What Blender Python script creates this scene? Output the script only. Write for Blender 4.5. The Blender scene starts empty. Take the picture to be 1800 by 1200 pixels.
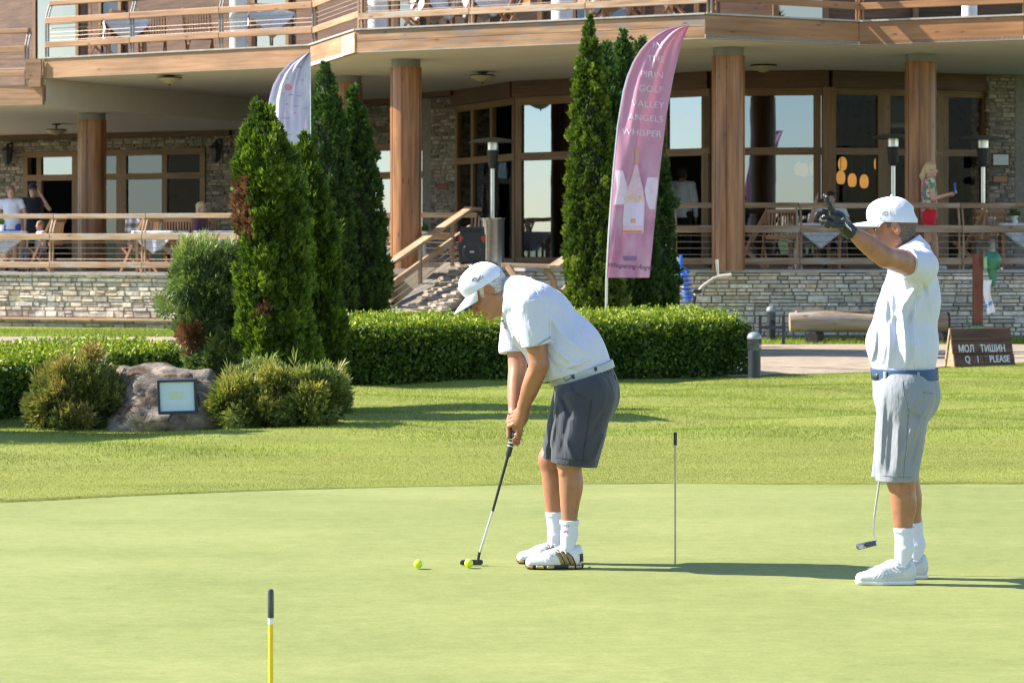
import bpy, math, random
import numpy as np
from mathutils import Vector, Matrix, noise as mnoise
from mathutils.bvhtree import BVHTree

random.seed(7)
rng = np.random.default_rng(7)
SC = bpy.context.scene
COL = SC.collection
R = math.radians

# ---------------------------------------------------------------- camera, sky, sun, exposure
FPX, HC, HY = 4500.0, 1.56, 425.0        # focal length in photo pixels, eye height, horizon row
cam_d = bpy.data.cameras.new('camera')
cam = bpy.data.objects.new('camera', cam_d)
COL.objects.link(cam)
cam.location = (0, 0, HC)
cam.rotation_euler = (R(90), 0, 0)
cam_d.sensor_width = 36.0
cam_d.lens = 36.0 * FPX / 1800.0
cam_d.shift_y = -(600 - HY) / 1800.0
cam_d.clip_start = 0.5
cam_d.clip_end = 5000
cam_d.dof.use_dof = True
cam_d.dof.focus_distance = 12.1
cam_d.dof.aperture_fstop = 9.0
SC.camera = cam

SUN_EL, SUN_AZ_BACK = R(38), R(9)
to_sun = Vector((-math.cos(SUN_AZ_BACK) * math.cos(SUN_EL), math.sin(SUN_AZ_BACK) * math.cos(SUN_EL), math.sin(SUN_EL)))
world = bpy.data.worlds.new("World")
SC.world = world
world.use_nodes = True
wn = world.node_tree
for n in list(wn.nodes):
    wn.nodes.remove(n)
sky = wn.nodes.new('ShaderNodeTexSky')
sky.sky_type = 'NISHITA'
sky.sun_disc = False
sky.sun_elevation = SUN_EL
sky.sun_rotation = math.atan2(to_sun.x, to_sun.y)
sky.air_density = 1.0
sky.dust_density = 0.15
sky.ozone_density = 1.4
bg = wn.nodes.new('ShaderNodeBackground')
bg.inputs['Strength'].default_value = 0.115
wo = wn.nodes.new('ShaderNodeOutputWorld')
wn.links.new(sky.outputs[0], bg.inputs['Color'])
wn.links.new(bg.outputs[0], wo.inputs['Surface'])

sun_d = bpy.data.lights.new('sun', 'SUN')
sun_d.energy = 5.0
sun_d.angle = R(0.55)
sun_d.color = (1.0, 0.92, 0.80)
sun = bpy.data.objects.new('sun', sun_d)
COL.objects.link(sun)
sun.rotation_euler = (-to_sun).to_track_quat('-Z', 'Y').to_euler()
sun.location = (-20, 10, 30)

SC.view_settings.view_transform = 'Standard'
SC.view_settings.look = 'None'
SC.view_settings.exposure = 1.36
SC.view_settings.gamma = 1.0
SC.render.engine = 'CYCLES'
SC.cycles.max_bounces = 8
SC.cycles.transparent_max_bounces = 12
SC.cycles.use_denoising = True
SC.cycles.filter_width = 1.1
SC.cycles.sample_clamp_indirect = 6
# ---------------------------------------------------------------- helpers
def P(px, py, D):
    """point seen at photo pixel (px, py) and standing D metres away"""
    return Vector(((px - 900) / FPX * D, D, HC - (py - HY) / FPX * D))

def wpos(o):
    v = Vector((0, 0, 0))
    while o is not None:
        v = v + o.location
        o = o.parent
    return v

def thing(name, label, cat, loc=(0, 0, 0), group=None):
    o = bpy.data.objects.new(name, None)
    COL.objects.link(o)
    o.location = loc
    o.empty_display_size = .1
    tag(o, label, cat, group)
    return o

def tag(o, label=None, cat=None, group=None, kind=None):
    if label: o['label'] = label
    if cat: o['category'] = cat
    if group: o['group'] = group
    if kind: o['kind'] = kind
    return o

def mesh_obj(name, V, F, mat, parent=None, smooth=False, attrs=None, local=False):
    me = bpy.data.meshes.new(name)
    V = np.asarray(V, dtype=np.float64).reshape(-1, 3)
    if parent is not None and not local:
        V = V - np.array(wpos(parent))
    if isinstance(F, np.ndarray):
        nf, k = F.shape
        me.vertices.add(len(V))
        me.vertices.foreach_set('co', V.astype(np.float32).ravel())
        me.loops.add(nf * k)
        me.loops.foreach_set('vertex_index', F.astype(np.int32).ravel())
        me.polygons.add(nf)
        me.polygons.foreach_set('loop_start', np.arange(0, nf * k, k, dtype=np.int32))
        me.update(calc_edges=True)
    else:
        me.from_pydata([tuple(v) for v in V], [], F)
        me.update()
    if smooth:
        me.polygons.foreach_set('use_smooth', np.ones(len(me.polygons), dtype=bool))
    if attrs:
        for an, av in attrs.items():
            av = np.asarray(av, dtype=np.float32)
            if av.ndim == 1:
                a = me.attributes.new(an, 'FLOAT', 'POINT'); a.data.foreach_set('value', av)
            else:
                a = me.attributes.new(an, 'FLOAT_VECTOR', 'POINT'); a.data.foreach_set('vector', av.ravel())
    mats = mat if isinstance(mat, (list, tuple)) else [mat]
    for m in mats:
        me.materials.append(m)
    o = bpy.data.objects.new(name, me)
    COL.objects.link(o)
    if parent is not None:
        o.parent = parent
    return o

def structure(o):
    o['kind'] = 'structure'
    return o

def copy_tree(o, parent=None):
    c = o.copy()
    COL.objects.link(c)
    if parent is not None:
        c.parent = parent
    for ch in [k for k in bpy.data.objects if k.parent == o]:
        copy_tree(ch, c)
    return c

class MB:
    """collects shapes into one mesh; gc = grain coordinate (along the piece, across, across)"""
    def __init__(s):
        s.V, s.F, s.G, s.MI = [], [], [], []
        s.mi = 0
    def add(s, V, F, G=None):
        b = len(s.V)
        s.V += [tuple(v) for v in V]
        s.F += [tuple(i + b for i in f) for f in F]
        s.MI += [s.mi] * len(F)
        off = (random.uniform(0, 50), random.uniform(0, 50), random.uniform(0, 50))
        if G is None: G = V
        s.G += [(g[0] + off[0], g[1] + off[1], g[2] + off[2]) for g in G]
        return s
    def box(s, c, size, rot=None, along=0):
        c = Vector(c); hx, hy, hz = size[0] / 2, size[1] / 2, size[2] / 2
        L = [Vector((x, y, z)) for x in (-hx, hx) for y in (-hy, hy) for z in (-hz, hz)]
        V = [c + ((rot @ l) if rot is not None else l) for l in L]
        o = [along] + [i for i in range(3) if i != along]
        G = [(l[o[0]], l[o[1]], l[o[2]]) for l in L]
        F = [(0, 1, 3, 2), (4, 6, 7, 5), (0, 4, 5, 1), (2, 3, 7, 6), (0, 2, 6, 4), (1, 5, 7, 3)]
        return s.add(V, F, G)
    def beam(s, a, b, w, h, up=(0, 0, 1)):
        """box from a to b, w across horizontally, h along 'up'"""
        a, b = Vector(a), Vector(b)
        d = (b - a); L = d.length; d.normalize()
        u = Vector(up); x = d.cross(u)
        if x.length < 1e-4: x = d.cross(Vector((0, 1, 0)))
        x.normalize(); u = x.cross(d).normalized()
        rot = Matrix((d, x, u)).transposed()
        return s.box((a + b) / 2, (L, w, h), rot, 0)
    def tube(s, pts, r, n=8, caps=True):
        pts = [Vector(p) for p in pts]
        rs = r if isinstance(r, (list, tuple)) else [r] * len(pts)
        V, F, G = [], [], []
        prev = None; acc = 0.
        for i, p in enumerate(pts):
            t = (pts[min(i + 1, len(pts) - 1)] - pts[max(i - 1, 0)]).normalized()
            if prev is None:
                ref = Vector((0, 0, 1)) if abs(t.z) < .9 else Vector((1, 0, 0))
                x = t.cross(ref).normalized()
            else:
                x = (prev - t * prev.dot(t)).normalized()
            prev = x
            y = t.cross(x)
            if i: acc += (pts[i] - pts[i - 1]).length
            for k in range(n):
                a = 2 * math.pi * k / n
                V.append(p + (x * math.cos(a) + y * math.sin(a)) * rs[i])
                G.append((acc, math.cos(a) * rs[i], math.sin(a) * rs[i]))
        for i in range(len(pts) - 1):
            for k in range(n):
                F.append((i * n + k, i * n + (k + 1) % n, (i + 1) * n + (k + 1) % n, (i + 1) * n + k))
        if caps:
            F.append(tuple(range(n - 1, -1, -1)))
            F.append(tuple((len(pts) - 1) * n + k for k in range(n)))
        return s.add(V, F, G)
    def lathe(s, prof, c, n=20, axis='z'):
        """prof = [(radius, height)] around a vertical axis through c"""
        c = Vector(c); V, F, G = [], [], []
        for r, h in prof:
            for k in range(n):
                a = 2 * math.pi * k / n
                V.append(c + Vector((r * math.cos(a), r * math.sin(a), h)))
                G.append((h, r * math.cos(a), r * math.sin(a)))
        for i in range(len(prof) - 1):
            for k in range(n):
                F.append((i * n + k, i * n + (k + 1) % n, (i + 1) * n + (k + 1) % n, (i + 1) * n + k))
        F.append(tuple(range(n - 1, -1, -1)))
        F.append(tuple((len(prof) - 1) * n + k for k in range(n)))
        return s.add(V, F, G)
    def prism(s, poly, d):
        """poly: list of 3D points, extruded by vector d"""
        n = len(poly); d = Vector(d)
        V = [Vector(p) for p in poly] + [Vector(p) + d for p in poly]
        F = [tuple(range(n - 1, -1, -1)), tuple(range(n, 2 * n))]
        F += [(i, (i + 1) % n, n + (i + 1) % n, n + i) for i in range(n)]
        return s.add(V, F)
    def quad(s, *p):
        return s.add(p, [tuple(range(len(p)))])
    def build(s, name, mat, parent=None, smooth=False, bevel=0, local=False):
        o = mesh_obj(name, s.V, s.F, mat, parent, smooth, {'gc': s.G}, local)
        if any(s.MI):
            o.data.polygons.foreach_set('material_index', np.array(s.MI, dtype=np.int32))
        # consistent outward normals
        import bmesh
        bm = bmesh.new(); bm.from_mesh(o.data)
        bmesh.ops.recalc_face_normals(bm, faces=bm.faces)
        bm.to_mesh(o.data); bm.free()
        if smooth:
            o.data.polygons.foreach_set('use_smooth', np.ones(len(o.data.polygons), dtype=bool))
            md = o.modifiers.new('es', 'EDGE_SPLIT'); md.split_angle = R(40)
        if bevel:
            md = o.modifiers.new('bv', 'BEVEL'); md.width = bevel; md.segments = 2; md.limit_method = 'ANGLE'
        return o

# ---- materials
def nodes_of(m):
    m.use_nodes = True
    nt = m.node_tree
    return nt, nt.nodes, nt.links

def new_mat(name):
    m = bpy.data.materials.new(name)
    nt, N, L = nodes_of(m)
    return m, N, L, N['Principled BSDF']

def ramp(N, stops):
    r = N.new('ShaderNodeValToRGB')
    e = r.color_ramp.elements
    while len(e) < len(stops): e.new(.5)
    for i, (p, c) in enumerate(stops):
        e[i].position = p
        e[i].color = (c[0], c[1], c[2], 1)
    return r

def tex_noise(N, L, vec, scale, detail=4, rough=.55):
    n = N.new('ShaderNodeTexNoise')
    n.inputs['Scale'].default_value = scale
    n.inputs['Detail'].default_value = detail
    n.inputs['Roughness'].default_value = rough
    if vec is not None: L.new(vec, n.inputs['Vector'])
    return n

def mapping(N, L, vec, scale=(1, 1, 1), rot=(0, 0, 0)):
    n = N.new('ShaderNodeMapping')
    n.inputs['Scale'].default_value = scale
    n.inputs['Rotation'].default_value = rot
    L.new(vec, n.inputs['Vector'])
    return n.outputs[0]

def attr(N, name):
    a = N.new('ShaderNodeAttribute'); a.attribute_name = name
    return a

def bump(N, L, height, strength, dist, bsdf):
    b = N.new('ShaderNodeBump')
    b.inputs['Strength'].default_value = strength
    b.inputs['Distance'].default_value = dist
    L.new(height, b.inputs['Height'])
    L.new(b.outputs[0], bsdf.inputs['Normal'])
    return b

def M(name, col, rough=.6, var=.12, scale=15, bmp=0., bscale=60, metal=0., spec=.5, detail=4, bdist=.01):
    """plain procedural material: the colour, gently mottled by noise, with an optional bump"""
    m, N, L, B = new_mat(name)
    tc = N.new('ShaderNodeTexCoord')
    n = tex_noise(N, L, tc.outputs['Object'], scale, detail)
    lo = [c * (1 - var) for c in col]; hi = [min(1, c * (1 + var)) for c in col]
    r = ramp(N, [(.3, lo), (.7, hi)])
    L.new(n.outputs['Fac'], r.inputs[0]); L.new(r.outputs[0], B.inputs['Base Color'])
    B.inputs['Roughness'].default_value = rough
    B.inputs['Metallic'].default_value = metal
    B.inputs['Specular IOR Level'].default_value = spec
    if bmp:
        n2 = tex_noise(N, L, tc.outputs['Object'], bscale, 3)
        bump(N, L, n2.outputs['Fac'], bmp, bdist, B)
    return m

def wood(name, dark, mid, light, rough=.55, spec=.4, grain=(1.2, 22, 22), bmp=.25, weather=None):
    m, N, L, B = new_mat(name)
    a = attr(N, 'gc')
    v = mapping(N, L, a.outputs['Vector'], grain)
    n = tex_noise(N, L, v, 1.0, 6, .6)
    r = ramp(N, [(.28, dark), (.5, mid), (.74, light)])
    L.new(n.outputs['Fac'], r.inputs[0])
    v2 = mapping(N, L, a.outputs['Vector'], (.7, 2.5, 2.5))
    n2 = tex_noise(N, L, v2, 1.0, 3)
    mx = N.new('ShaderNodeMix'); mx.data_type = 'RGBA'; mx.blend_type = 'MULTIPLY'
    r2 = ramp(N, [(.3, (.72, .70, .68)), (.6, (1.12, 1.1, 1.08))])
    L.new(n2.outputs['Fac'], r2.inputs[0])
    mx.inputs[0].default_value = 1
    L.new(r.outputs[0], mx.inputs[6]); L.new(r2.outputs[0], mx.inputs[7])
    out = mx.outputs[2]
    if weather:
        v3 = mapping(N, L, a.outputs['Vector'], (1.6, 9, 9))
        n3 = tex_noise(N, L, v3, 1.0, 5, .65)
        r3 = ramp(N, [(.50, (0, 0, 0)), (.62, (1, 1, 1))])
        L.new(n3.outputs['Fac'], r3.inputs[0])
        m2 = N.new('ShaderNodeMix'); m2.data_type = 'RGBA'
        L.new(r3.outputs[0], m2.inputs[0]); L.new(out, m2.inputs[6])
        m2.inputs[7].default_value = (*weather, 1)
        out = m2.outputs[2]
    # knots
    v4 = mapping(N, L, a.outputs['Vector'], (2.2, 7, 7))
    vo = N.new('ShaderNodeTexVoronoi'); vo.inputs['Scale'].default_value = 1.0
    L.new(v4, vo.inputs['Vector'])
    r4 = ramp(N, [(.05, (.25, .2, .16)), (.14, (1, 1, 1))])
    L.new(vo.outputs['Distance'], r4.inputs[0])
    m4 = N.new('ShaderNodeMix'); m4.data_type = 'RGBA'; m4.blend_type = 'MULTIPLY'; m4.inputs[0].default_value = .8
    L.new(out, m4.inputs[6]); L.new(r4.outputs[0], m4.inputs[7])
    L.new(m4.outputs[2], B.inputs['Base Color'])
    B.inputs['Roughness'].default_value = rough
    B.inputs['Specular IOR Level'].default_value = spec
    if bmp: bump(N, L, n.outputs['Fac'], bmp, .01, B)
    return m

def island_mat(name, stops, rough=.8, var_scale=18, bmp=.4, bscale=40, trans=None, mult=.25, spec=.3, stretch=None):
    """every loose piece (stone, leaf, blade) of the mesh takes its own colour from the ramp"""
    m, N, L, B = new_mat(name)
    g = N.new('ShaderNodeNewGeometry')
    r = ramp(N, stops)
    L.new(g.outputs['Random Per Island'], r.inputs[0])
    out = r.outputs[0]
    tc = N.new('ShaderNodeTexCoord')
    if mult:
        n = tex_noise(N, L, mapping(N, L, tc.outputs['Object'], stretch) if stretch else tc.outputs['Object'], var_scale, 4, .6)
        r2 = ramp(N, [(.3, (1 - mult,) * 3), (.7, (1 + mult,) * 3)])
        L.new(n.outputs['Fac'], r2.inputs[0])
        mx = N.new('ShaderNodeMix'); mx.data_type = 'RGBA'; mx.blend_type = 'MULTIPLY'; mx.inputs[0].default_value = 1
        L.new(out, mx.inputs[6]); L.new(r2.outputs[0], mx.inputs[7])
        out = mx.outputs[2]
    L.new(out, B.inputs['Base Color'])
    B.inputs['Roughness'].default_value = rough
    B.inputs['Specular IOR Level'].default_value = spec
    if bmp:
        n2 = tex_noise(N, L, tc.outputs['Object'], bscale, 4)
        bump(N, L, n2.outputs['Fac'], bmp, .01, B)
    if trans:
        t = N.new('ShaderNodeBsdfTranslucent')
        mm = N.new('ShaderNodeMix'); mm.data_type = 'RGBA'; mm.blend_type = 'MULTIPLY'; mm.inputs[0].default_value = 1
        L.new(out, mm.inputs[6]); mm.inputs[7].default_value = (*trans[1], 1)
        L.new(mm.outputs[2], t.inputs['Color'])
        ms = N.new('ShaderNodeMixShader'); ms.inputs[0].default_value = trans[0]
        L.new(B.outputs[0], ms.inputs[1]); L.new(t.outputs[0], ms.inputs[2])
        L.new(ms.outputs[0], N['Material Output'].inputs['Surface'])
    return m

def glass_mat(name, refl, tint=(.5, .5, .5), rcol=(.9, .95, 1.0)):
    m, N, L, B = new_mat(name)
    N.remove(B)
    g = N.new('ShaderNodeBsdfGlossy'); g.inputs['Roughness'].default_value = .015
    g.inputs['Color'].default_value = (*rcol, 1)
    t = N.new('ShaderNodeBsdfTransparent'); t.inputs['Color'].default_value = (*tint, 1)
    tc = N.new('ShaderNodeTexCoord')
    n = tex_noise(N, L, tc.outputs['Object'], 1.3, 2)
    b = N.new('ShaderNodeBump'); b.inputs['Strength'].default_value = .02; b.inputs['Distance'].default_value = .05
    L.new(n.outputs['Fac'], b.inputs['Height']); L.new(b.outputs[0], g.inputs['Normal'])
    ms = N.new('ShaderNodeMixShader'); ms.inputs[0].default_value = refl
    L.new(t.outputs[0], ms.inputs[1]); L.new(g.outputs[0], ms.inputs[2])
    L.new(ms.outputs[0], N['Material Output'].inputs['Surface'])
    return m

def emit_mat(name, col, strength):
    m, N, L, B = new_mat(name)
    B.inputs['Base Color'].default_value = (*col, 1)
    B.inputs['Emission Color'].default_value = (*col, 1)
    B.inputs['Emission Strength'].default_value = strength
    tc = N.new('ShaderNodeTexCoord')
    n = tex_noise(N, L, tc.outputs['Object'], 9, 3)
    r = ramp(N, [(.3, [c * .8 for c in col]), (.7, col)])
    L.new(n.outputs['Fac'], r.inputs[0]); L.new(r.outputs[0], B.inputs['Base Color'])
    return m

def text_geo(s, size, align='CENTER', extrude=0., offset=0., shear=0.):
    c = bpy.data.curves.new('txt', 'FONT')
    c.body = s; c.size = size; c.align_x = align; c.align_y = 'CENTER'
    c.extrude = extrude; c.offset = offset; c.shear = shear; c.resolution_u = 4
    o = bpy.data.objects.new('txt', c); COL.objects.link(o)
    dg = bpy.context.evaluated_depsgraph_get()
    me = bpy.data.meshes.new_from_object(o.evaluated_get(dg))
    V = [v.co.copy() for v in me.vertices]; F = [tuple(p.vertices) for p in me.polygons]
    bpy.data.objects.remove(o); bpy.data.curves.remove(c); bpy.data.meshes.remove(me)
    return V, F

def plane_frame(o, x, y):
    """maps text/plan (u, v, w) onto a plane at o with axes x, y"""
    o, x, y = Vector(o), Vector(x).normalized(), Vector(y).normalized()
    z = x.cross(y)
    return lambda v: o + x * v[0] + y * v[1] + z * v[2]

def fbm(p, sc, oct=3):
    return mnoise.fractal(Vector(p) * sc, 1.0, 2.0, oct)
# ---------------------------------------------------------------- ground, lawn, green, path
def interp(xs, ys, x):
    return np.interp(x, xs, ys)
GB_X = [-12, -8, -5, -3.07, -2.1, -1.08, 0, 1.1, 3.3, 6, 9, 12]
GB_Y = [7.0, 11.5, 14.2, 15.36, 15.81, 16.18, 16.40, 16.5, 16.52, 16.4, 15.8, 14.5]
RB_X = [-12, -5, -3.45, -2.4, -1.27, 0, 1.38, 3.9, 7, 12]
RB_Y = [13.5, 16.2, 17.25, 18.0, 18.97, 19.6, 20.0, 19.7, 19.3, 18.0]

def green_edge(x):
    return interp(GB_X, GB_Y, x) + .02 * np.sin(x * 2.3) + .012 * np.sin(x * 7.1)
def rough_edge(x):
    return interp(RB_X, RB_Y, x) + .10 * np.sin(x * 1.9 + 1) + .05 * np.sin(x * 5.3)
def smooth(t):
    t = np.clip(t, 0, 1); return t * t * (3 - 2 * t)
def lawn_z(x, y):
    dg = y - green_edge(x)
    dr = y - rough_edge(x)
    z = np.where(dg < 0, -.05, .013 * smooth(dg / .03) + .0)
    roll = .014 * np.sin(.9 * x + 1.7 * y) + .014 * np.sin(2.3 * x - 2.9 * y + 1) + .012 * np.sin(4.9 * y + .7 * x) + .016 * np.sin(1.1 * y - 1.4 * x + 2)
    rise = .022 * smooth(dr / .35) + .012 * smooth((dr - .3) / 1.6)
    z = z + rise + roll * smooth(dr / 1.5) * smooth((36 - y) / 6)
    return z

grass_stops = [(0, (.105, .16, .022)), (.35, (.178, .240, .034)), (.7, (.255, .305, .052)), (1, (.37, .375, .10))]
def lawn_mat(name, c1, c2, c3, bscale, bstr):
    m, N, L, B = new_mat(name)
    tc = N.new('ShaderNodeTexCoord'); o = tc.outputs['Object']
    n1 = tex_noise(N, L, mapping(N, L, o, (.55, 1.3, 1)), 1.2, 5, .6)
    n2 = tex_noise(N, L, mapping(N, L, o, (1, 1.6, 1)), bscale, 5, .75)
    mx = N.new('ShaderNodeMath'); mx.operation = 'MULTIPLY_ADD'
    L.new(n1.outputs['Fac'], mx.inputs[0]); mx.inputs[1].default_value = .55
    ml = N.new('ShaderNodeMath'); ml.operation = 'MULTIPLY'; ml.inputs[1].default_value = .45
    L.new(n2.outputs['Fac'], ml.inputs[0]); L.new(ml.outputs[0], mx.inputs[2])
    r = ramp(N, [(.36, c1), (.5, c2), (.64, c3)])
    L.new(mx.outputs[0], r.inputs[0]); L.new(r.outputs[0], B.inputs['Base Color'])
    B.inputs['Roughness'].default_value = .75
    B.inputs['Specular IOR Level'].default_value = .25
    bump(N, L, n2.outputs['Fac'], bstr, .012, B)
    return m
def green_mat():
    m, N, L, B = new_mat('putting green turf')
    tc = N.new('ShaderNodeTexCoord'); o = tc.outputs['Object']
    big = tex_noise(N, L, mapping(N, L, o, (.5, .9, 1)), 1.1, 5, .6)
    mid = tex_noise(N, L, mapping(N, L, o, (1, 1.4, 1)), 9, 5, .7)
    fine = tex_noise(N, L, o, 55, 8, .92)
    def mad(a, k, b):
        n = N.new('ShaderNodeMath'); n.operation = 'MULTIPLY_ADD'; L.new(a, n.inputs[0]); n.inputs[1].default_value = k
        if isinstance(b, float): n.inputs[2].default_value = b
        else: L.new(b, n.inputs[2])
        return n.outputs[0]
    f = mad(big.outputs['Fac'], .40, mad(mid.outputs['Fac'], .35, mad(fine.outputs['Fac'], .75, -.25)))
    r = ramp(N, [(.30, (.13, .160, .044)), (.45, (.195, .222, .068)), (.56, (.240, .262, .088)), (.72, (.31, .318, .125))])
    L.new(f, r.inputs[0]); L.new(r.outputs[0], B.inputs['Base Color'])
    B.inputs['Roughness'].default_value = .8; B.inputs['Specular IOR Level'].default_value = .2
    bump(N, L, fine.outputs['Fac'], .22, .006, B)
    return m
m_green = green_mat()
m_lawn = lawn_mat('lawn turf', (.18, .20, .035), (.23, .25, .048), (.285, .295, .065), 60, .8)
m_ground = lawn_mat('meadow', (.09, .13, .03), (.12, .17, .04), (.15, .19, .05), 20, .6)

S = 2500.
structure(mesh_obj('ground', [(-S, -S, -.09), (S, -S, -.09), (S, S, -.09), (-S, S, -.09)], [(0, 1, 2, 3)], m_ground))

def grid_mesh(name, xs, ys, zf, mat):
    X, Y = np.meshgrid(xs, ys)
    Z = zf(X, Y)
    V = np.stack([X, Y, Z], -1).reshape(-1, 3)
    nx, ny = len(xs), len(ys)
    i = np.arange((ny - 1) * (nx - 1)); r, c = i // (nx - 1), i % (nx - 1)
    a = r * nx + c
    F = np.stack([a, a + 1, a + nx + 1, a + nx], -1)
    return structure(mesh_obj(name, V, F, mat, smooth=True))
ys_l = np.concatenate([np.arange(11, 15, .1), np.arange(15, 17.2, .012), np.arange(17.2, 30, .06), np.arange(30, 46, .3)])
grid_mesh('lawn', np.arange(-13, 13.01, .08), ys_l, lawn_z, m_lawn)
# putting green: sheet up to its cut edge
xs = np.arange(-12, 12.01, .08)
ts = np.linspace(0, 1, 120) ** .8
X = np.repeat(xs[None], len(ts), 0)
Y = 2.0 + (green_edge(xs)[None] - 2.0) * ts[:, None]
Z = .004 * np.sin(.8 * X + .5 * Y)
V = np.stack([X, Y, Z], -1).reshape(-1, 3)
nx, ny = len(xs), len(ts)
i = np.arange((ny - 1) * (nx - 1)); r_, c_ = i // (nx - 1), i % (nx - 1); a_ = r_ * nx + c_
structure(mesh_obj('putting_green', V, np.stack([a_, a_ + 1, a_ + nx + 1, a_ + nx], -1), m_green, smooth=True))

def scatter(d0, d1, per_m2, keep, xmax=.2, margin=1.8):
    area = (d1 - d0) * (2 * (xmax * (d0 + d1) / 2 + margin))
    n = int(area * per_m2)
    y = rng.uniform(d0, d1, n)
    w = xmax * d1 + margin
    x = rng.uniform(-w, w, int(n * w / (xmax * (d0 + d1) / 2 + margin)))
    y = rng.uniform(d0, d1, len(x))
    k = (np.abs(x) < xmax * y + margin) & keep(x, y)
    return x[k], y[k]

def blades(name, x, y, z, h, w, lean, mat, label, cat):
    n = len(x)
    az = rng.uniform(0, 2 * np.pi, n); hh = h * rng.uniform(.45, 1.25, n)
    bx, by = np.cos(az) * w / 2, np.sin(az) * w / 2
    la = rng.uniform(0, 2 * np.pi, n); ll = hh * np.abs(rng.normal(0, lean, n))
    A = np.stack([x - bx, y - by, z], -1); Bq = np.stack([x + bx, y + by, z], -1)
    T = np.stack([x + np.cos(la) * ll, y + np.sin(la) * ll, z + hh], -1)
    V = np.stack([A, Bq, T], 1).reshape(-1, 3)
    F = np.arange(3 * n).reshape(-1, 3)
    o = mesh_obj(name, V, F, mat)
    tag(o, label, cat, kind='stuff')
    return o
m_blade = island_mat('grass blades', grass_stops, .6, mult=.34, var_scale=1.1, bmp=0, stretch=(.45, 1.5, 1), trans=(.38, (1.0, 1.15, .55)))
m_fringe = island_mat('fringe blades', [(0, (.155, .18, .036)), (.4, (.245, .265, .058)), (.75, (.315, .325, .085)), (1, (.41, .39, .14))], .6, mult=.25, var_scale=1.1, bmp=0, stretch=(.45, 1.5, 1), trans=(.38, (1.0, 1.12, .6)))
x, y = scatter(14.6, 20.2, 6500, lambda x, y: (y > green_edge(x) + .005) & (y < rough_edge(x) + .02))
blades('fringe_grass', x, y, lawn_z(x, y), .007, .004, .9, m_fringe, 'short cut fringe grass round the putting green', 'grass')

PN_X = [-16, -2.5, 1.5, 2.6, 4.16, 5.3, 6.4, 9, 16]
PN_Y = [29.5, 29.6, 29.4, 28.9, 30.2, 31.2, 31.7, 32.5, 33]
PF_X = [-16, -2.0, 1.0, 16]
PF_Y = [40.8, 40.4, 37.6, 37.6]
x, y = scatter(17, 33, 3000, lambda x, y: (y > rough_edge(x)) & (y < interp(PN_X, PN_Y, x) + .02 * np.sin(x * 9)))
den = .5 + .5 * np.sin(1.3 * x + 2.1 * y) * np.sin(.7 * y - 1.1 * x + 2)
hh = .012 + .013 * den
blades('lawn_grass', x, y, lawn_z(x, y) - .003, hh, .006, .85, m_blade, 'longer bright green lawn grass before the hedges', 'grass')
x, y = scatter(37.4, 40.4, 900, lambda x, y: (y > interp(PF_X, PF_Y, x)) & (x > 1))
blades('verge_grass', x, y, lawn_z(x, y), .06, .012, .6, m_blade, 'strip of grass along the foot of the stone terrace wall', 'grass')
x, y = scatter(40.6, 44, 700, lambda x, y: (y > interp(PF_X, PF_Y, x)) & (x < -4))
blades('verge_grass', x, y, lawn_z(x, y), .06, .012, .6, m_blade, 'strip of grass below the far stone wall and bench ledge', 'grass')

# path of worn pavers
m_path, N, L, B = new_mat('worn clay pavers')
tc = N.new('ShaderNodeTexCoord')
br = N.new('ShaderNodeTexBrick'); br.inputs['Scale'].default_value = 5.0
br.inputs['Mortar Size'].default_value = .025; br.inputs['Bias'].default_value = 0
br.inputs['Color1'].default_value = (.30, .23, .165, 1); br.inputs['Color2'].default_value = (.38, .30, .22, 1)
br.inputs['Mortar'].default_value = (.27, .23, .18, 1)
L.new(tc.outputs['Object'], br.inputs['Vector'])
n = tex_noise(N, L, tc.outputs['Object'], 3.5, 6, .7)
r = ramp(N, [(.3, (.72, .72, .72)), (.7, (1.2, 1.18, 1.15))]); L.new(n.outputs['Fac'], r.inputs[0])
mx = N.new('ShaderNodeMix'); mx.data_type = 'RGBA'; mx.blend_type = 'MULTIPLY'; mx.inputs[0].default_value = 1
L.new(br.outputs['Color'], mx.inputs[6]); L.new(r.outputs[0], mx.inputs[7]); L.new(mx.outputs[2], B.inputs['Base Color'])
B.inputs['Roughness'].default_value = .85
bump(N, L, br.outputs['Fac'], -.4, .01, B)
xs = np.arange(-16, 16.01, .25)
yn, yf = interp(PN_X, PN_Y, xs) + .03 * np.sin(xs * 6), interp(PF_X, PF_Y, xs)
ts = np.linspace(0, 1, 40)
X = np.repeat(xs[None], 40, 0); Y = yn[None] + (yf - yn)[None] * ts[:, None]
Z = lawn_z(X, Y) + .012
nx, ny = len(xs), 40
i = np.arange((ny - 1) * (nx - 1)); r_, c_ = i // (nx - 1), i % (nx - 1); a_ = r_ * nx + c_
structure(mesh_obj('path', np.stack([X, Y, Z], -1).reshape(-1, 3), np.stack([a_, a_ + 1, a_ + nx + 1, a_ + nx], -1), m_path))
ZL = float(lawn_z(np.array([0.]), np.array([34.]))[0])     # level of the ground beyond the lawn
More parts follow.
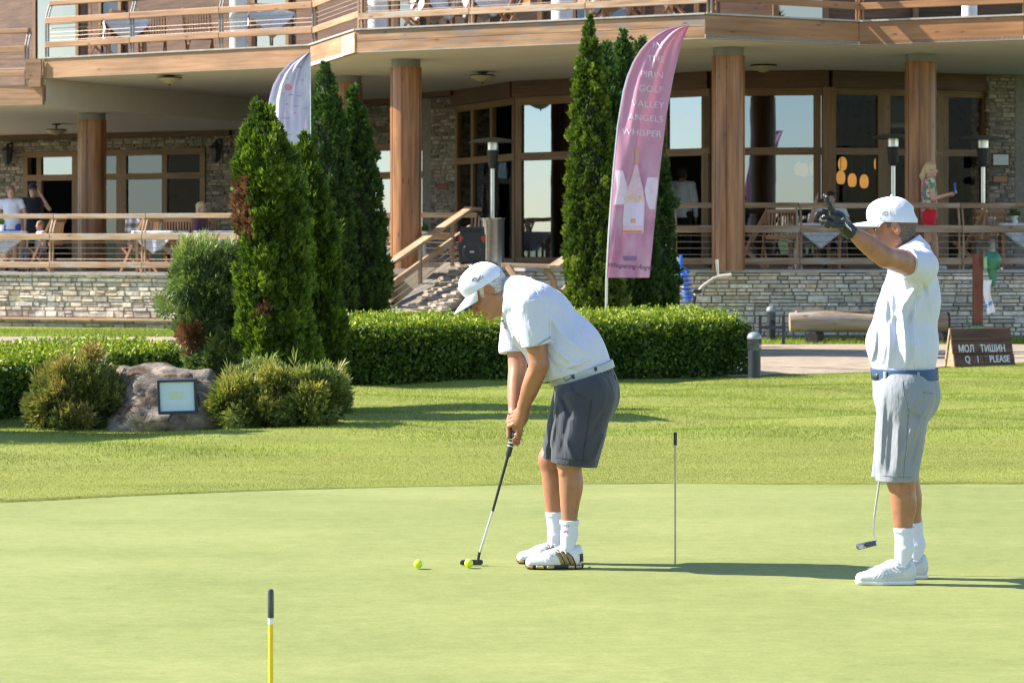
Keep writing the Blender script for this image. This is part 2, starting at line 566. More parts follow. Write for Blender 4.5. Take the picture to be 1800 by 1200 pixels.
# ---------------------------------------------------------------- clubhouse, terrace walls, railings
w_col = wood('varnished column wood', (.13, .046, .015), (.245, .098, .034), (.37, .18, .075), rough=.38, spec=.5, grain=(.9, 16, 16))
w_rail = wood('weathered rail wood', (.25, .15, .085), (.42, .27, .16), (.55, .39, .26), rough=.7, grain=(1.6, 26, 26), weather=(.40, .36, .31))
w_rail_grey = wood('grey rail wood', (.16, .095, .055), (.27, .175, .11), (.38, .27, .185), rough=.75, grain=(1.6, 26, 26), weather=(.30, .255, .21))
w_fascia = wood('pine fascia boards', (.24, .125, .06), (.35, .195, .105), (.43, .265, .155), rough=.6, grain=(.8, 18, 18))
w_fasc_w = wood('weathered fascia boards', (.19, .095, .045), (.33, .19, .10), (.44, .28, .16), rough=.75, grain=(.8, 14, 14), weather=(.20, .17, .145))
w_fasc_o = wood('oiled fascia boards', (.21, .09, .033), (.30, .14, .056), (.37, .19, .085), rough=.5, grain=(.8, 16, 16))
w_frame = wood('window frame wood', (.11, .056, .022), (.165, .088, .036), (.22, .13, .058), rough=.5, grain=(1, 30, 30))
w_beam = wood('dark stained beam', (.05, .02, .01), (.085, .036, .016), (.12, .055, .025), rough=.5)
w_panel = wood('brown panel wood', (.055, .025, .013), (.10, .048, .025), (.15, .08, .042), rough=.6)
m_plaster = M('soffit plaster', (.56, .52, .46), .85, .05, 2.5, .15, 30)
m_cap = M('capital grey metal', (.17, .175, .17), .5, .1, 10)
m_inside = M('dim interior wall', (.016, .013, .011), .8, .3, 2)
m_wire = M('steel cable', (.40, .30, .24), .45, .1, 20, metal=.3)
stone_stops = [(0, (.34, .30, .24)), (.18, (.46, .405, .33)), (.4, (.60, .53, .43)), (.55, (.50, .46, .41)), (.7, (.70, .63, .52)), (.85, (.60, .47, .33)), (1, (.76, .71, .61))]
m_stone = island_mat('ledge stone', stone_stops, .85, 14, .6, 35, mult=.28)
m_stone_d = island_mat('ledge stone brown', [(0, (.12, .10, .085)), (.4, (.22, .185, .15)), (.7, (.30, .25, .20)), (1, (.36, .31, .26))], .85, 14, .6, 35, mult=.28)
m_mortar = M('grey brown mortar', (.20, .18, .155), .9, .2, 12)  # grey-brown joints between the stones
m_coping = M('stone coping', (.36, .34, .31), .8, .18, 6, .5, 40)
m_paving = M('terrace paving', (.24, .20, .165), .75, .15, 3, .3, 20)
g_sky = glass_mat('reflective window glass', .40, (.22, .22, .22), (.46, .56, .70))
g_mid = glass_mat('half reflective window glass', .13, (.45, .45, .45), (.44, .55, .70))
g_dark = glass_mat('clear window glass', .006, (.75, .74, .72))

def masonry(mb, a, b, z0, z1, hrow=(.05, .135), lrow=(.14, .42), depth=.02, ztop=None):
    """dry ledge stones on the camera side of the wall from a to b (plan points); ztop(t) may slope"""
    a, b = Vector((a[0], a[1], 0)), Vector((b[0], b[1], 0))
    d = b - a; L = d.length; d.normalize()
    n = Vector((d.y, -d.x, 0))
    if n.y > 0: n = -n
    top = ztop or (lambda t: z1)
    mb.mi = 1
    A, Bq = a - n * .006, b - n * .006
    mb.prism([(A.x, A.y, z0), (Bq.x, Bq.y, z0), (Bq.x, Bq.y, top(1) - .004), (A.x, A.y, top(0) - .004)], -n * .28)
    mb.mi = 0
    z = z0
    while z < max(top(0), top(1)) - .02:
        h = random.uniform(*hrow)
        s = -random.uniform(0, .1)
        while s < L:
            l = random.uniform(*lrow) * (.7 + h * 5)
            hh = h
            s0, s1 = max(s, 0), min(s + l, L)
            zt = min(top(s0 / L), top(s1 / L))
            if z + .02 < zt and s1 - s0 > .03:
                # now and then two thin stones fill one course
                lay = [(z, min(z + hh, zt))]
                if hh > .085 and random.random() < .35:
                    m_ = z + hh * random.uniform(.4, .6); lay = [(z, m_), (m_, min(z + hh, zt))]
                for zz0, zz1 in lay:
                    g = .004
                    p = random.uniform(.0, depth) * 1.3
                    j = lambda k=.008: random.uniform(-k, k)
                    o = [(s0 + g, zz0 + g), (s1 - g, zz0 + g), (s1 - g, zz1 - g), (s0 + g, zz1 - g)]
                    e = .010
                    f = [(s0 + g + e + abs(j()), zz0 + g + e * .7), (s1 - g - e - abs(j()), zz0 + g + e * .7 + abs(j(.004))), (s1 - g - e, zz1 - g - e * .7 - abs(j(.004))), (s0 + g + e, zz1 - g - e * .7)]
                    V = [a + d * u + n * (-.004) + Vector((0, 0, v)) for u, v in o] + [a + d * u + n * (p + .008 + j(.004)) + Vector((0, 0, v)) for u, v in f]
                    mb.add(V, [(4, 5, 6, 7), (0, 1, 5, 4), (1, 2, 6, 5), (2, 3, 7, 6), (3, 0, 4, 7)])
            s += l
        z += h
    mb.mi = 0

def X(px, D): return (px - 900) / FPX * D

ZT, ZTL = 1.12, 1.01                        # terrace floor levels
# --- terrace retaining walls
tw = thing('stone_wall', 'grey ledge stone terrace wall behind the log and the quiet sign', 'wall', (6, 40, 0))
mb = MB(); masonry(mb, (X(1165, 40), 40), (12, 40), ZL - .1, ZT - .045, hrow=(.05, .12), lrow=(.10, .34), depth=.035); mb.build('stonework', [m_stone, m_mortar], tw)
mb = MB()
xx = X(1165, 40)
while xx < 12:
    l = random.uniform(.7, 1.2); mb.beam((xx + .004, 40.12, ZT - .018), (min(xx + l, 12), 40.12, ZT - .018), .34, .045); xx += l
mb.build('coping', m_coping, tw)
LW0, LW1 = (-12.5, 47.4), (X(690, 43.6), 43.6)
tl = thing('stone_wall', 'sunlit pale ledge stone terrace wall beyond the low hedge and round the trees', 'wall', (-6, 45.5, 0))
mb = MB(); masonry(mb, LW0, LW1, ZL + .16, ZTL - .05, hrow=(.045, .115), lrow=(.09, .28), depth=.035); mb.build('stonework', [m_stone, m_mortar], tl)
d_ = (Vector(LW1) - Vector(LW0)).normalized(); n_ = Vector((d_.y, -d_.x))
def lw(t, off): return Vector(LW0).lerp(Vector(LW1), t) + n_ * off
mb = MB(); masonry(mb, tuple(lw(0, .16)), tuple(lw(1, .16)), ZL - .05, ZL + .11); mb.build('plinth', [m_stone, m_mortar], tl)
mb = MB()
for k in range(8):
    a, b = lw(k / 8 + .0005, -.1), lw((k + 1) / 8 - .0005, -.1)
    mb.beam((a.x, a.y, ZTL - .022), (b.x, b.y, ZTL - .022), .36, .05)
mb.build('coping', m_coping, tl)
lb = thing('ledge_bench', 'long weathered plank ledge at the foot of the sunlit stone wall', 'bench', (-9, 46, ZL + .12))
for k in range(4):
    a, b = lw(k / 6 + .001, .2), lw((k + 1) / 6 - .001, .2)
    MB().beam((a.x, a.y, ZL + .135), (b.x, b.y, ZL + .135), .34, .035).build('plank', w_rail, lb)
tm = thing('stone_wall', 'low ledge stone wall between the steps and the tall conifers', 'wall', (1, 42.5, 0))
mb = MB(); masonry(mb, (X(880, 42.6), 42.6), (X(1168, 40.4), 40.4), ZL - .1, ZT - .05); mb.build('stonework', [m_stone, m_mortar], tm)
mb = MB(); a, b = Vector((X(880, 42.6), 42.72, ZT - .02)), Vector((X(1168, 40.4), 40.5, ZT - .02)); mb.beam(a, b, .34, .05); mb.build('coping', m_coping, tm)

# terrace floors
def slab(name, poly, z1, z0, mat, parent=None):
    mb = MB(); mb.prism([(p[0], p[1], z0) for p in poly], (0, 0, z1 - z0))
    return mb.build(name, mat, parent)
structure(slab('terrace', [(-16, 48.6), lw(0, -.3), lw(1, -.3), (X(690, 44), 62), (-16, 62)], ZTL, ZL - .1, m_paving))
structure(slab('terrace', [(X(690, 44) + .004, 43.8), (X(880, 43), 42.95), (X(1168, 40.8), 40.75), (12, 40.3), (12, 60), (X(690, 44) + .004, 60)], ZT, ZL - .1, m_paving))

# --- steps with flanking wall
st = thing('stone_steps', 'stone steps with rubble flank rising to the terrace below the party loudspeaker', 'steps', (-1, 41, 0))
mb = MB()
for k in range(6):
    z1 = ZT - .17 * (k + 1); y1 = 42.9 - .34 * k
    mb.box((X(840, 42), y1 - .17 + .6, (z1 + ZL - .1) / 2), (1.5, 1.6, z1 - ZL + .1))
mb.build('tread', m_coping, st)
fl0, fl1 = Vector((X(812, 43.4), 43.2)), Vector((X(690, 38.6), 38.6))
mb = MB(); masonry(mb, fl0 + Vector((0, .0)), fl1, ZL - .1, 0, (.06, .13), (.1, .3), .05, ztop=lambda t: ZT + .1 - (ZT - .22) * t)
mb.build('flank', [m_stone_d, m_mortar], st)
mb = MB()
d = (fl1 - fl0); nn = Vector((d.y, -d.x)).normalized();
if nn.x < 0: nn = -nn
for k in range(26):
    for q in range(4):
        t = (k + random.uniform(.1, .9)) / 26; w_ = (q + random.uniform(.2, .8)) / 4 * .62
        p = fl0 + d * t + nn * w_
        z = ZT + .1 - (ZT - .22) * t
        r0 = random.uniform(.09, .14)
        prof = [(r0 * .9, -.08), (r0 * 1.15, -.02), (r0 * .95, .022), (r0 * .4, .032)]
        mb.lathe(prof, (p.x, p.y, z + random.uniform(-.02, .02)), 7)
o = mb.build('flank_top', island_mat('sunlit tan rubble', [(0, (.20, .16, .12)), (.5, (.30, .245, .19)), (1, (.38, .32, .25))], .85, 14, .6, 35, mult=.3), st)

# --- clubhouse body
club = thing('clubhouse', 'timber and stone clubhouse with a deep deck on round wooden columns', 'building', (0, 46, 0))
ZC, ZC2, HF = 4.56, 4.07, .38
f = [(-8.617, 47.0), (-3.455, 43.8), (-2.484, 40.65), (2.857, 37.8), (5.30, 39.1), (7.6, 38.0), (11.0, 36.6)]
mats = [w_fascia, w_fascia, w_fasc_w, w_fasc_o, w_fasc_o, w_fasc_o]
def inset(a, b, off):
    d = (Vector(b) - Vector(a)).normalized(); n = Vector((d.y, -d.x)); n = n if n.y < 0 else -n
    return Vector(a) + n * off, Vector(b) + n * off
for k in range(len(f) - 1):
    a, b = f[k], f[k + 1]
    d = (Vector(b) - Vector(a)).normalized()
    rows = 2 if k == 2 else 1
    for q in range(rows):
        h = (HF - .03) / rows
        aa, bb = inset(a, b, -.04)
        e = .02 if k in (0, 3) else .0
        MB().beam((aa.x, aa.y, ZC + h * (q + .5)), (bb.x - d.x * .003, bb.y - d.y * .003, ZC + h * (q + .5)), .08, h - .004 * (rows - 1)).build('fascia_board', mats[k], club, bevel=.006)
    aa, bb = inset(a, b, -.03)
    MB().beam((aa.x, aa.y, ZC + HF - .013), (bb.x, bb.y, ZC + HF - .013), .12, .026).build('drip_edge', m_coping, club)
# lighter board end at the inner corner, sunlight painted into its colour
a, b = Vector(f[1]), Vector(f[2]); p0, p1 = a.lerp(b, .74), b
q0, q1 = inset(p0, p1, .012)
MB().beam((q0.x, q0.y, ZC + .16), (q1.x, q1.y, ZC + .16), .02, .31).build('board_end', wood('pale sunlit pine board', (.50, .32, .17), (.6, .42, .25), (.66, .48, .30)), club)
# lower fascia on the far side
fl = [(-15.5, 49.6), (-8.617, 46.98)]
aa, bb = inset(*fl, -.04)
MB().beam((aa.x, aa.y, ZC2 + .19), (bb.x, bb.y, ZC2 + .19), .08, .37).build('fascia_board', w_fascia, club)
MB().beam((-8.93, 47.02, ZC + .17), (-8.62, 46.93, ZC + .17), .06, .37).build('fascia_board', w_fascia, club)
MB().beam((-8.86, 47.02, ZC2 + .41), (-8.62, 46.93, ZC2 + .41), .09, .16).build('fascia_board', w_fascia, club)
# soffits and deck
slab('soffit', [f[0], f[1], f[2], f[3], f[4], f[5], f[6], (11, 60), (-5.2, 60), (-5.5, 54)], ZC + .06, ZC + .002, m_plaster, club)
slab('soffit', [fl[0], (-8.66, 47.05), (-5.52, 54.02), (-5.22, 64), (-15.5, 64)], ZC2 + .06, ZC2 + .002, m_plaster, club)
MB().beam((-8.64, 47.06, (ZC + ZC2) / 2 + .03), (-5.51, 54.01, (ZC + ZC2) / 2 + .03), .06, ZC - ZC2 + .05).build('soffit_step', m_plaster, club)
MB().beam((-5.51, 54.01, (ZC + ZC2) / 2 + .03), (-5.21, 60.01, (ZC + ZC2) / 2 + .03), .06, ZC - ZC2 + .05).build('soffit_step', m_plaster, club)
slab('deck', [inset(f[0], f[1], -.1)[0], inset(f[0], f[1], -.1)[1], inset(f[2], f[3], -.1)[0], inset(f[2], f[3], -.1)[1], f[4], inset(f[5], f[6], -.1)[0], inset(f[5], f[6], -.1)[1], (11, 56), (-8.6, 60)], ZC + HF - .03, ZC + .07, w_panel, club)
slab('deck', [inset(*fl, -.1)[0], inset(*fl, -.1)[1], (-8.62, 64), (-15.5, 64)], ZC2 + .36, ZC2 + .07, w_panel, club)

# columns
def column(px, D, zt, r, z0):
    x = X(px, D)
    mb = MB(); mb.lathe([(r * 1.0, z0), (r, z0 + .02), (r, zt - .13)], (x, D, 0), 28)
    c = mb.build('column', w_col, club, smooth=True)
    MB().lathe([(r * .93, zt - .135), (r * .93, zt + .02)], (x, D, 0), 28).build('capital', m_cap, c, smooth=True)
    mb = MB()
    for a in (-58, -12, 62):     # drying splits and the dark joint down the trunk
        aa = R(a - 90); mb.beam((x + math.cos(aa) * r * .992, D + math.sin(aa) * r * .992, z0), (x + math.cos(aa) * r * .992, D + math.sin(aa) * r * .992, zt - .14), .007, .014, (math.cos(aa), math.sin(aa), 0))
    mb.build('split', w_beam, c)
column(713.5, 42.2, ZC, .26, ZT)
column(1280.5, 39.6, ZC, .255, ZT)
column(1618, 40.95, ZC, .25, ZT)
column(612, 46.4, ZC, .26, ZTL)
column(162, 50.0, ZC2, .275, ZTL)

# back walls: windows in timber frames
def window(p0, p1, z0, z1, cols, rows, fw, glass, fd=.09, name='window', omit=()):
    """cols: fractions of the mullion centres incl. 0 and 1; rows: heights of transoms incl. z0 and z1"""
    a, b = Vector((p0[0], p0[1], 0)), Vector((p1[0], p1[1], 0))
    d = (b - a); L = d.length; d.normalize(); n = Vector((d.y, -d.x, 0)); n = n if n.y < 0 else -n
    mb = MB()
    for c in cols:
        p = a + d * min(max(c * L, fw / 2), L - fw / 2)
        mb.beam(p + Vector((0, 0, z0)), p + Vector((0, 0, z1)), fw, fd, n)
    for r_ in rows:
        z = min(max(r_, z0 + fw / 2), z1 - fw / 2)
        mb.beam(a + n * .003 + Vector((0, 0, z)), b + n * .003 + Vector((0, 0, z)), fd, fw)
    fr = mb.build(name, w_frame, club)
    k = 0
    for i in range(len(cols) - 1):
        for j in range(len(rows) - 1):
            g = glass[k] if isinstance(glass, list) else glass
            k += 1
            if g is None: continue
            q0, q1 = a + d * L * cols[i], a + d * L * cols[i + 1]
            t = random.uniform(-.004, .004)
            V = [q0 + Vector((0, 0, rows[j])), q1 + Vector((0, 0, rows[j])), q1 + n * t + Vector((0, 0, rows[j + 1])), q0 + n * t + Vector((0, 0, rows[j + 1]))]
            mesh_obj('pane', V, [(0, 1, 2, 3)], g, fr)
    return fr
def wall_m(p0, p1, z0, z1, mat=None, parts='wall', **k):
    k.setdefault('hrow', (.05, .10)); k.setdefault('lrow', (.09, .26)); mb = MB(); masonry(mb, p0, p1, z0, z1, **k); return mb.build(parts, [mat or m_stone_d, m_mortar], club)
def beam_m(p0, p1, z0, z1, w=.14, mat=None, off=0.):
    a, b = inset(p0, p1, off); return MB().beam((a.x, a.y, (z0 + z1) / 2), (b.x, b.y, (z0 + z1) / 2), w, z1 - z0).build('beam', mat or w_beam, club)
def lerp2(a, b, t): return (a[0] + (b[0] - a[0]) * t, a[1] + (b[1] - a[1]) * t)
A_, B_ = (-12.14, 60.7), (-6.28, 57.6)
def onAB(px):   # point of wall A-B seen at column px
    t0, t1 = 0., 1.
    for _ in range(40):
        t = (t0 + t1) / 2; p = lerp2(A_, B_, t)
        if 900 + p[0] / p[1] * FPX < px: t0 = t
        else: t1 = t
    return p
zt2, ztr, zfl = 3.68, 3.06, ZTL
wall_m((-15.5, 62.4), onAB(42), zfl, zt2)
wall_m((-15.5, 62.4), B_, zt2, ZC2 - .12)
beam_m((-15.5, 62.3), B_, ZC2 - .12, ZC2, off=.1)
window(onAB(42), onAB(137), zfl, zt2, [0, .3, 1], [zfl, ztr, zt2], .14, [None, None, None, g_sky])
window(onAB(137), onAB(215), zfl, zt2, [0, .55, 1], [zfl, ztr, zt2], .14, g_mid)
window(onAB(215), onAB(362), zfl, zt2, [0, .52, 1], [zfl, ztr, zt2], .14, [g_mid, g_mid, g_dark, g_dark])
wall_m(onAB(362), B_, zfl, zt2)
C_, E_ = (-3.18, 54.4), (-1.72, 52.9)
wall_m(B_, C_, 3.62, ZC - .13); wall_m(C_, E_, 3.62, ZC - .13)
beam_m(B_, C_, ZC - .13, ZC, off=.06); beam_m(C_, E_, ZC - .13, ZC, off=.06)
wall_m(B_, lerp2(B_, C_, .5), ZTL, 3.6)
window(lerp2(B_, C_, .5), C_, ZT, 3.62, [0, .5, 1], [ZT, 2.95, 3.62], .15, g_sky)
window(C_, E_, ZT, 3.62, [0, .5, 1], [ZT, 2.95, 3.62], .15, g_sky)
G_, H_ = (X(803, 51), 51.0), (X(908, 48), 48.0)
def pier(p0, p1, dep, z0, z1):
    p0, p1 = Vector(p0), Vector(p1)
    d = (p1 - p0).normalized(); n = Vector((d.y, -d.x)); n = n if n.y < 0 else -n
    q0, q1 = p0 - n * dep, p1 - n * dep
    mb = MB(); masonry(mb, p0, p1, z0, z1, (.05, .10), (.09, .24))
    for (u, v) in ((p0, q0), (p1, q1)):
        # side faces
        masonry(mb, u, v, z0, z1, (.05, .10), (.09, .24))
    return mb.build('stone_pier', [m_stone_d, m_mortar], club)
pier((X(758, 51.6), 51.6), (X(803, 51), 51.0), .9, ZT, ZC - .10)
beam_m((X(752, 51.7), 51.7), (X(806, 50.9), 50.9), ZC - .1, ZC, .3, off=.05)
zb, zw, zx0 = 4.26, 3.15, ZT
beam_m(G_, H_, zb, ZC, .18, off=.05)
window(G_, H_, ZT, zb, [0, .30, .62, 1], [ZT, zw, zb], .13, [g_dark, g_dark, g_mid, g_dark, g_mid, g_dark])
I_, J_ = (3.516, 45.2), (5.56, 44.9)
beam_m(H_, I_, zb, ZC, .18, off=.05); beam_m(I_, J_, zb, ZC, .18, off=.05)
def onLine(a, b, px):
    t0, t1 = -.5, 1.5
    for _ in range(50):
        t = (t0 + t1) / 2; p = lerp2(a, b, t)
        if 900 + p[0] / p[1] * FPX < px: t0 = t
        else: t1 = t
    return p
q = [onLine(H_, I_, v) for v in (908, 1018, 1165, 1246)]
window(q[0], q[1], ZT, zb, [0, 1], [ZT, zw, zb], .15, g_sky)
window(q[1], q[2], ZT, zb, [0, .5, 1], [ZT, zw, zb], .13, g_sky)
dr = window(q[2], q[3], ZT, zb, [0, 1], [ZT, zw, zb], .13, [None, g_sky])
# open door leaf
dl = MB(); pa = Vector((*q[3], 0)); pb = pa + Vector((-.12, -.8, 0))
for z in (ZT + .05, zw - .1): dl.beam(pa + Vector((0, 0, z)), pb + Vector((0, 0, z)), .05, .1)
for p_ in (pa, pb): dl.beam(p_ + Vector((0, 0, ZT + .03)), p_ + Vector((0, 0, zw - .06)), .09, .05)
dl = dl.build('door', w_frame, club)
mesh_obj('pane', [pa + Vector((0, 0, ZT + .1)), pb + Vector((0, 0, ZT + .1)), pb + Vector((0, 0, zw - .14)), pa + Vector((0, 0, zw - .14))], [(0, 1, 2, 3)], g_dark, dl)
window(q[3], I_, ZT, zb, [0, 1], [ZT, zw, zb], .13, g_sky)
window(I_, J_, ZT, zb, [0, .12, .90, 1], [ZT, zw, zb], .13, [g_sky] * 6)
MB().beam((J_[0] - .02, J_[1] - .12, ZT), (J_[0] - .02, J_[1] - .12, zb), .22, .16).build('post', w_frame, club)
K_ = (X(1738, 46.1), 46.1)
beam_m(J_, K_, zb, ZC, .18, off=.05)
qa, qb, qc = onLine(J_, K_, 1552), onLine(J_, K_, 1655), onLine(J_, K_, 1735)
window(J_, qa, ZT, zb, [0, 1], [ZT, zw, zb], .12, g_dark)
window(qa, qb, ZT, zb, [0, 1], [ZT, zw, zb], .12, g_dark)
window(qb, qc, ZT, zb, [0, 1], [ZT, zw, zb], .12, [g_dark, g_dark])
pier((X(1738, 45.9), 45.9), (X(1784, 46.0), 46.0), .8, ZT, ZC)
wall_m((X(1784, 46.6), 46.6), (11, 47.2), ZT, ZC)
# the dim rooms behind the glass
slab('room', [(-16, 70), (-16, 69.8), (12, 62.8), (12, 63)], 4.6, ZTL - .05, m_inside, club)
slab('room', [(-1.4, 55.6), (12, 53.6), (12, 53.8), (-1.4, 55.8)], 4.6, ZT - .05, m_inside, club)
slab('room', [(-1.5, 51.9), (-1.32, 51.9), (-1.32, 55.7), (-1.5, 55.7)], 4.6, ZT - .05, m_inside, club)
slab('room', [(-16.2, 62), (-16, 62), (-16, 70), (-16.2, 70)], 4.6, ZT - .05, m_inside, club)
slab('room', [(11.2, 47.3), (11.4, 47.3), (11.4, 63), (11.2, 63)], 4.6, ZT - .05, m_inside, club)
structure(slab('terrace', [(-16, 62.005), (-1.5, 62.005), (-1.5, 70), (-16, 70)], ZTL, ZTL - .2, m_paving))
slab('soffit', [(-15.5, 64.01), (-5.2, 64.01), (11, 60.02), (11, 63), (-15.5, 70)], ZC + .06, ZC + .002, m_plaster, club)

# upper storey wall behind the deck
U = [(-15.5, 66.0), (-9.2, 56.5), (-4.5, 52.0), (-1.5, 49.0), (5.0, 46.2), (11.0, 47.0)]
for k in range(len(U) - 1):
    a, b = Vector(U[k]), Vector(U[k + 1])
    MB().beam((a.x, a.y, 6.9), (b.x, b.y, 6.9), .2, 4.0).build('upper_wall', w_panel, club)
def upper_win(px0, px1, k, z0, z1, g):
    a, b = onLine(U[k], U[k + 1], px0), onLine(U[k], U[k + 1], px1)
    a, b = inset(a, b, .16)
    window(tuple(a), tuple(b), z0, z1, [0, 1], [z0, z1], .10, g, .07)
g_up = glass_mat('upper window glass', .40, (.2, .2, .2), (.66, .62, .58))
upper_win(70, 150, 1, 5.1, 7.4, g_up); upper_win(185, 225, 1, 5.0, 7.4, g_mid); upper_win(300, 395, 2, 5.1, 7.4, g_dark); upper_win(455, 520, 2, 5.0, 7.2, g_up)
upper_win(650, 692, 3, 5.0, 7.4, g_up); upper_win(700, 745, 3, 5.0, 7.4, g_up); upper_win(860, 960, 3, 5.0, 7.4, g_dark)
upper_win(1010, 1120, 3, 5.0, 7.4, g_mid); upper_win(1180, 1235, 3, 5.0, 7.4, g_dark); upper_win(1355, 1452, 4, 5.0, 7.4, g_up); upper_win(1600, 1700, 4, 5.0, 7.4, g_dark)

# --- railings
def railing(pts, z0, label, rmat, spacing=2.0, top=1.02, mid=.64, low=.14, wires=4, bend=.13, name='deck_railing', ends=(True, True), grp=None, pmat=None, wz=None):
    a0 = Vector((pts[0][0], pts[0][1], z0))
    t = thing(name, label, 'railing', a0, grp)
    for k in range(len(pts) - 1):
        a, b = Vector((*pts[k], 0)), Vector((*pts[k + 1], 0))
        d = b - a; L = d.length; d.normalize(); n = Vector((d.y, -d.x, 0)); n = n if n.y < 0 else -n
        ns = max(1, round(L / spacing))
        for i in range(ns + 1):
            if i == ns and k < len(pts) - 2: continue
            p = a + d * (L * i / ns)
            mb = MB()
            for s in (-.03, .03):
                q = p + d * s
                mb.tube([q + Vector((0, 0, z0)), q + Vector((0, 0, z0 + .72 * top)), q - n * bend * .55 + Vector((0, 0, z0 + .87 * top)), q - n * bend + Vector((0, 0, z0 + top - .03))], .018, 6)
            mb.build('post', pmat or rmat, t)
        for (zz, hh, ww, off) in ((top - .01, .085, .11, -bend), (mid, .115, .045, .045), (low, .105, .045, .045)):
            for i in range(ns):
                A = a + d * (L * i / ns + .004) + n * off; Bq = a + d * (L * (i + 1) / ns - .004) + n * off
                dz = random.uniform(-.004, .004)
                MB().beam(A + Vector((0, 0, z0 + zz + dz)), Bq + Vector((0, 0, z0 + zz + dz)), ww, hh).build('rail', rmat, t, bevel=.008)
        for i in range(wires):
            zz = low + (mid - low) * (i + 1) / (wires + 1)
            MB().tube([a + Vector((0, 0, z0 + zz)), b + Vector((0, 0, z0 + zz))], .006, 5).build('cable', m_wire, t)
    return t
railing([(X(1185, 40.15), 40.15), (X(1405, 40.15), 40.15), (X(1690, 40.15), 40.15), (11, 40.15)], ZT, 'grey weathered timber railing with steel cables along the terrace behind the pointing golfer', w_rail_grey, 2.4)
railing([tuple(lw(.0, -.12)), tuple(lw(.40, -.12)), tuple(lw(.9, -.12)), (X(838, 43.9), 43.9)], ZTL, 'sunlit pale timber railing above the stone wall by the outdoor tables', w_rail, 2.1)
# deck railings
fi = [tuple(inset(f[0], f[1], -.12)[0]), tuple(inset(f[0], f[1], -.12)[1])]
railing(fi, ZC + HF, 'pale timber railing of the upper deck, farthest stretch on the left', w_fascia, 2.0, mid=.68, low=.24, wires=5, bend=.1, pmat=m_cap)
fi = [tuple(Vector(f[1]) + Vector((.10, .05))), tuple(Vector(f[2]) + Vector((.10, .12)))]
railing(fi, ZC + HF, 'short return of the upper deck railing at the inner corner', w_fascia, 3.0, mid=.68, low=.24, wires=5, bend=.06, pmat=w_panel)
fi = [tuple(inset(f[2], f[3], -.14)[0]), tuple(inset(f[2], f[3], -.14)[1])]
railing(fi, ZC + HF, 'weathered upper deck railing above the pink flag', w_rail, 1.9, mid=.66, low=.20, wires=5, bend=.1)
fi = [tuple(Vector(f[3]) + Vector((.14, .14))), tuple(Vector(f[4]) + Vector((0, .12)))]
railing(fi, ZC + HF, 'orange oiled deck railing in the recess right of the pink flag', w_fasc_o, 2.7, mid=.66, low=.22, wires=0, bend=.1)
fi = [tuple(Vector(f[4]) + Vector((.05, .12))), tuple(inset(f[5], f[6], -.12)[0]), tuple(inset(f[5], f[6], -.12)[1])]
railing(fi, ZC + HF, 'orange oiled deck railing at the far right of the upper deck', w_fasc_o, 2.6, mid=.66, low=.22, wires=0, bend=.1)
fi = [tuple(inset(*fl, -.12)[0]), tuple(inset(*fl, -.12)[1] - Vector((.35, 0)))]
railing(fi, ZC2 + .37, 'lower pale deck railing at the far left corner', w_fascia, 2.6, mid=.66, low=.22, wires=4, bend=.1, pmat=m_cap)

# stair railing: slanted planks down the flank, then a level stretch in front of the dark conifers
sr = thing('stair_railing', 'brown slanted stair railing climbing to the terrace beside the steps', 'railing', (X(660, 39.8), 39.8, ZL))
pT, pB = P(826, 366, 43.7), P(660, 480, 39.8)
MB().beam(pT, pB, .16, .05).build('handrail', w_rail, sr, bevel=.008)
MB().beam(pT + Vector((0, 0, -.34)), pB + Vector((0, 0, -.36)), .05, .11).build('rail', w_rail, sr, bevel=.008)
MB().beam(P(840, 368, 43.95), P(822, 366, 43.6), .14, .05).build('handrail', w_rail, sr)
for t in (.20, .55):
    q_ = pT.lerp(pB, t)
    MB().beam((q_.x, q_.y, q_.z - 1.0), (q_.x, q_.y, q_.z - .03), .07, .07).build('post', w_rail_grey, sr)
for k in range(4):
    MB().tube([pT + Vector((0, 0, -.48 - .11 * k)), pB + Vector((0, 0, -.5 - .11 * k))], .006, 5).build('cable', m_wire, sr)
pL = P(560, 473, 40.2)
MB().beam(pB, pL, .13, .06).build('rail', w_rail_grey, sr, bevel=.008)
MB().beam(pB + Vector((0, 0, -.37)), pL + Vector((0, 0, -.37)), .05, .11).build('rail', w_rail_grey, sr, bevel=.008)
mb = MB(); zb_ = pB.z
mb.tube([(pB.x, pB.y + .03, ZL - .05), (pB.x, pB.y + .03, zb_ - .34), (pB.x + .08, pB.y + .03, zb_ - .03)], .05, 6); mb.build('post', w_rail_grey, sr)
for k in range(3):
    MB().tube([pB + Vector((0, .05, -.53 - .12 * k)), pL + Vector((0, .05, -.53 - .12 * k))], .006, 5).build('cable', m_wire, sr)
# bench-like rail on the other side of the steps
br = thing('stair_railing', 'low brown rail on slanted legs right of the steps, beside the tall conifers', 'railing', (X(950, 40.6), 40.6, ZL))
MB().beam(P(884, 466, 40.6), P(985, 469, 40.3), .16, .07).build('rail', w_rail_grey, br, bevel=.01)
MB().beam(P(974, 469, 40.2), P(1008, 447, 41.2), .2, .06).build('rail', w_rail, br, bevel=.01)
MB().beam(P(985, 517, 40.4), P(1003, 498, 41.0), .05, .11).build('rail', w_rail, br, bevel=.01)
for px in (893, 957):
    mb = MB(); mb.tube([P(px, 468, 40.5), P(px + 16, 492, 40.4), P(px + 19, 545, 40.4)], .055, 6); mb.build('post', w_rail, br)
MB().beam(P(900, 512, 40.4), P(992, 520, 40.3), .05, .11).build('rail', w_rail_grey, br)
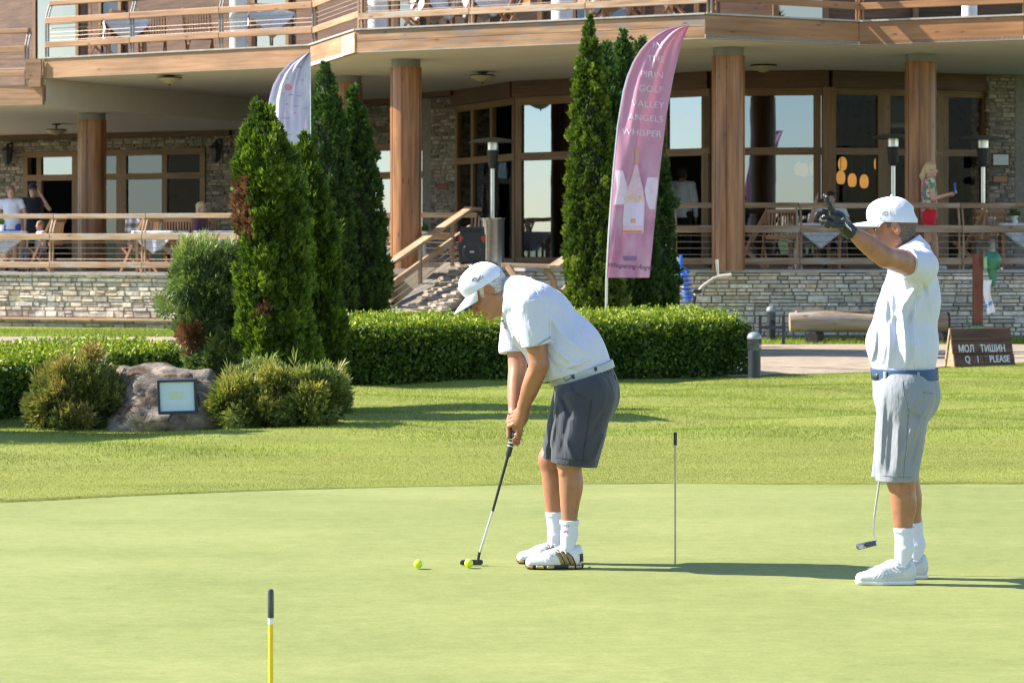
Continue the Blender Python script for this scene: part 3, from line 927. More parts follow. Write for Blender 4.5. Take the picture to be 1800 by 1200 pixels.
# ---------------------------------------------------------------- trees, shrubs, hedges
def foliage_mat(name, stops, trans=.3, tcol=(1.0, 1.1, .45), rough=.55, spec=.35):
    m, N, L, B = new_mat(name)
    a = attr(N, 'tone'); g = N.new('ShaderNodeNewGeometry')
    mx = N.new('ShaderNodeMath'); mx.operation = 'MULTIPLY_ADD'; mx.inputs[1].default_value = .34
    L.new(g.outputs['Random Per Island'], mx.inputs[0])
    ml = N.new('ShaderNodeMath'); ml.operation = 'MULTIPLY'; ml.inputs[1].default_value = .66
    L.new(a.outputs['Fac'], ml.inputs[0]); L.new(ml.outputs[0], mx.inputs[2])
    r = ramp(N, stops); L.new(mx.outputs[0], r.inputs[0])
    L.new(r.outputs[0], B.inputs['Base Color'])
    B.inputs['Roughness'].default_value = rough; B.inputs['Specular IOR Level'].default_value = spec
    t = N.new('ShaderNodeBsdfTranslucent')
    mm = N.new('ShaderNodeMix'); mm.data_type = 'RGBA'; mm.blend_type = 'MULTIPLY'; mm.inputs[0].default_value = 1
    L.new(r.outputs[0], mm.inputs[6]); mm.inputs[7].default_value = (*tcol, 1); L.new(mm.outputs[2], t.inputs['Color'])
    ms = N.new('ShaderNodeMixShader'); ms.inputs[0].default_value = trans
    L.new(B.outputs[0], ms.inputs[1]); L.new(t.outputs[0], ms.inputs[2])
    L.new(ms.outputs[0], N['Material Output'].inputs['Surface'])
    return m
f_arb = foliage_mat('thuja foliage', [(0, (.026, .050, .008)), (.40, (.068, .120, .015)), (.75, (.15, .225, .024)), (1, (.28, .34, .042))], .34)
f_dark = foliage_mat('dark thuja foliage', [(0, (.022, .052, .011)), (.5, (.050, .115, .020)), (1, (.115, .20, .030))], .28)
f_dead = foliage_mat('dry brown foliage', [(0, (.09, .042, .024)), (.5, (.23, .11, .06)), (1, (.40, .22, .12))], .15, (1, .8, .5))
f_jun = foliage_mat('juniper foliage', [(0, (.045, .06, .018)), (.3, (.14, .19, .055)), (.65, (.30, .32, .09)), (1, (.50, .40, .13))], .25)
f_jun_b = foliage_mat('browning juniper foliage', [(0, (.045, .05, .016)), (.3, (.13, .17, .05)), (.65, (.27, .28, .08)), (1, (.46, .32, .13))], .25, (1, .95, .45))
f_jun_g = foliage_mat('blue green juniper foliage', [(0, (.04, .06, .024)), (.35, (.13, .20, .075)), (.7, (.27, .35, .12)), (1, (.44, .42, .15))], .22)
f_hedge = foliage_mat('privet leaves', [(0, (.022, .05, .008)), (.35, (.058, .12, .014)), (.65, (.16, .24, .022)), (1, (.50, .52, .06))], .26)
f_core = M('twig and shade core', (.018, .022, .010), .9, .4, 25)  # near-black: twigs and the shade inside the plants in one colour
m_bark = M('bark', (.13, .095, .07), .9, .3, 30, .6, 60)

def norm(a): return a / np.maximum(np.linalg.norm(a, axis=-1, keepdims=True), 1e-9)

def sprays(Pt, d, tone, m=4, L=.075, w=.011, spread=.9, twist=.5, plume=False):
    """fans (or plumes) of small pointed leaflets rooted at Pt pointing along d"""
    N_ = len(Pt)
    d = norm(d)
    s = norm(np.cross(d, rng.normal(size=(N_, 3))))
    out, tn = [], []
    sc = rng.uniform(.7, 1.3, N_)[:, None]
    for k in range(m):
        if plume:
            f_ = k / max(1, m - 1)
            phi = (.75 - .35 * f_) * (1 if k % 2 else -1) * (0 if k == m - 1 else 1)
            base = Pt + d * (L * sc * f_ * 1.1)
            l = L * .62 * sc
        else:
            phi = spread * ((k + .5) / m - .5) + rng.normal(0, .12)
            base = Pt
            l = L * sc * rng.uniform(.75, 1.15, (N_, 1))
        n = np.cross(d, s)
        tw = rng.normal(0, twist, (N_, 1))
        s2 = s * np.cos(tw) + n * np.sin(tw)
        ld = d * math.cos(phi) + s2 * math.sin(phi)
        wv = norm(-d * math.sin(phi) + s2 * math.cos(phi)) * w * sc
        out.append(np.stack([base, base + ld * l * .5 + wv, base + ld * l, base + ld * l * .5 - wv], 1))
        tn.append(tone)
    V = np.concatenate(out, 0)
    t = np.repeat(np.concatenate(tn), 4)
    return V.reshape(-1, 3), np.arange(len(V) * 4).reshape(-1, 4), t

def nz(P3, sc, seed=0.):
    return np.array([mnoise.noise(Vector((p[0] * sc + seed, p[1] * sc, p[2] * sc))) for p in P3])

def arbor(label, px_top, py_top, px_base, D, prof, n, fmat, spire_n=3, group='tall thuja conifers', name='conifer_tree', L=.08, w=.012, m=4, dead=None, lump=.22, seed=0., tuft=1.):
    base = Vector((X(px_base, D), D, ZL if D > 30 else .02))
    s = FPX / D
    H = HC - (py_top - HY) / s - base.z
    top = Vector((X(px_top, D), D, base.z + H))
    t_ = thing(name, label, 'tree', base, group)
    mb = MB(); mb.tube([base - Vector((0, 0, .1)), base.lerp(top, .3), base.lerp(top, .9)], [.055, .04, .008], 8); mb.build('trunk', m_bark, t_, smooth=True)
    ts, rs = zip(*prof)
    t = 1 - rng.random(n) ** .85
    Rm = np.interp(t, ts, rs)
    keep = rng.random(n) < (Rm / max(rs)) ** .7 + .05
    t, Rm = t[keep], Rm[keep]; n = len(t)
    th = rng.uniform(0, 2 * np.pi, n)
    ctr = np.array(base)[None] + (np.array(top - base))[None] * t[:, None]
    # vertical flames of foliage: noise stretched upwards
    q = np.stack([np.cos(th) * 1.0, np.sin(th) * 1.0, t * H * .75], -1)
    lmp = nz(q, 2.1, seed) + .6 * nz(q, 5.0, seed + 7)
    r = Rm * (1 + lump * lmp)
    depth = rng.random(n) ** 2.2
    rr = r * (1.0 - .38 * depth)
    rad = np.stack([np.cos(th), np.sin(th), np.zeros(n)], -1)
    Pt = ctr + rad * rr[:, None]
    # gathered into upright tufts, each standing out a little differently
    nc = max(60, n // 38); pick = rng.integers(0, n, nc)
    cc = Pt[pick] + rad[pick] * rng.normal(.0, .035, (nc, 1)) * tuft; crad = rad[pick]; ctone = rng.normal(0, .20, nc) + .6 * lmp[pick]
    ci = rng.integers(0, nc, n); loose = rng.random(n) < .22
    q = rng.normal(size=(n, 3)); q = norm(q) * rng.random((n, 1)) ** .4
    qs = np.array([.046, .046, .10]) * tuft
    Pc = cc[ci] + q * qs * (.55 + .45 * (Rm / max(rs))[:, None])
    Pt = np.where(loose[:, None], Pt, Pc); rad = np.where(loose[:, None], rad, norm(crad[ci] * .6 + q * np.array([.8, .8, .3])))
    out_ = (q * crad[ci]).sum(1) * .5 + q[:, 2] * .35
    d = rad * rng.uniform(.25, .8, (n, 1)) + np.array([0, 0, 1.]) * rng.uniform(.5, 1.0, (n, 1)) + rng.normal(0, .2, (n, 3))
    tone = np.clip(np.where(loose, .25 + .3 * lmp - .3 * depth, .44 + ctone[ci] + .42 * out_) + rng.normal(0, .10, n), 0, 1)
    if dead:
        isd = np.zeros(n, bool)
        for (dx, dy, rad_px) in dead:
            c = np.array(P(dx, dy, D)); e = Pt - c
            isd |= (np.abs(e[:, 0]) < rad_px[0] / s * (1 + .5 * lmp)) & (np.abs(e[:, 2]) < rad_px[1] / s * (1 + .5 * lmp)) & (Pt[:, 1] < D + .02)
        V, F, tn = sprays(Pt[isd], d[isd], np.clip(rng.uniform(0, 1, isd.sum()), 0, 1), m, L, w)
        o = mesh_obj('dry_foliage', V, F, f_dead, t_, attrs={'tone': tn}); o['label'] = 'rust brown dried patch of foliage'
        k = ~isd; Pt, d, tone = Pt[k], d[k], tone[k]
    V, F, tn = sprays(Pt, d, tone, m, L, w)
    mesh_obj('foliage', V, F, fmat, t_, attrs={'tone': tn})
    # solid dark core: shade inside the crown painted as near-black
    nk = 14; tt = np.linspace(.0, .97, 26); a = np.linspace(0, 2 * np.pi, nk, endpoint=False)
    T, A = np.meshgrid(tt, a, indexing='ij')
    q = np.stack([np.cos(A), np.sin(A), T * H * .75], -1).reshape(-1, 3)
    rr = np.interp(T, ts, rs).ravel() * (1 + lump * nz(q, 2.1, seed)) * .66
    V = np.array(base)[None] + np.array(top - base)[None] * T.reshape(-1, 1) + np.stack([np.cos(A).ravel() * rr, np.sin(A).ravel() * rr, np.zeros(rr.size)], -1)
    Fc = [(i * nk + j, i * nk + (j + 1) % nk, (i + 1) * nk + (j + 1) % nk, (i + 1) * nk + j) for i in range(25) for j in range(nk)]
    mesh_obj('twig_shade_core', V, Fc, f_core, t_)
    return t_

col_prof = [(0, .24), (.2, .28), (.55, .27), (.75, .275), (.85, .22), (.92, .14), (.97, .06), (1, .01)]
arbor('bushy bright green conifer with a rust brown dead patch, in front of the white flag', 459, 186, 500, 22.4, col_prof, 32000, f_arb,
      dead=[(424, 358, (20, 40)), (438, 402, (16, 18)), (470, 545, (11, 14)), (413, 335, (11, 12))], lump=.30, seed=3.1, L=.058, w=.0085, tuft=.8)
arbor('slim green conifer close behind the bushy one with the brown patch', 536, 236, 572, 23.3, [(0, .15), (.2, .19), (.45, .20), (.65, .19), (.8, .14), (.92, .07), (1, .01)], 19000, f_arb, lump=.26, seed=8.4, L=.058, w=.0085, tuft=.75)
arbor('dark green pointed conifer right of the white flag, taller of two behind the stair rail', 573, 112, 585, 37.6, [(0, .30), (.15, .35), (.4, .35), (.6, .31), (.8, .22), (.92, .11), (1, .01)], 23000, f_dark, seed=12., L=.062, w=.010, tuft=.9, lump=.2)
arbor('dark green conifer beside the round wooden column, shorter of the two behind the stair rail', 622, 158, 636, 38.2, [(0, .34), (.15, .42), (.4, .40), (.6, .34), (.8, .23), (.92, .11), (1, .01)], 23000, f_dark, seed=21., L=.062, w=.010, tuft=.9, lump=.2)
arbor('tall bright green conifer left of the pink flag, the highest one', 1036, 36, 1046, 34.2, [(0, .26), (.12, .33), (.3, .35), (.5, .30), (.7, .23), (.85, .15), (.94, .07), (1, .01)], 32000, f_arb, seed=31., L=.062, w=.010, tuft=.9, lump=.24)
arbor('slender green conifer squeezed between the tallest one and the pink flag', 1064, 76, 1074, 34.8, [(0, .22), (.3, .26), (.6, .22), (.8, .15), (.93, .07), (1, .01)], 15000, f_dark, seed=37., L=.062, w=.010, tuft=.9)
arbor('green conifer whose tip rises left of the pink flag top, second highest', 1093, 56, 1118, 35.2, [(0, .30), (.15, .38), (.4, .37), (.6, .30), (.8, .19), (.93, .08), (1, .01)], 23000, f_dark, seed=43., L=.062, w=.010, tuft=.9)
arbor('dark conifer hidden behind the pink flag, its right edge beside the open door', 1130, 70, 1148, 35.8, [(0, .30), (.15, .36), (.4, .34), (.6, .27), (.8, .17), (.93, .08), (1, .01)], 19000, f_dark, seed=49., L=.062, w=.010, tuft=.9)

def juniper(label, D, blobs, n, fmat, base_px, height_note=None, L=.062, w=.0062, name='juniper_bush', arch=.35, tips=None, dead=None, grp='spreading junipers', m=7):
    base = Vector((X(base_px, D), D, .05))
    t_ = thing(name, label, 'shrub', base, grp)
    s = FPX / D
    C = np.array([[X(b[0], D), D + (b[4] if len(b) > 4 else 0), HC - (b[1] - HY) / s] for b in blobs])
    Rr = np.array([[b[2], b[2] * .95, b[3]] for b in blobs])
    per = n // len(blobs)
    Ps, Ds, Tn = [], [], []
    for i in range(len(blobs)):
        v = norm(rng.normal(size=(per, 3)))
        lm = nz(v * 1.0, 2.2, i * 3.7) + .5 * nz(v, 5., i)
        dep = rng.random(per) ** 2
        p = C[i] + v * Rr[i] * ((1 + .28 * lm) * (1 - .4 * dep))[:, None]
        ins = np.zeros(per, bool)
        for j in range(len(blobs)):
            if j != i: ins |= (((p - C[j]) / (Rr[j] * .72)) ** 2).sum(1) < 1
        ok = ~ins & (p[:, 2] > .06)
        Ps.append(p[ok]); dd = v * .75 + np.array([0, 0, .55]) + rng.normal(0, .28, (per, 3))
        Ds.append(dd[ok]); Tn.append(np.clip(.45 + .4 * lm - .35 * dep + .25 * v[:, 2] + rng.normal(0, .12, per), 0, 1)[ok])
    Pt, d, tone = np.concatenate(Ps), np.concatenate(Ds), np.concatenate(Tn)
    n = len(Pt); nc = max(40, n // 105); pick = rng.integers(0, n, nc); dn_ = norm(d)
    cc = Pt[pick] + dn_[pick] * rng.normal(.01, .045, (nc, 1)); ci = rng.integers(0, nc, n); loose = rng.random(n) < .12
    q = norm(rng.normal(size=(n, 3))) * rng.random((n, 1)) ** .4
    ct = rng.normal(0, .26, nc)
    Pt = np.where(loose[:, None], Pt, cc[ci] + q * rng.uniform(.045, .095, (nc, 1))[ci])
    d = np.where(loose[:, None], d, dn_[pick][ci] * .8 + q * .6 + rng.normal(0, .2, (n, 3)))
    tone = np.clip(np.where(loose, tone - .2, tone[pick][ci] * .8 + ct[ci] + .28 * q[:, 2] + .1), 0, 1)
    ok = Pt[:, 2] > .04; Pt, d, tone = Pt[ok], d[ok], tone[ok]
    if dead:
        e = Pt - np.array(P(dead[0], dead[1], D)); isd = (np.abs(e[:, 0]) < dead[2] / s) & (np.abs(e[:, 2]) < dead[3] / s) & (Pt[:, 1] < D)
        V, F, tn = sprays(Pt[isd], d[isd], rng.uniform(.4, 1, isd.sum()), m, L, w, plume=True)
        mesh_obj('dry_foliage', V, F, f_dead, t_, attrs={'tone': tn})['label'] = 'dried orange brown tip'
        Pt, d, tone = Pt[~isd], d[~isd], tone[~isd]
    # some long plumes reaching out of the top
    k = (rng.random(len(Pt)) < .004) & (d[:, 2] > .5)
    V2, F2, t2 = sprays(Pt[k], d[k] + np.array([.3, 0, .3]), np.minimum(tone[k] + .2, 1), 11, L * 2.2, w, plume=True)
    V, F, tn = sprays(Pt, d, tone, m, L, w, plume=True)
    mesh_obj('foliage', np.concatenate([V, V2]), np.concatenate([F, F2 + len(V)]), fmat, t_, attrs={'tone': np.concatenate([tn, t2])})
    mb = MB()
    for i in range(len(blobs)):
        c = Vector(C[i]); mb.tube([base + Vector((random.uniform(-.05, .05), 0, -.1)), base.lerp(c, .5) + Vector((random.uniform(-.06, .06), .02, -.03)), c], [.03, .02, .008], 6)
        mb.lathe([(Rr[i][0] * .2, -Rr[i][2] * .5), (Rr[i][0] * .5, -Rr[i][2] * .2), (Rr[i][0] * .5, Rr[i][2] * .2), (Rr[i][0] * .2, Rr[i][2] * .5)], c, 9)  # solid dark blob, the shade inside the bush painted in
    mb.build('twig_shade_core', f_core, t_)
    return t_
juniper('upright blue green juniper with an orange dry tip, above the boulder', 23.0, [(346, 480, .16, .16), (392, 480, .17, .15, .1), (366, 512, .21, .2), (350, 565, .17, .24), (410, 565, .18, .28, .15), (385, 625, .17, .24, .05), (405, 690, .22, .28), (362, 650, .10, .16)],
        26000, f_jun_g, 385, dead=(338, 598, 16, 26))
juniper('low browning juniper bush left of the boulder', 20.9, [(152, 684, .13, .13), (112, 700, .13, .14), (174, 702, .10, .13), (100, 690, .09, .10, .15), (130, 736, .22, .10), (86, 722, .08, .11, .1)], 24000, f_jun_b, 130)
juniper('wide yellow green juniper bush right of the boulder', 20.8, [(432, 696, .13, .12), (488, 686, .15, .12), (545, 692, .14, .12), (462, 728, .18, .09), (530, 726, .18, .10), (410, 714, .06, .08), (572, 704, .05, .10, .1)], 27000, f_jun, 480)

def hedge(name, label, a, b, thick, h, n, shoots, base_gap=.0, dome=.10, seed=0., grow=.12):
    """clipped hedge along a-b (plan points of its front foot)"""
    a, b = Vector((*a, 0)), Vector((*b, 0)); d = (b - a); Lh = d.length; d.normalize()
    n_ = Vector((d.y, -d.x, 0)); n_ = n_ if n_.y < 0 else -n_
    A, dn, nn = np.array(a), np.array(d), np.array(n_)
    t_ = thing(name, label, 'hedge', (a + b) / 2 + Vector((0, 0, .05)))
    z0 = .02
    # choose points on front, top, ends, back
    areas = np.array([Lh * h, Lh * thick, thick * h, thick * h, Lh * h * .35])
    wgt = areas / areas.sum(); cnt = (n * wgt).astype(int)
    Ps, Ns = [], []
    for f_, c in enumerate(cnt):
        u, v = rng.random(c), rng.random(c)
        if f_ == 0: s, dp, z, nv = u * Lh, v * 0, v * h, nn[None] + 0 * u[:, None]
        elif f_ == 1: s, dp, z, nv = u * Lh, v * thick, h + 0 * u, np.array([0, 0, 1.])[None] + 0 * u[:, None]
        elif f_ == 2: s, dp, z, nv = 0 * u, u * thick, v * h, -dn[None] + 0 * u[:, None]
        elif f_ == 3: s, dp, z, nv = 0 * u + Lh, u * thick, v * h, dn[None] + 0 * u[:, None]
        else: s, dp, z, nv = u * Lh, 0 * u + thick, v * h, -nn[None] + 0 * u[:, None]
        # rounded shoulders and dome
        edge = np.minimum(np.minimum(dp, thick - dp), np.minimum(s, Lh - s)) / .16
        if f_ == 1: z = z - .07 * (1 - smooth(edge)) + dome * np.sin(np.pi * np.clip(dp / thick, 0, 1))
        up = np.clip((z - (h - .1)) / .1, 0, 1)
        if f_ != 1:
            p_in = .02 * up ** 2
            nv = nv + np.array([0, 0, 1.]) * (up * .3)[:, None]
        else: p_in = 0 * u
        P3 = A[None] + dn[None] * s[:, None] - nn[None] * dp[:, None] + np.array([0, 0, 1.])[None] * (z + z0)[:, None]
        P3 = P3 - nv * p_in[:, None]
        lm = nz(P3, 2.6, seed) + .5 * nz(P3, 7., seed)
        dep = rng.random(c) ** 1.6
        P3 = P3 + nv * (.05 * lm - .16 * dep)[:, None]
        low = (z < .10) & (f_ != 1) & (rng.random(c) < .45)
        Ps.append(np.concatenate([P3, nv, (lm)[:, None], dep[:, None]], 1)[~low]); 
    Q = np.concatenate(Ps); Pt, nv, lm, dep = Q[:, :3], Q[:, 3:6], Q[:, 6], Q[:, 7]
    c = len(Pt)
    dr = norm(nv) * .5 + rng.normal(0, .65, (c, 3)) + np.array([0, 0, .25])
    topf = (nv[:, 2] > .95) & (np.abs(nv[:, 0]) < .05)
    tone = np.clip(.24 + .26 * lm - .2 * dep + rng.normal(0, .13, c) + .85 * topf * (1 - .6 * dep), 0, 1)  # top leaves lightened: new growth plus sunlight painted into the tone
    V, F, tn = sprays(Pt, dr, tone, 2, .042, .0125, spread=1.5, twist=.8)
    # fresh shoots standing up on top
    s, dp = rng.random(shoots) * Lh, rng.random(shoots) * thick * .9 + .05
    hz = grow * rng.random(shoots) ** 2.2
    sp, sd, stn = [], [], []
    zt = h + z0 + dome * np.sin(np.pi * dp / thick) - .03
    for k in range(6):
        f_ = (k + .5) / 6
        ok = hz * f_ > .004
        p = A[None] + dn[None] * s[:, None] - nn[None] * dp[:, None] + np.array([0, 0, 1.])[None] * (zt + .02 + hz * f_)[:, None]
        p = p + rng.normal(0, .006, (shoots, 3))
        sp.append(p[ok]); q = rng.normal(0, .6, (shoots, 3)) + np.array([0, 0, .7]); sd.append(q[ok]); stn.append(rng.uniform(.7, 1, shoots)[ok])
    V2, F2, t2 = sprays(np.concatenate(sp), np.concatenate(sd), np.concatenate(stn), 2, .036, .009, spread=1.6)
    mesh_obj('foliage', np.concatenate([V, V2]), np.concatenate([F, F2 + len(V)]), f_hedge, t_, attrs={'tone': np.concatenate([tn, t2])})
    mb = MB()
    e = .15
    q = [a + d * e - n_ * e, b - d * e - n_ * e, b - d * e - n_ * (thick - e), a + d * e - n_ * (thick - e)]
    mb.prism([(v.x, v.y, .0) for v in q], (0, 0, h - .10))  # solid core with inner shade painted near-black; real twigs follow
    for k in range(int(Lh * 5)):
        p = a + d * random.uniform(.05, Lh - .05) - n_ * random.uniform(.12, .35)
        mb.tube([p + Vector((0, 0, -.05)), p + Vector((random.uniform(-.05, .05), 0, .15)), p + Vector((random.uniform(-.15, .15), 0, .35))], [.014, .011, .006], 5)
    mb.build('twig_shade_core', f_core, t_)
    return t_
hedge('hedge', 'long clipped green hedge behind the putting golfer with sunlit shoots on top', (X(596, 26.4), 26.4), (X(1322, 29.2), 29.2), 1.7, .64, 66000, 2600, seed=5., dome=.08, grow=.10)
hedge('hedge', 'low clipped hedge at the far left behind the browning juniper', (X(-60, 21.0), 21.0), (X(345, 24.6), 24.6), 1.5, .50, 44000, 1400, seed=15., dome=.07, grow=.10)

# a conifer just outside the frame: its shade falls over the lawn in front of the left hand bushes
arbor('young conifer on the lawn outside the left edge of the view', -250, 190, -250, 20.35, [(0, .34), (.3, .38), (.6, .34), (.85, .2), (1, .01)], 9000, f_arb, seed=61.)
# ---------------------------------------------------------------- boulder with floodlight
import bmesh
def rock(name, label, c, rx, ry, rz, mat, seed=0., sub=5, flat=.25):
    bm = bmesh.new(); bmesh.ops.create_icosphere(bm, subdivisions=sub, radius=1)
    for v in bm.verts:
        p = v.co.copy()
        n = mnoise.fractal(p * 1.1 + Vector((seed, 0, 0)), 1., 2., 4) * .22 + .06 * mnoise.noise(p * 5 + Vector((seed, 3, 0))) + .03 * mnoise.noise(p * 12)
        # planar facets
        for ax in (Vector((.3, -.8, .5)), Vector((-.85, -.4, .3)), Vector((.1, -.2, 1)), Vector((.8, -.4, .4))):
            ax = ax.normalized(); t = p.dot(ax)
            if t > .72: p -= ax * (t - .72) * .75
        p = p * (1 + n)
        v.co = Vector((c[0] + p.x * rx, c[1] + p.y * ry, c[2] + p.z * rz))
    V = [v.co.copy() for v in bm.verts]; F = [tuple(x.index for x in f.verts) for f in bm.faces]; bm.free()
    o = mesh_obj(name, V, F, mat, smooth=True); tag(o, label, 'rock')
    return o
m_rock, N, L, B = new_mat('mossy granite')
tc = N.new('ShaderNodeTexCoord'); o_ = tc.outputs['Object']
n1 = tex_noise(N, L, mapping(N, L, o_, (1, 1, 1.6)), 5, 8, .68); r1 = ramp(N, [(.25, (.04, .033, .027)), (.45, (.14, .115, .088)), (.6, (.25, .21, .163)), (.78, (.46, .41, .34))]); L.new(n1.outputs['Fac'], r1.inputs[0])
n2 = tex_noise(N, L, mapping(N, L, o_, (1, 1, 2.2)), 4.2, 6, .6); r2 = ramp(N, [(.50, (0, 0, 0)), (.56, (1, 1, 1))]); L.new(n2.outputs['Fac'], r2.inputs[0])
sep = N.new('ShaderNodeSeparateXYZ'); g = N.new('ShaderNodeNewGeometry'); L.new(g.outputs['Normal'], sep.inputs[0])
mr = N.new('ShaderNodeMapRange'); mr.inputs['From Min'].default_value = .15; mr.inputs['From Max'].default_value = .6; L.new(sep.outputs['Z'], mr.inputs['Value'])
mu = N.new('ShaderNodeMath'); mu.operation = 'MULTIPLY'; L.new(r2.outputs[0], mu.inputs[0]); L.new(mr.outputs[0], mu.inputs[1])
mx = N.new('ShaderNodeMix'); mx.data_type = 'RGBA'; L.new(mu.outputs[0], mx.inputs[0]); L.new(r1.outputs[0], mx.inputs[6]); mx.inputs[7].default_value = (.095, .048, .022, 1)
L.new(mx.outputs[2], B.inputs['Base Color']); B.inputs['Roughness'].default_value = .85
n3 = tex_noise(N, L, o_, 16, 8, .7); bump(N, L, n3.outputs['Fac'], .9, .03, B)
D_ = 21.0
rock('boulder', 'big grey boulder with rusty moss carrying a floodlight between two junipers', (X(286, D_), D_, .19), .60, .46, .41, m_rock, seed=2.3)
m_navy = M('dark navy powder coat', (.022, .03, .05), .45, .15, 20)
m_lens, N, L, B = new_mat('frosted floodlight glass')
B.inputs['Base Color'].default_value = (.62, .72, .76, 1); B.inputs['Roughness'].default_value = .12; B.inputs['Coat Weight'].default_value = .6
tc = N.new('ShaderNodeTexCoord'); n = tex_noise(N, L, tc.outputs['Object'], 3, 2); r = ramp(N, [(.3, (.50, .64, .74)), (.7, (.56, .69, .78))]); L.new(n.outputs['Fac'], r.inputs[0]); L.new(r.outputs[0], B.inputs['Base Color'])
fl_ = thing('floodlight', 'square floodlight with a pale glass face fixed to the boulder', 'floodlight', P(312, 696, 20.42))
o = P(312, 696, 20.42); tl_ = Matrix.Rotation(R(-1.5), 3, 'Y') @ Matrix.Rotation(R(6), 3, 'X')
mb = MB()
for (cx, cz, sx, sz) in ((0, .128, .31, .02), (0, -.128, .31, .024), (-.146, 0, .018, .24), (.146, 0, .018, .24)):
    mb.box(o + tl_ @ Vector((cx, 0, cz)), (sx, .07, sz), tl_)
mb.box(o + tl_ @ Vector((0, .035, 0)), (.29, .03, .25), tl_)
mb.build('housing', m_navy, fl_, bevel=.004)
MB().box(o + tl_ @ Vector((0, -.012, 0)), (.276, .012, .236), tl_).build('glass', m_lens, fl_)
MB().box(o + tl_ @ Vector((-.01, -.0195, .012)), (.11, .004, .06), tl_).build('light_emitter', M('yellow led panel', (.58, .62, .50), .3, .05, 30), fl_)
for s in (-1, 1): MB().beam(o + tl_ @ Vector((s * .165, .01, .0)), o + tl_ @ Vector((s * .15, .16, -.10)), .012, .03).build('bracket', m_navy, fl_)
MB().tube([o + tl_ @ Vector((-.05, .02, -.14)), o + Vector((-.09, .1, -.2)), o + Vector((-.10, .12, -.40))], .008, 6).build('cable', m_navy, fl_)
# ---------------------------------------------------------------- flags, signs, lamps, furniture
m_steel = M('brushed steel', (.55, .55, .55), .3, .08, 12, metal=.9)
m_black = M('black plastic', (.014, .014, .016), .45, .2, 20)
m_blackm = M('black painted metal', (.025, .027, .032), .4, .2, 14)
m_white = M('white paint', (.74, .74, .73), .5, .05, 6)
m_green_p = M('green plastic', (.03, .17, .09), .35, .12, 12)
m_blue_p = M('blue hose', (.03, .16, .62), .35, .1, 20)
m_red_w = wood('red brown post', (.11, .035, .02), (.17, .055, .03), (.23, .085, .05), rough=.6)
m_cloth = M('white tablecloth with grey print', (.62, .64, .68), .85, .16, 22, .2, 60)
w_teak = wood('teak furniture', (.24, .12, .055), (.36, .19, .09), (.46, .27, .15), rough=.55, grain=(2, 30, 30))

# --- feather flags
def tri_fill(poly):
    from mathutils.geometry import tessellate_polygon
    return [tuple(t) for t in tessellate_polygon([[Vector((p[0], p[1], 0)) for p in poly]])]
def flag(label, D, left, right, base_px, mat, pole_w=.014, fold=None, name='feather_flag', pole=None, group='feather flags'):
    """left and right edges given as (row, column) outline seen at distance D; the cloth gets folds in depth and two faces"""
    zb = ZL
    t_ = thing(name, label, 'flag', (X(base_px, D), D, zb), group)
    ys = np.linspace(left[0][0], left[-1][0], 90)
    lx = np.interp(ys, [p[0] for p in left], [p[1] for p in left]); rx = np.interp(ys, [p[0] for p in right], [p[1] for p in right])
    us = np.linspace(0, 1, 30)
    def pt(u, py, off=0.):
        a = np.interp(py, ys, lx); b = np.interp(py, ys, rx); px = a + (b - a) * u
        return P(px, py, D + fold(u, py) + off)
    V, F, UV = [], [], []
    for off in (0., .004):
        for j, y in enumerate(ys):
            for u in us:
                V.append(pt(u, y, off)); UV.append((u, (y - ys[0]) / (ys[-1] - ys[0]), 0))
    n = len(us); m = len(ys)
    for s in range(2):
        b = s * n * m
        for j in range(m - 1):
            for i in range(n - 1):
                q = (b + j * n + i, b + j * n + i + 1, b + (j + 1) * n + i + 1, b + (j + 1) * n + i)
                F.append(q if s == 0 else q[::-1])
    c = mesh_obj('banner', V, F, mat, t_, smooth=True, attrs={'uvp': UV})
    return t_, c, pt
def cloth_mat(name, build, trans=.35):
    m, N, L, B = new_mat(name)
    a = attr(N, 'uvp')
    out = build(N, L, a.outputs['Vector'])
    L.new(out, B.inputs['Base Color']); B.inputs['Roughness'].default_value = .6; B.inputs['Specular IOR Level'].default_value = .3
    B.inputs['Sheen Weight'].default_value = .2
    t = N.new('ShaderNodeBsdfTranslucent'); L.new(out, t.inputs['Color'])
    ms = N.new('ShaderNodeMixShader'); ms.inputs[0].default_value = trans
    L.new(B.outputs[0], ms.inputs[1]); L.new(t.outputs[0], ms.inputs[2]); L.new(ms.outputs[0], N['Material Output'].inputs['Surface'])
    w = N.new('ShaderNodeTexNoise'); w.inputs['Scale'].default_value = 900; bump(N, L, w.outputs['Fac'], .05, .002, B)
    return m
def pink(N, L, uv):
    n = tex_noise(N, L, mapping(N, L, uv, (2.0, 3.2, 1), (0, 0, .35)), 1.6, 4, .5)
    sp = N.new('ShaderNodeSeparateXYZ'); L.new(uv, sp.inputs[0])
    # lower part carries a marbled pink and white print, upper part is plain rose
    r1 = ramp(N, [(.36, (.60, .26, .41)), (.5, (.69, .36, .51)), (.66, (.76, .50, .62))]); L.new(n.outputs['Fac'], r1.inputs[0])
    mr = N.new('ShaderNodeMapRange'); mr.inputs['From Min'].default_value = .47; mr.inputs['From Max'].default_value = .60; L.new(sp.outputs['Y'], mr.inputs['Value'])
    mx = N.new('ShaderNodeMix'); mx.data_type = 'RGBA'; L.new(mr.outputs[0], mx.inputs[0]); mx.inputs[6].default_value = (.70, .36, .50, 1); L.new(r1.outputs[0], mx.inputs[7])
    return mx.outputs[2]
def fold_p(u, py):
    t = (py - 45) / 450
    return .035 * math.sin(u * 9 + t * 5) * (1 - .5 * t) + .02 * math.sin(u * 21 - t * 7 + 1) * max(0, 1 - 1.6 * t) + .05 * math.sin(t * 4 + 1) * u
Dp = 31.0
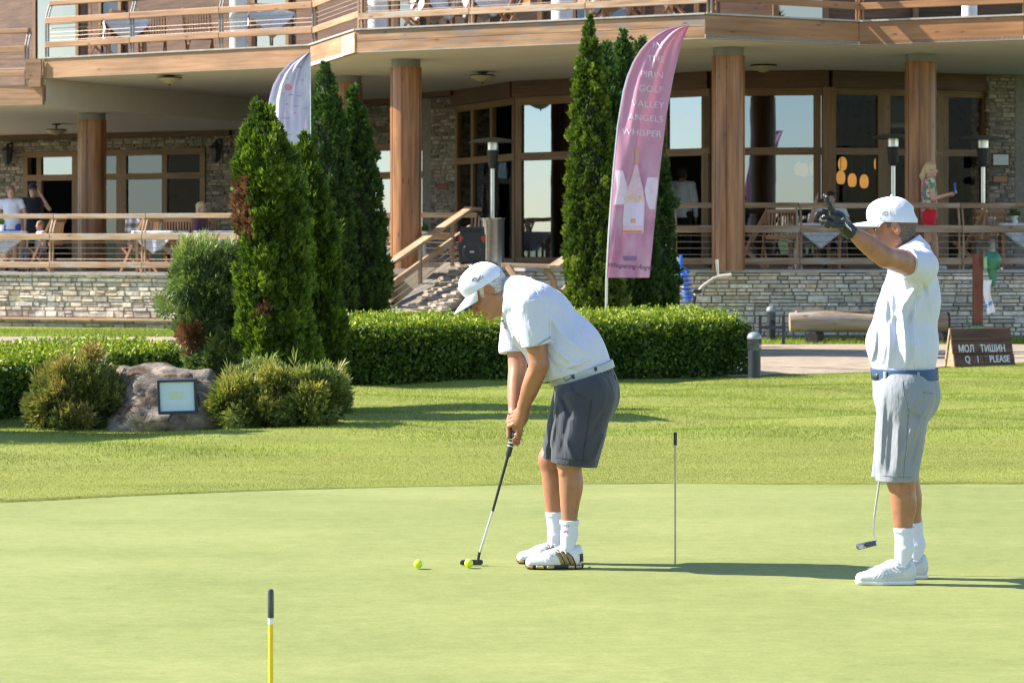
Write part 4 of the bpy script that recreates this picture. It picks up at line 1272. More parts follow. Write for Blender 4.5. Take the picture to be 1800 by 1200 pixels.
pf, banner, ptp = flag('tall pink feather flag with white capital letters and a bottle print behind the hedge', Dp,
    [(45, 1206), (47, 1192), (52, 1174), (62, 1156), (75, 1140), (90, 1127), (110, 1115), (135, 1105), (160, 1098), (220, 1088), (300, 1080), (400, 1073), (488, 1068.5)],
    [(45, 1211.5), (60, 1205), (80, 1197), (130, 1185), (200, 1172), (300, 1160), (400, 1150), (494, 1141)], 1066, cloth_mat('pink flag cloth', pink), fold=fold_p)
mb = MB(); lp = [(1066, 655), (1068, 490), (1073, 400), (1080, 300), (1088, 220), (1098, 160), (1105, 135), (1115, 110), (1127, 90), (1140, 75), (1156, 62), (1174, 52), (1192, 47), (1209, 45)]
mb.tube([P(a - 1.5, b, Dp + .02 + (fold_p(0, b) if b < 489 else 0)) for a, b in lp], [.017] * 3 + [.012] * 4 + [.008] * 7, 8); mb.build('pole', m_steel, pf, smooth=True)
m_lav = M('lavender print', (.78, .58, .74), .6, .05, 20)
def px_text(s, cx, cy, h_px, mat, slant=0., rot=0., shear=0., bold=0., name='lettering', pt=None, parent=None, D=None, fold=None, align='CENTER', sp=1.0):
    V, F = text_geo(s, 1.0, align, 0, bold, shear)
    k = h_px / .72
    ca, sa = math.cos(rot), math.sin(rot)
    W = []
    for v in V:
        x, y = v.x * k * sp, -v.y * k
        qx, qy = cx + x * ca - y * sa, cy + x * sa + y * ca
        W.append((qx, qy))
    Vs = []
    for qx, qy in W:
        a = np.interp(qy, [p[0] for p in flag_l], [p[1] for p in flag_l]); b = np.interp(qy, [p[0] for p in flag_r], [p[1] for p in flag_r])
        u = (qx - a) / (b - a); Vs.append(P(qx, qy, Dp + fold_p(u, qy) - .007))
    return mesh_obj(name, Vs, F, mat, parent)
flag_l = [(45, 1206), (47, 1192), (52, 1174), (62, 1156), (75, 1140), (90, 1127), (110, 1115), (135, 1105), (160, 1098), (220, 1088), (300, 1080), (400, 1073), (488, 1068.5)]
flag_r = [(45, 1211.5), (60, 1205), (80, 1197), (130, 1185), (200, 1172), (300, 1160), (400, 1150), (494, 1141)]
for s, cx, cy in (('IN', 1156, 80), ('THE', 1153, 105), ('PIRIN', 1146, 132), ('GOLF', 1144, 157), ('VALLEY', 1139, 184), ('ANGELS', 1135, 208), ('WHISPER', 1128, 234)):
    px_text(s, cx, cy, 11.5, m_lav, rot=.08, parent=banner, bold=.0, sp=1.08)
m_ink = M('dark purple ink', (.10, .05, .12), .6, .1, 20)
px_text('Whispering Angel', 1106, 468, 8.5, m_ink, rot=.06, shear=.35, parent=banner, sp=.92)
def decal(poly, mat, name, off=.006):
    V = []
    for qx, qy in poly:
        a = np.interp(qy, [p[0] for p in flag_l], [p[1] for p in flag_l]); b = np.interp(qy, [p[0] for p in flag_r], [p[1] for p in flag_r])
        V.append(P(qx, qy, Dp + fold_p((qx - a) / (b - a), qy) - off))
    return mesh_obj(name, V, tri_fill(poly), mat, banner)
def dense(poly, step=4):
    out = []
    for i in range(len(poly)):
        a, b = poly[i], poly[(i + 1) % len(poly)]; L_ = math.hypot(b[0] - a[0], b[1] - a[1]); k = max(1, int(L_ / step))
        out += [(a[0] + (b[0] - a[0]) * j / k, a[1] + (b[1] - a[1]) * j / k) for j in range(k)]
    return out
def strips(rows, mat, name, off):
    """rows: (row, left, right) -> a printed shape following the cloth"""
    ys_ = np.arange(rows[0][0], rows[-1][0] + .1, 4.); V, F = [], []
    for y in ys_:
        l_, r_2 = np.interp(y, [q[0] for q in rows], [q[1] for q in rows]), np.interp(y, [q[0] for q in rows], [q[2] for q in rows])
        for k in range(6):
            qx = l_ + (r_2 - l_) * k / 5
            a = np.interp(y, [p[0] for p in flag_l], [p[1] for p in flag_l]); b = np.interp(y, [p[0] for p in flag_r], [p[1] for p in flag_r])
            V.append(P(qx, y, Dp + fold_p((qx - a) / (b - a), y) - off))
    for j in range(len(ys_) - 1):
        for k in range(5): F.append((j * 6 + k, j * 6 + k + 1, (j + 1) * 6 + k + 1, (j + 1) * 6 + k))
    return mesh_obj(name, V, F, mat, banner)
strips([(300, 1081, 1095), (330, 1084, 1103), (360, 1078, 1098)], M('white wing print', (.72, .54, .66), .6, .12, 8), 'printed_wing', .005)
strips([(312, 1138, 1157), (335, 1133, 1156), (352, 1136, 1153), (368, 1141, 1151)], M('white wing print right', (.72, .54, .67), .6, .12, 8), 'printed_wing', .005)
strips([(290, 1116, 1121), (310, 1111, 1125), (335, 1102, 1131), (360, 1098, 1134), (412, 1094, 1131)], M('pale bottle print', (.74, .47, .55), .6, .14, 9), 'printed_bottle', .008)
strips([(258, 1117, 1124), (290, 1115.5, 1122)], M('copper capsule print', (.60, .30, .26), .6, .1, 9), 'printed_bottle_neck', .009)
strips([(356, 1097, 1132), (398, 1094, 1130)], M('pale label print', (.72, .55, .71), .6, .04, 9), 'printed_label', .010)
strips([(344, 1099, 1131), (355, 1098, 1131)], M('orange wine print', (.76, .48, .36), .6, .3, 12), 'printed_wine', .010)
strips([(405, 1094, 1129), (410, 1092, 1128)], M('orange foot print', (.66, .22, .12), .6, .1, 12), 'printed_bottle_foot', .010)
strips([(384, 1109, 1117), (392, 1108, 1118)], M('orange emblem print', (.7, .33, .22), .6, .1, 12), 'printed_emblem', .012)
strips([(371, 1098, 1126), (373, 1098, 1126)], m_ink, 'printed_script', .012)
strips([(450, 1094, 1118), (455, 1096, 1119), (461, 1098, 1117)], M('faded purple print', (.22, .12, .22), .6, .3, 90), 'printed_emblem', .006)

Dw = 33.0
def whitef(N, L, uv):
    n = tex_noise(N, L, mapping(N, L, uv, (3, 5, 1)), 2., 2)
    r = ramp(N, [(.4, (.62, .60, .74)), (.6, (.70, .68, .79))]); L.new(n.outputs['Fac'], r.inputs[0]); return r.outputs[0]
def fold_w(u, py):
    t = (py - 92) / 300
    return .04 * math.sin(u * 12 + t * 4) * (1 - .4 * t) + .02 * math.sin(u * 25 - t * 6)
wl = [(92, 542), (97, 532), (103, 522), (112, 508), (130, 491), (150, 480), (175, 473), (200, 471), (260, 472), (340, 474), (430, 478)]
wr = [(92, 544.5), (200, 544), (430, 543)]
wf, wban, ptw = flag('white feather flag with faint grey and red print among the left conifers', Dw, wl, wr, 545, cloth_mat('white flag cloth', whitef), fold=fold_w)
mb = MB(); mb.tube([P(545.5, 640, Dw), P(545.5, 430, Dw), P(545.5, 92, Dw)], [.016, .013, .007], 8); mb.build('pole', m_steel, wf, smooth=True)
m_gp = M('grey print', (.36, .37, .45), .6, .1, 30); m_rp = M('red print', (.62, .20, .27), .6, .1, 30)
def wdecal(rows, mat, name):
    V, F = [], []
    for y, l_, r_2 in rows:
        for k in range(5):
            qx = l_ + (r_2 - l_) * k / 4
            a = np.interp(y, [p[0] for p in wl], [p[1] for p in wl]); u = (qx - a) / (544 - a); V.append(P(qx, y + .0, Dw + fold_w(u, y) - .007))
    for j in range(len(rows) - 1):
        for k in range(4): F.append((j * 5 + k, j * 5 + k + 1, (j + 1) * 5 + k + 1, (j + 1) * 5 + k))
    mesh_obj(name, V, F, mat, wban)
wdecal([(148, 504, 508), (151, 501, 512), (156, 501, 512), (159, 504, 509)], m_rp, 'printed_dot')
for (y, a, b) in ((117, 520, 530), (124, 505, 512), (132, 493, 500), (137, 499, 506), (164, 486, 500), (166, 506, 516), (168, 520, 530), (186, 516, 526), (190, 530, 540), (207, 492, 508), (230, 488, 496), (236, 500, 512)):
    wdecal([(y, a, b), (y + 1.6, a + 1, b + 1)], m_gp, 'printed_line')
for (y, a) in ((182, 502), (198, 516), (140, 529), (122, 516)): wdecal([(y, a, a + 4), (y + 2, a, a + 4)], m_rp, 'printed_line')

# --- bollard lamps and the low barrier
def bollard(label, px, D, h, r):
    c = Vector((X(px, D), D, float(lawn_z(np.array([X(px, D)]), np.array([D]))[0]) - .02))
    t_ = thing('bollard_light', label, 'bollard', c, 'bollard lights by the path')
    MB().lathe([(r * 1.15, 0), (r * 1.15, .03), (r * .9, .035), (r * .9, h * .63)], c, 18).build('post', M('blue black bollard paint', (.018, .023, .033), .45, .15, 12), t_, smooth=True)
    for k in range(6):
        z = h * (.645 + .035 * k)
        MB().lathe([(r * .78, z), (r * 1.02, z + .002), (r * 1.02, z + .010), (r * .78, z + .013)], c, 18).build('louvre', m_blackm, t_, smooth=True)
    MB().lathe([(r * .66, h * .63), (r * .66, h * .86)], c, 14).build('lamp', m_lens, t_, smooth=True)
    prof = [(r * 1.04, h * .855), (r * 1.04, h * .88)] + [(r * 1.04 * math.cos(a), h * .88 + h * .12 * math.sin(a)) for a in np.linspace(.2, 1.5, 6)]
    MB().lathe(prof, c, 18).build('cap', M('domed grey cap', (.24, .25, .27), .4, .08, 10, metal=.3), t_, smooth=True)
bollard('dark bollard light with a domed grey cap at the right end of the hedge', 1326, 28.25, .535, .078)
bollard('small bollard light standing by the stone wall next to a black barrier', 1355.5, 38.9, .56, .075)
lb_ = thing('barrier', 'low black metal barrier with a single rail beside the farther bollard light', 'barrier', P(1377, 610, 37.6))
for px in (1336, 1377): MB().box((X(px, 37.6), 37.6, ZL + .21), (.045, .045, .44)).build('post', m_blackm, lb_)
MB().beam((X(1338.7, 37.6), 37.6, ZL + .25), (X(1374.3, 37.6), 37.6, ZL + .25), .03, .05).build('rail', m_blackm, lb_)

# --- log bench
w_log = wood('bleached log', (.15, .105, .07), (.30, .225, .155), (.44, .355, .265), rough=.8, grain=(.8, 7, 7), weather=(.30, .28, .26), bmp=.5)
m_end = M('dark log end', (.055, .045, .04), .85, .35, 18, .4, 30)
lg = thing('log_bench', 'long bleached log bench lying on two short dark logs before the stone wall', 'bench', (X(1528, 38.2), 38.2, ZL))
mb = MB(); pts, rs = [], []
for k in range(15):
    t = k / 14; pts.append((X(1388 + 276 * t, 38.25), 38.25, ZL + .305 + .012 * math.sin(t * 7))); rs.append(.148 + .012 * math.sin(t * 9) + random.uniform(-.004, .004) + .012 * t)
mb.tube(pts, rs, 18); mb.build('seat_log', w_log, lg, smooth=True)
MB().beam((X(1400, 38.25), 38.32, ZL + .462), (X(1530, 38.25), 38.32, ZL + .462), .24, .03).build('seat_board', w_rail_grey, lg)
for px, r in ((1429, .088), (1652, .09)):
    mb = MB(); mb.tube([(X(px, 37.7), 37.9, ZL + r - .01), (X(px, 38.6) + .1, 38.7, ZL + r - .01)], r, 16); mb.build('support_log', m_end, lg, smooth=True)
mb = MB(); mb.tube([(X(1665.2, 38.25), 38.25, ZL + .305), (X(1668, 38.25), 38.25, ZL + .305)], .155, 18); mb.build('log_end', m_end, lg, smooth=True)

# --- A-frame sign
sg = thing('folding_sign', 'brown plank A-frame sign asking for quiet in white letters, some missing', 'sign', (X(1722, 30.8), 30.8, ZL))
w_sign = wood('dark plank', (.050, .022, .013), (.095, .046, .028), (.14, .078, .052), rough=.7, grain=(1.5, 16, 16))
yaw = R(17)
zs = float(lawn_z(np.array([5.6]), np.array([30.6]))[0])
o0 = P(1678, 655, 30.5); o0.z = zs + .0
ux = Vector((math.cos(yaw), math.sin(yaw), 0)); back = Vector((-math.sin(yaw), math.cos(yaw), 0))
W_, H_s = .80, .475
upv = (Vector((0, 0, 1)) * .455 + back * .13).normalized()
nrm = ux.cross(upv).normalized()
for k in range(3):
    a = o0 + upv * (H_s * (k + .5) / 3) + ux * random.uniform(-.008, .008)
    MB().beam(a - ux * .0, a + ux * W_, .028, H_s / 3 - .004, upv).build('plank', w_sign, sg, bevel=.004)
o1 = o0 + back * .27
upb = (Vector((0, 0, 1)) * .455 - back * .13).normalized()
for k in range(3):
    a = o1 + upb * (H_s * (k + .5) / 3)
    MB().beam(a, a + ux * W_, .028, H_s / 3 - .004, upb).build('plank', w_rail, sg, bevel=.004)
mb = MB(); tt = o0 + upv * H_s
mb.prism([o0 + ux * .02, o1 + ux * .02, tt + ux * .02 - upv * .02], ux * .02); mb.build('end_panel', wood('pale end board', (.34, .20, .11), (.46, .29, .17), (.54, .37, .23)), sg)
m_let = M('white letters', (.62, .60, .57), .6, .1, 40); m_letd = M('faded letter ghosts', (.16, .10, .07), .7, .2, 40)
def sign_row(items, u0, u1, v, size):
    geo = [text_geo(s, size, 'LEFT', .003, .002) + (m_,) for s, m_ in items]
    wd = [max(w[0] for w in g[0]) for g in geo]; gap = .022
    k = (u1 - u0) / (sum(wd) + gap * (len(wd) - 1)); u = u0
    for (V, F, m_), w_ in zip(geo, wd):
        mesh_obj('lettering', [o0 + ux * (u + w[0] * k) + upv * (v + w[1]) + nrm * (.0165 + w[2]) for w in V], F, m_, sg)
        u += (w_ + gap) * k
sign_row([('МОЛ', m_let), ('Я ', m_letd), ('ТИШИН', m_let)], .07, .69, .215, .120)
sign_row([('Q', m_let), ('U', m_letd), ('I', m_let), ('E', m_letd), ('T ', m_letd), ('PLEASE', m_let)], .14, .735, .085, .115)

# --- ball washer on a red post, and the post with the coiled blue hose
bw = thing('ball_washer', 'green golf ball washer on a red brown post with a towel hanging under it', 'ball washer', (X(1718, 38.0), 38.0, ZL))
def at(px, py, D): return P(px, py, D)
MB().box((X(1718.5, 38.), 38.0, ZL + .66), (.14, .12, 1.34), along=2).build('post', m_red_w, bw, bevel=.008)
mb = MB(); c = at(1744, 460, 37.86)
rings = []
for k in range(13):
    a = -math.pi / 2 + math.pi * k / 12
    rings.append((max(.004, .135 * math.cos(a) * (1.0 if k > 6 else .95)), .15 * math.sin(a)))
mb.lathe(rings, (0, 0, 0), 20)
mb.V = [tuple(c + Matrix.Rotation(R(14), 3, 'Y') @ Vector((v[0], v[1] * .75, v[2]))) for v in mb.V]
mb.build('head', m_green_p, bw, smooth=True)
mb = MB(); mb.tube([at(1744, 474, 37.88), at(1745, 490, 37.88), at(1746, 504, 37.88)], [.075, .05, .035], 12); mb.build('neck', m_green_p, bw, smooth=True)
MB().box(at(1732, 462, 37.72), (.05, .06, .19)).build('clear_cover', M('pale green cover', (.24, .42, .20), .3, .1, 10), bw, bevel=.02)
mb = MB(); mb.tube([at(1756, 470, 37.8), at(1761, 472, 37.72)], .02, 8); mb.build('crank_knob', m_steel, bw)
mb = MB(); mb.box(at(1716, 579, 37.9), (.22, .2, .13)); mb.build('foot', m_green_p, bw, bevel=.01)
tw_ = thing('towel', 'white towel with a blue stripe hanging from the green ball washer', 'towel', at(1736, 500, 37.85))
V, F = [], []
for s in (0, .012):
    for j in range(14):
        for i in range(8):
            u, v = i / 7, j / 13
            px = 1729 + 4 * v - 2 * math.sin(v * 5) + u * (15 - 3 * math.sin(v * 3)); py = 492 + 56 * v + 5 * (1 - u) * v
            V.append(P(px, py, 37.78 + s + .02 * math.sin(u * 9 + v * 3)))
for s in (0, 1):
    b = s * 112
    for j in range(13):
        for i in range(7):
            q = (b + j * 8 + i, b + j * 8 + i + 1, b + (j + 1) * 8 + i + 1, b + (j + 1) * 8 + i); F.append(q if s == 0 else q[::-1])
mesh_obj('fabric', V, F, M('towel white', (.74, .74, .76), .9, .08, 30), tw_, smooth=True)
mesh_obj('stripe', [P(1732, 536, 37.77), P(1745, 528, 37.765), P(1745, 532, 37.765), P(1733, 543, 37.77)], [(0, 1, 2, 3)], M('blue stripe', (.08, .25, .55), .8, .1, 30), tw_)
hp = thing('hose_post', 'short red brown post with a coiled blue hose by the pink flag', 'post', (X(1183, 36.8), 36.8, ZL))
MB().box((X(1183, 36.8), 36.8, ZL + .58), (.19, .12, 1.19), along=2).build('post', m_red_w, hp, bevel=.008)
MB().lathe([(.04, -.05), (.06, -.02), (.06, .03), (.03, .05)], P(1190, 487, 36.7), 12).build('tap', m_green_p, hp, smooth=True)
mb = MB(); pts = []
for k in range(90):
    t = k / 89; a = t * 2 * math.pi * 7
    pts.append(P(1203 + 8 * t + 9 * math.cos(a), 478 + 52 * t, 36.65 + .07 * math.sin(a)))
mb.tube([P(1197, 456, 36.7), P(1199, 468, 36.66)] + pts, .012, 6); mb.build('coil_hose', m_blue_p, hp, smooth=True)
mb = MB(); mb.tube([P(1197, 448, 36.7), P(1196, 470, 36.68), P(1205, 488, 36.66)], [.02, .035, .015], 8); mb.build('hose_handle', m_blue_p, hp, smooth=True)
m_grw = M('pale grey cable', (.38, .40, .38), .5, .1, 10)
for k in range(2):
    mb = MB(); mb.tube([P(1148, 430 + 2 * k, 36.9), P(1164, 428 + 4 * k, 36.85), P(1180, 437 + 5 * k, 36.8), P(1190, 450 + 5 * k, 36.75), P(1197, 466, 36.7)], .010, 6); mb.build('cable', m_grw, hp, smooth=True)
gt = thing('golf_trolley', 'push golf trolley with a curved grey handle standing behind the hedge', 'trolley', P(1240, 560, 33.5))
mb = MB(); mb.tube([P(1222, 520, 33.4), P(1236, 503, 33.4), P(1254, 490, 33.4), P(1272, 484, 33.4)], [.03, .026, .024, .024], 10); mb.build('handle', M('grey handle', (.30, .28, .25), .5, .1, 10), gt, smooth=True)
mb = MB(); mb.tube([P(1262, 487, 33.4), P(1286, 484, 33.38)], .033, 10); mb.build('grip', M('tan rubber grip', (.42, .36, .28), .6, .15, 20), gt, smooth=True)
mb = MB(); mb.tube([P(1263, 488, 33.42), P(1261, 474, 33.42), P(1260, 456, 33.42)], [.012, .02, .024], 10); mb.build('umbrella_holder', m_steel, gt, smooth=True)
mb = MB(); mb.tube([P(1222, 520, 33.4), P(1215, 560, 33.5), P(1240, 620, 33.5)], .022, 8); mb.build('frame', m_black, gt, smooth=True)
mb = MB(); mb.box(P(1226, 512, 33.36), (.11, .06, .05)); mb.build('bracket', m_black, gt, bevel=.01)
for dx in (-26, 30):
    c = P(1240 + dx, 0, 33.5); c.z = ZL + .15
    mb = MB(); mb.tube([c + Vector((0, -.03, 0)), c + Vector((0, .03, 0))], .15, 18); mb.build('wheel', m_black, gt, smooth=True)

# --- patio heaters
def heater(label, px, D):
    c = Vector((X(px, D), D, ZT))
    t_ = thing('patio_heater', label, 'patio heater', c, 'patio heaters on the terrace')
    MB().lathe([(.23, 0), (.23, .03), (.20, .04), (.20, .80), (.215, .82), (.215, .85)], c, 24).build('cylinder_housing', m_steel, t_, smooth=True)
    MB().lathe([(.036, .85), (.036, 1.72)], c, 12).build('pole', m_steel, t_, smooth=True)
    MB().lathe([(.05, 1.70), (.085, 1.78), (.10, 1.98), (.115, 2.02)], c, 18).build('burner', m_blackm, t_, smooth=True)
    MB().lathe([(.09, 2.02), (.09, 2.16)], c, 18).build('burner_mesh', m_steel, t_, smooth=True)
    MB().lathe([(.42, 2.155), (.43, 2.16), (.30, 2.205), (.10, 2.235), (.02, 2.24)], c, 32).build('reflector_hood', M('grey hood', (.20, .215, .22), .4, .1, 6, metal=.5), t_, smooth=True)
    return t_
heater('steel patio heater with a barrel base beside the black loudspeaker', 866, 44.2)
heater('patio heater whose hood touches the round column beside the yellow lamps', 1570, 42.6)
heater('patio heater under the framed notice on the right stone pier', 1728, 43.2)

# --- party loudspeaker
ls = thing('party_speaker', 'black party loudspeaker with red corner lights on top of the stone flank', 'loudspeaker', P(829, 461, 43.0))
c = P(830, 430, 43.0)
mb = MB(); hw, hh = .225, .30
mb.prism([c + Vector((x, -.16, z)) for x, z in ((-hw, -hh), (hw, -hh), (hw, hh * .55), (hw * .92, hh * .6), (hw * .9, hh), (-hw * .9, hh), (-hw * .92, hh * .6), (-hw, hh * .55))], (0, .32, 0))
mb.build('cabinet', m_blackm, ls, bevel=.02)
cf = c + Vector((0, -.168, -.12))
mb = MB(); n = 28
V = []
for r_, dy in ((.165, 0), (.15, -.012), (.12, .02), (.05, .035), (.045, .015), (.0, .01)):
    V.append([(cf.x + r_ * math.cos(2 * math.pi * k / n), cf.y + dy, cf.z + r_ * math.sin(2 * math.pi * k / n)) for k in range(n)])
mb.add(sum(V, []), [(i * n + k, i * n + (k + 1) % n, (i + 1) * n + (k + 1) % n, (i + 1) * n + k) for i in range(5) for k in range(n)])
mb.build('woofer', M('dark grey cone', (.07, .07, .075), .5, .15, 20), ls, smooth=True)
for s in (-1, 1):
    mb = MB(); mb.prism([c + Vector((s * x, -.163, z)) for x, z in ((.14, .12), (.215, .16), (.215, .05), (.19, .03))], (0, -.015, 0)); mb.build('light_strip', M('red lamp plastic', (.55, .02, .02), .3, .1, 20), ls)
MB().box(c + Vector((0, -.165, .235)), (.34, .012, .08)).build('control_panel', m_black, ls)
MB().box(cf + Vector((0, -.045, 0)), (.07, .008, .022)).build('badge', m_white, ls)

# --- lamps: ceiling bowls, wall lanterns, pendants
m_bowl = M('amber glass bowl', (.40, .33, .20), .35, .2, 12)
def bowl(label, px, py, D, zc):
    c = P(px, py, D)
    t_ = thing('ceiling_lamp', label, 'ceiling lamp', (c.x, c.y, zc), 'bowl lamps under the deck')
    MB().lathe([(.02, c.z + .06), (.02, zc - .02)], (c.x, c.y, 0), 8).build('stem', m_blackm, t_)
    MB().lathe([(.09, zc - .03), (.09, zc)], (c.x, c.y, 0), 14).build('rose', m_blackm, t_)
    MB().lathe([(.015, -.085), (.10, -.06), (.20, -.005), (.225, .02)], c, 24).build('bowl', m_bowl, t_, smooth=True)
    MB().lathe([(.228, .018), (.235, .03), (.21, .045)], c, 24).build('rim', m_blackm, t_, smooth=True)
    MB().lathe([(.004, -.12), (.018, -.1), (.012, -.08)], c, 8).build('finial', m_blackm, t_)
bowl('amber bowl ceiling lamp above the left conifers, nearest the deck edge', 298, 140, 46.2, ZC)
bowl('amber bowl ceiling lamp right of the round column beside the white flag', 848, 136, 45.2, ZC)
bowl('amber bowl ceiling lamp just right of the column behind the pink flag', 1342, 119, 43.4, ZC)
bowl('dim bowl ceiling lamp at the far left under the lower soffit', 99, 231, 54.5, ZC2)
def lantern(label, px, py, D):
    c = P(px, py, D)
    t_ = thing('wall_lantern', label, 'wall lamp', c, 'black wall lanterns')
    MB().lathe([(.03, -.30), (.10, -.22), (.13, .0), (.16, .04), (.05, .14), (.02, .2)], c, 8).build('lantern_body', m_blackm, t_)
    mb = MB(); mb.tube([c + Vector((0, 0, .18)), c + Vector((.08, .12, .22)), c + Vector((.10, .34, .0)), c + Vector((.1, .38, -.3))], .025, 6); mb.build('arm', m_blackm, t_)
lantern('black wall lantern on the stone at the far left edge', 13, 268, 60.3)
lantern('black wall lantern on the stone left of the bushy conifer', 380, 262, 57.2)
lantern('black wall lantern on the stone pier beside the round column', 750, 246, 52.3)
m_glow = emit_mat('glowing amber lamp', (.86, .42, .10), .30)
for i, (px, py, D) in enumerate([(1481, 288, 48.4), (1478, 312, 48.0), (1498, 317, 48.6), (1519, 319, 48.2), (1544, 288, 48.5), (1549, 326, 48.0), (1404, 297, 48.5), (1413, 299, 49.0), (1431, 296, 48.3)]):
    c = P(px, py, D)
    t_ = thing('pendant_lamp', 'amber oval pendant lamp glowing behind the window left of the right hand column', 'pendant lamp', c, 'glowing oval pendant lamps behind the glass')
    MB().lathe([(.04, -.125), (.072, -.09), (.085, -.02), (.08, .055), (.05, .115), (.02, .13)], c, 16).build('shade', m_glow, t_, smooth=True)
    MB().lathe([(.006, .15), (.006, ZC - c.z)], c, 6).build('cord', m_black, t_)
def plaque(name, label, px, py, D, w, h, cat, fm, im):
    c = P(px, py, D); t_ = thing(name, label, cat, c)
    MB().box(c, (w, .03, h)).build('frame', fm, t_, bevel=.006)
    MB().box(c + Vector((0, -.018, 0)), (w * .82, .01, h * .78)).build('face', im, t_)
plaque('framed_notice', 'white notice in a dark frame on the right stone pier', 1759, 281, 45.6, .33, .24, 'notice', w_beam, M('paper notice', (.55, .58, .62), .6, .1, 20))
plaque('wooden_plaque', 'small wooden plaque below the framed notice', 1758, 315, 45.6, .30, .14, 'plaque', w_beam, w_col)
plaque('wooden_plaque', 'small reddish plaque on the stone pier left of the bay window', 778, 328, 50.9, .21, .14, 'plaque', w_col, M('red brown plaque', (.26, .11, .07), .6, .2, 60))
plaque('television', 'dark television behind the window half hidden by the right hand column', 1607, 192, 46.6, 1.05, .68, 'television', M('grey tv frame', (.22, .23, .22), .4, .1, 10), m_black)

# --- terrace furniture
def make_chair(seat_mat=None):
    t_ = thing('folding_chair', 'teak folding chair', 'chair', (0, 0, 0), 'teak folding chairs')
    for k in range(6): MB().beam((-.22, -.17 + .075 * k, .44), (.22, -.17 + .075 * k, .44), .055, .018).build('seat_slat', w_teak, t_)
    mb = MB()
    for k in range(9): mb.beam((-.20 + .05 * k, -.235, .52), (-.20 + .05 * k, -.30, .93), .024, .012, (0, -1, 0))
    bk = mb.build('backrest', w_teak, t_)
    for z, y in ((.945, -.302), (.51, -.235)): MB().beam((-.25, y, z), (.25, y, z), .028, .06).build('rail', w_teak, bk)
    for s in (-1, 1):
        MB().beam((s * .25, .22, .0), (s * .25, -.31, .98), .028, .045, (0, -1, 0)).build('leg', w_teak, t_)
        MB().beam((s * .215, -.26, .0), (s * .215, .20, .43), .028, .045, (0, -1, 0)).build('leg', w_teak, t_)
        MB().beam((s * .25, -.24, .66), (s * .25, .20, .64), .045, .022).build('armrest', w_teak, t_)
    return t_
chair0 = make_chair(); chair_used = [False]
def place_chair(px, D, rz, label, z, group='teak folding chairs'):
    if not chair_used[0]: c = chair0; chair_used[0] = True
    else: c = copy_tree(chair0)
    c.location = (X(px, D), D, z); c.rotation_euler = (0, 0, R(rz)); c['label'] = label; c['group'] = group
    return c
table0 = thing('folding_table', 'table', 'table', (0, 0, 0), 'teak tables')
MB().box((0, 0, .725), (.78, .78, .03)).build('tabletop', w_teak, table0)
for sx in (-1, 1):
    for sy in (-1, 1): MB().beam((sx * .33, sy * .33, 0), (sx * .33, sy * .33, .71), .05, .05, (0, 1, 0)).build('leg', w_teak, table0)
cloth0 = None
def cloth_mesh():
    V, F = [], []
    n = 16; h = .405
    for j in range(n + 1):
        for i in range(n + 1):
            V.append((-h + 2 * h * i / n, -h + 2 * h * j / n, .748))
    for j in range(n):
        for i in range(n): F.append((j * (n + 1) + i, j * (n + 1) + i + 1, (j + 1) * (n + 1) + i + 1, (j + 1) * (n + 1) + i))
    for q in range(4):
        ca, sa = round(math.cos(q * math.pi / 2)), round(math.sin(q * math.pi / 2)); b = len(V)
        for j in range(9):
            for i in range(n + 1):
                u = -h + 2 * h * i / n; tip = .36 * (1 - abs(u) / h) ** .8 + .06
                z = .748 - tip * j / 8; off = h + .010 + .02 * math.sin(u * 26 + q) * j / 8
                x, y = u, -off
                V.append((x * ca - y * sa, x * sa + y * ca, z))
        for j in range(8):
            for i in range(n): F.append((b + j * (n + 1) + i, b + (j + 1) * (n + 1) + i, b + (j + 1) * (n + 1) + i + 1, b + j * (n + 1) + i + 1))
    return V, F
V, F = cloth_mesh()
cloth0 = mesh_obj('tablecloth', V, F, m_cloth, smooth=True); md = cloth0.modifiers.new('so', 'SOLIDIFY'); md.thickness = .004
t_used = [False]
def place_table(px, D, rz, z, where, cloth=True):
    if not t_used[0]: t, c = table0, cloth0
    else: t, c = copy_tree(table0), cloth0.copy()
    if t_used[0]: COL.objects.link(c)
    t_used[0] = True
    for o_ in (t, c): o_.location = (X(px, D), D, z); o_.rotation_euler = (0, 0, R(rz))
    t['label'] = 'small teak table under a printed cloth, ' + where
    tag(c, 'white printed tablecloth with hanging corners, ' + where, 'tablecloth', 'printed tablecloths')
def pot(px, D, z, where):
    c = Vector((X(px, D), D, z)); t_ = thing('potted_plant', 'small white pot with a green plant, ' + where, 'potted plant', c, 'white pots on the tables')
    MB().lathe([(.045, 0), (.06, .12), (.055, .12), (.05, .1)], c, 14).build('pot', m_white, t_, smooth=True)
    n = 60; Pt = np.array(c)[None] + rng.normal(0, .025, (n, 3)) + np.array([0, 0, .13]); d = rng.normal(0, .4, (n, 3)) + np.array([0, 0, .9])
    V, F, tn = sprays(Pt, d, rng.random(n), 3, .09, .009); mesh_obj('leaves', V, F, f_arb, t_, attrs={'tone': tn})
place_table(1432, 42.6, 8, ZT, 'in front of the seated man'); place_table(1796, 42.4, -6, ZT, 'at the right edge beside the slatted chair')
place_table(8, 47.6, 10, ZTL, 'at the far left before the boy'); place_table(283, 46.4, -12, ZTL, 'between the plaid blanket and the slatted chair'); place_table(382, 46.6, 5, ZTL, 'beside the person in plum')
place_chair(1368, 42.4, 4, 'slatted teak chair seen from behind, left of the seated man', ZT); place_chair(1738, 42.6, -5, 'slatted teak chair seen from behind, right of the woman in red shorts', ZT)
place_chair(1700, 41.8, 75, 'teak folding chair turned sideways by the railing, right of the woman in red shorts', ZT)
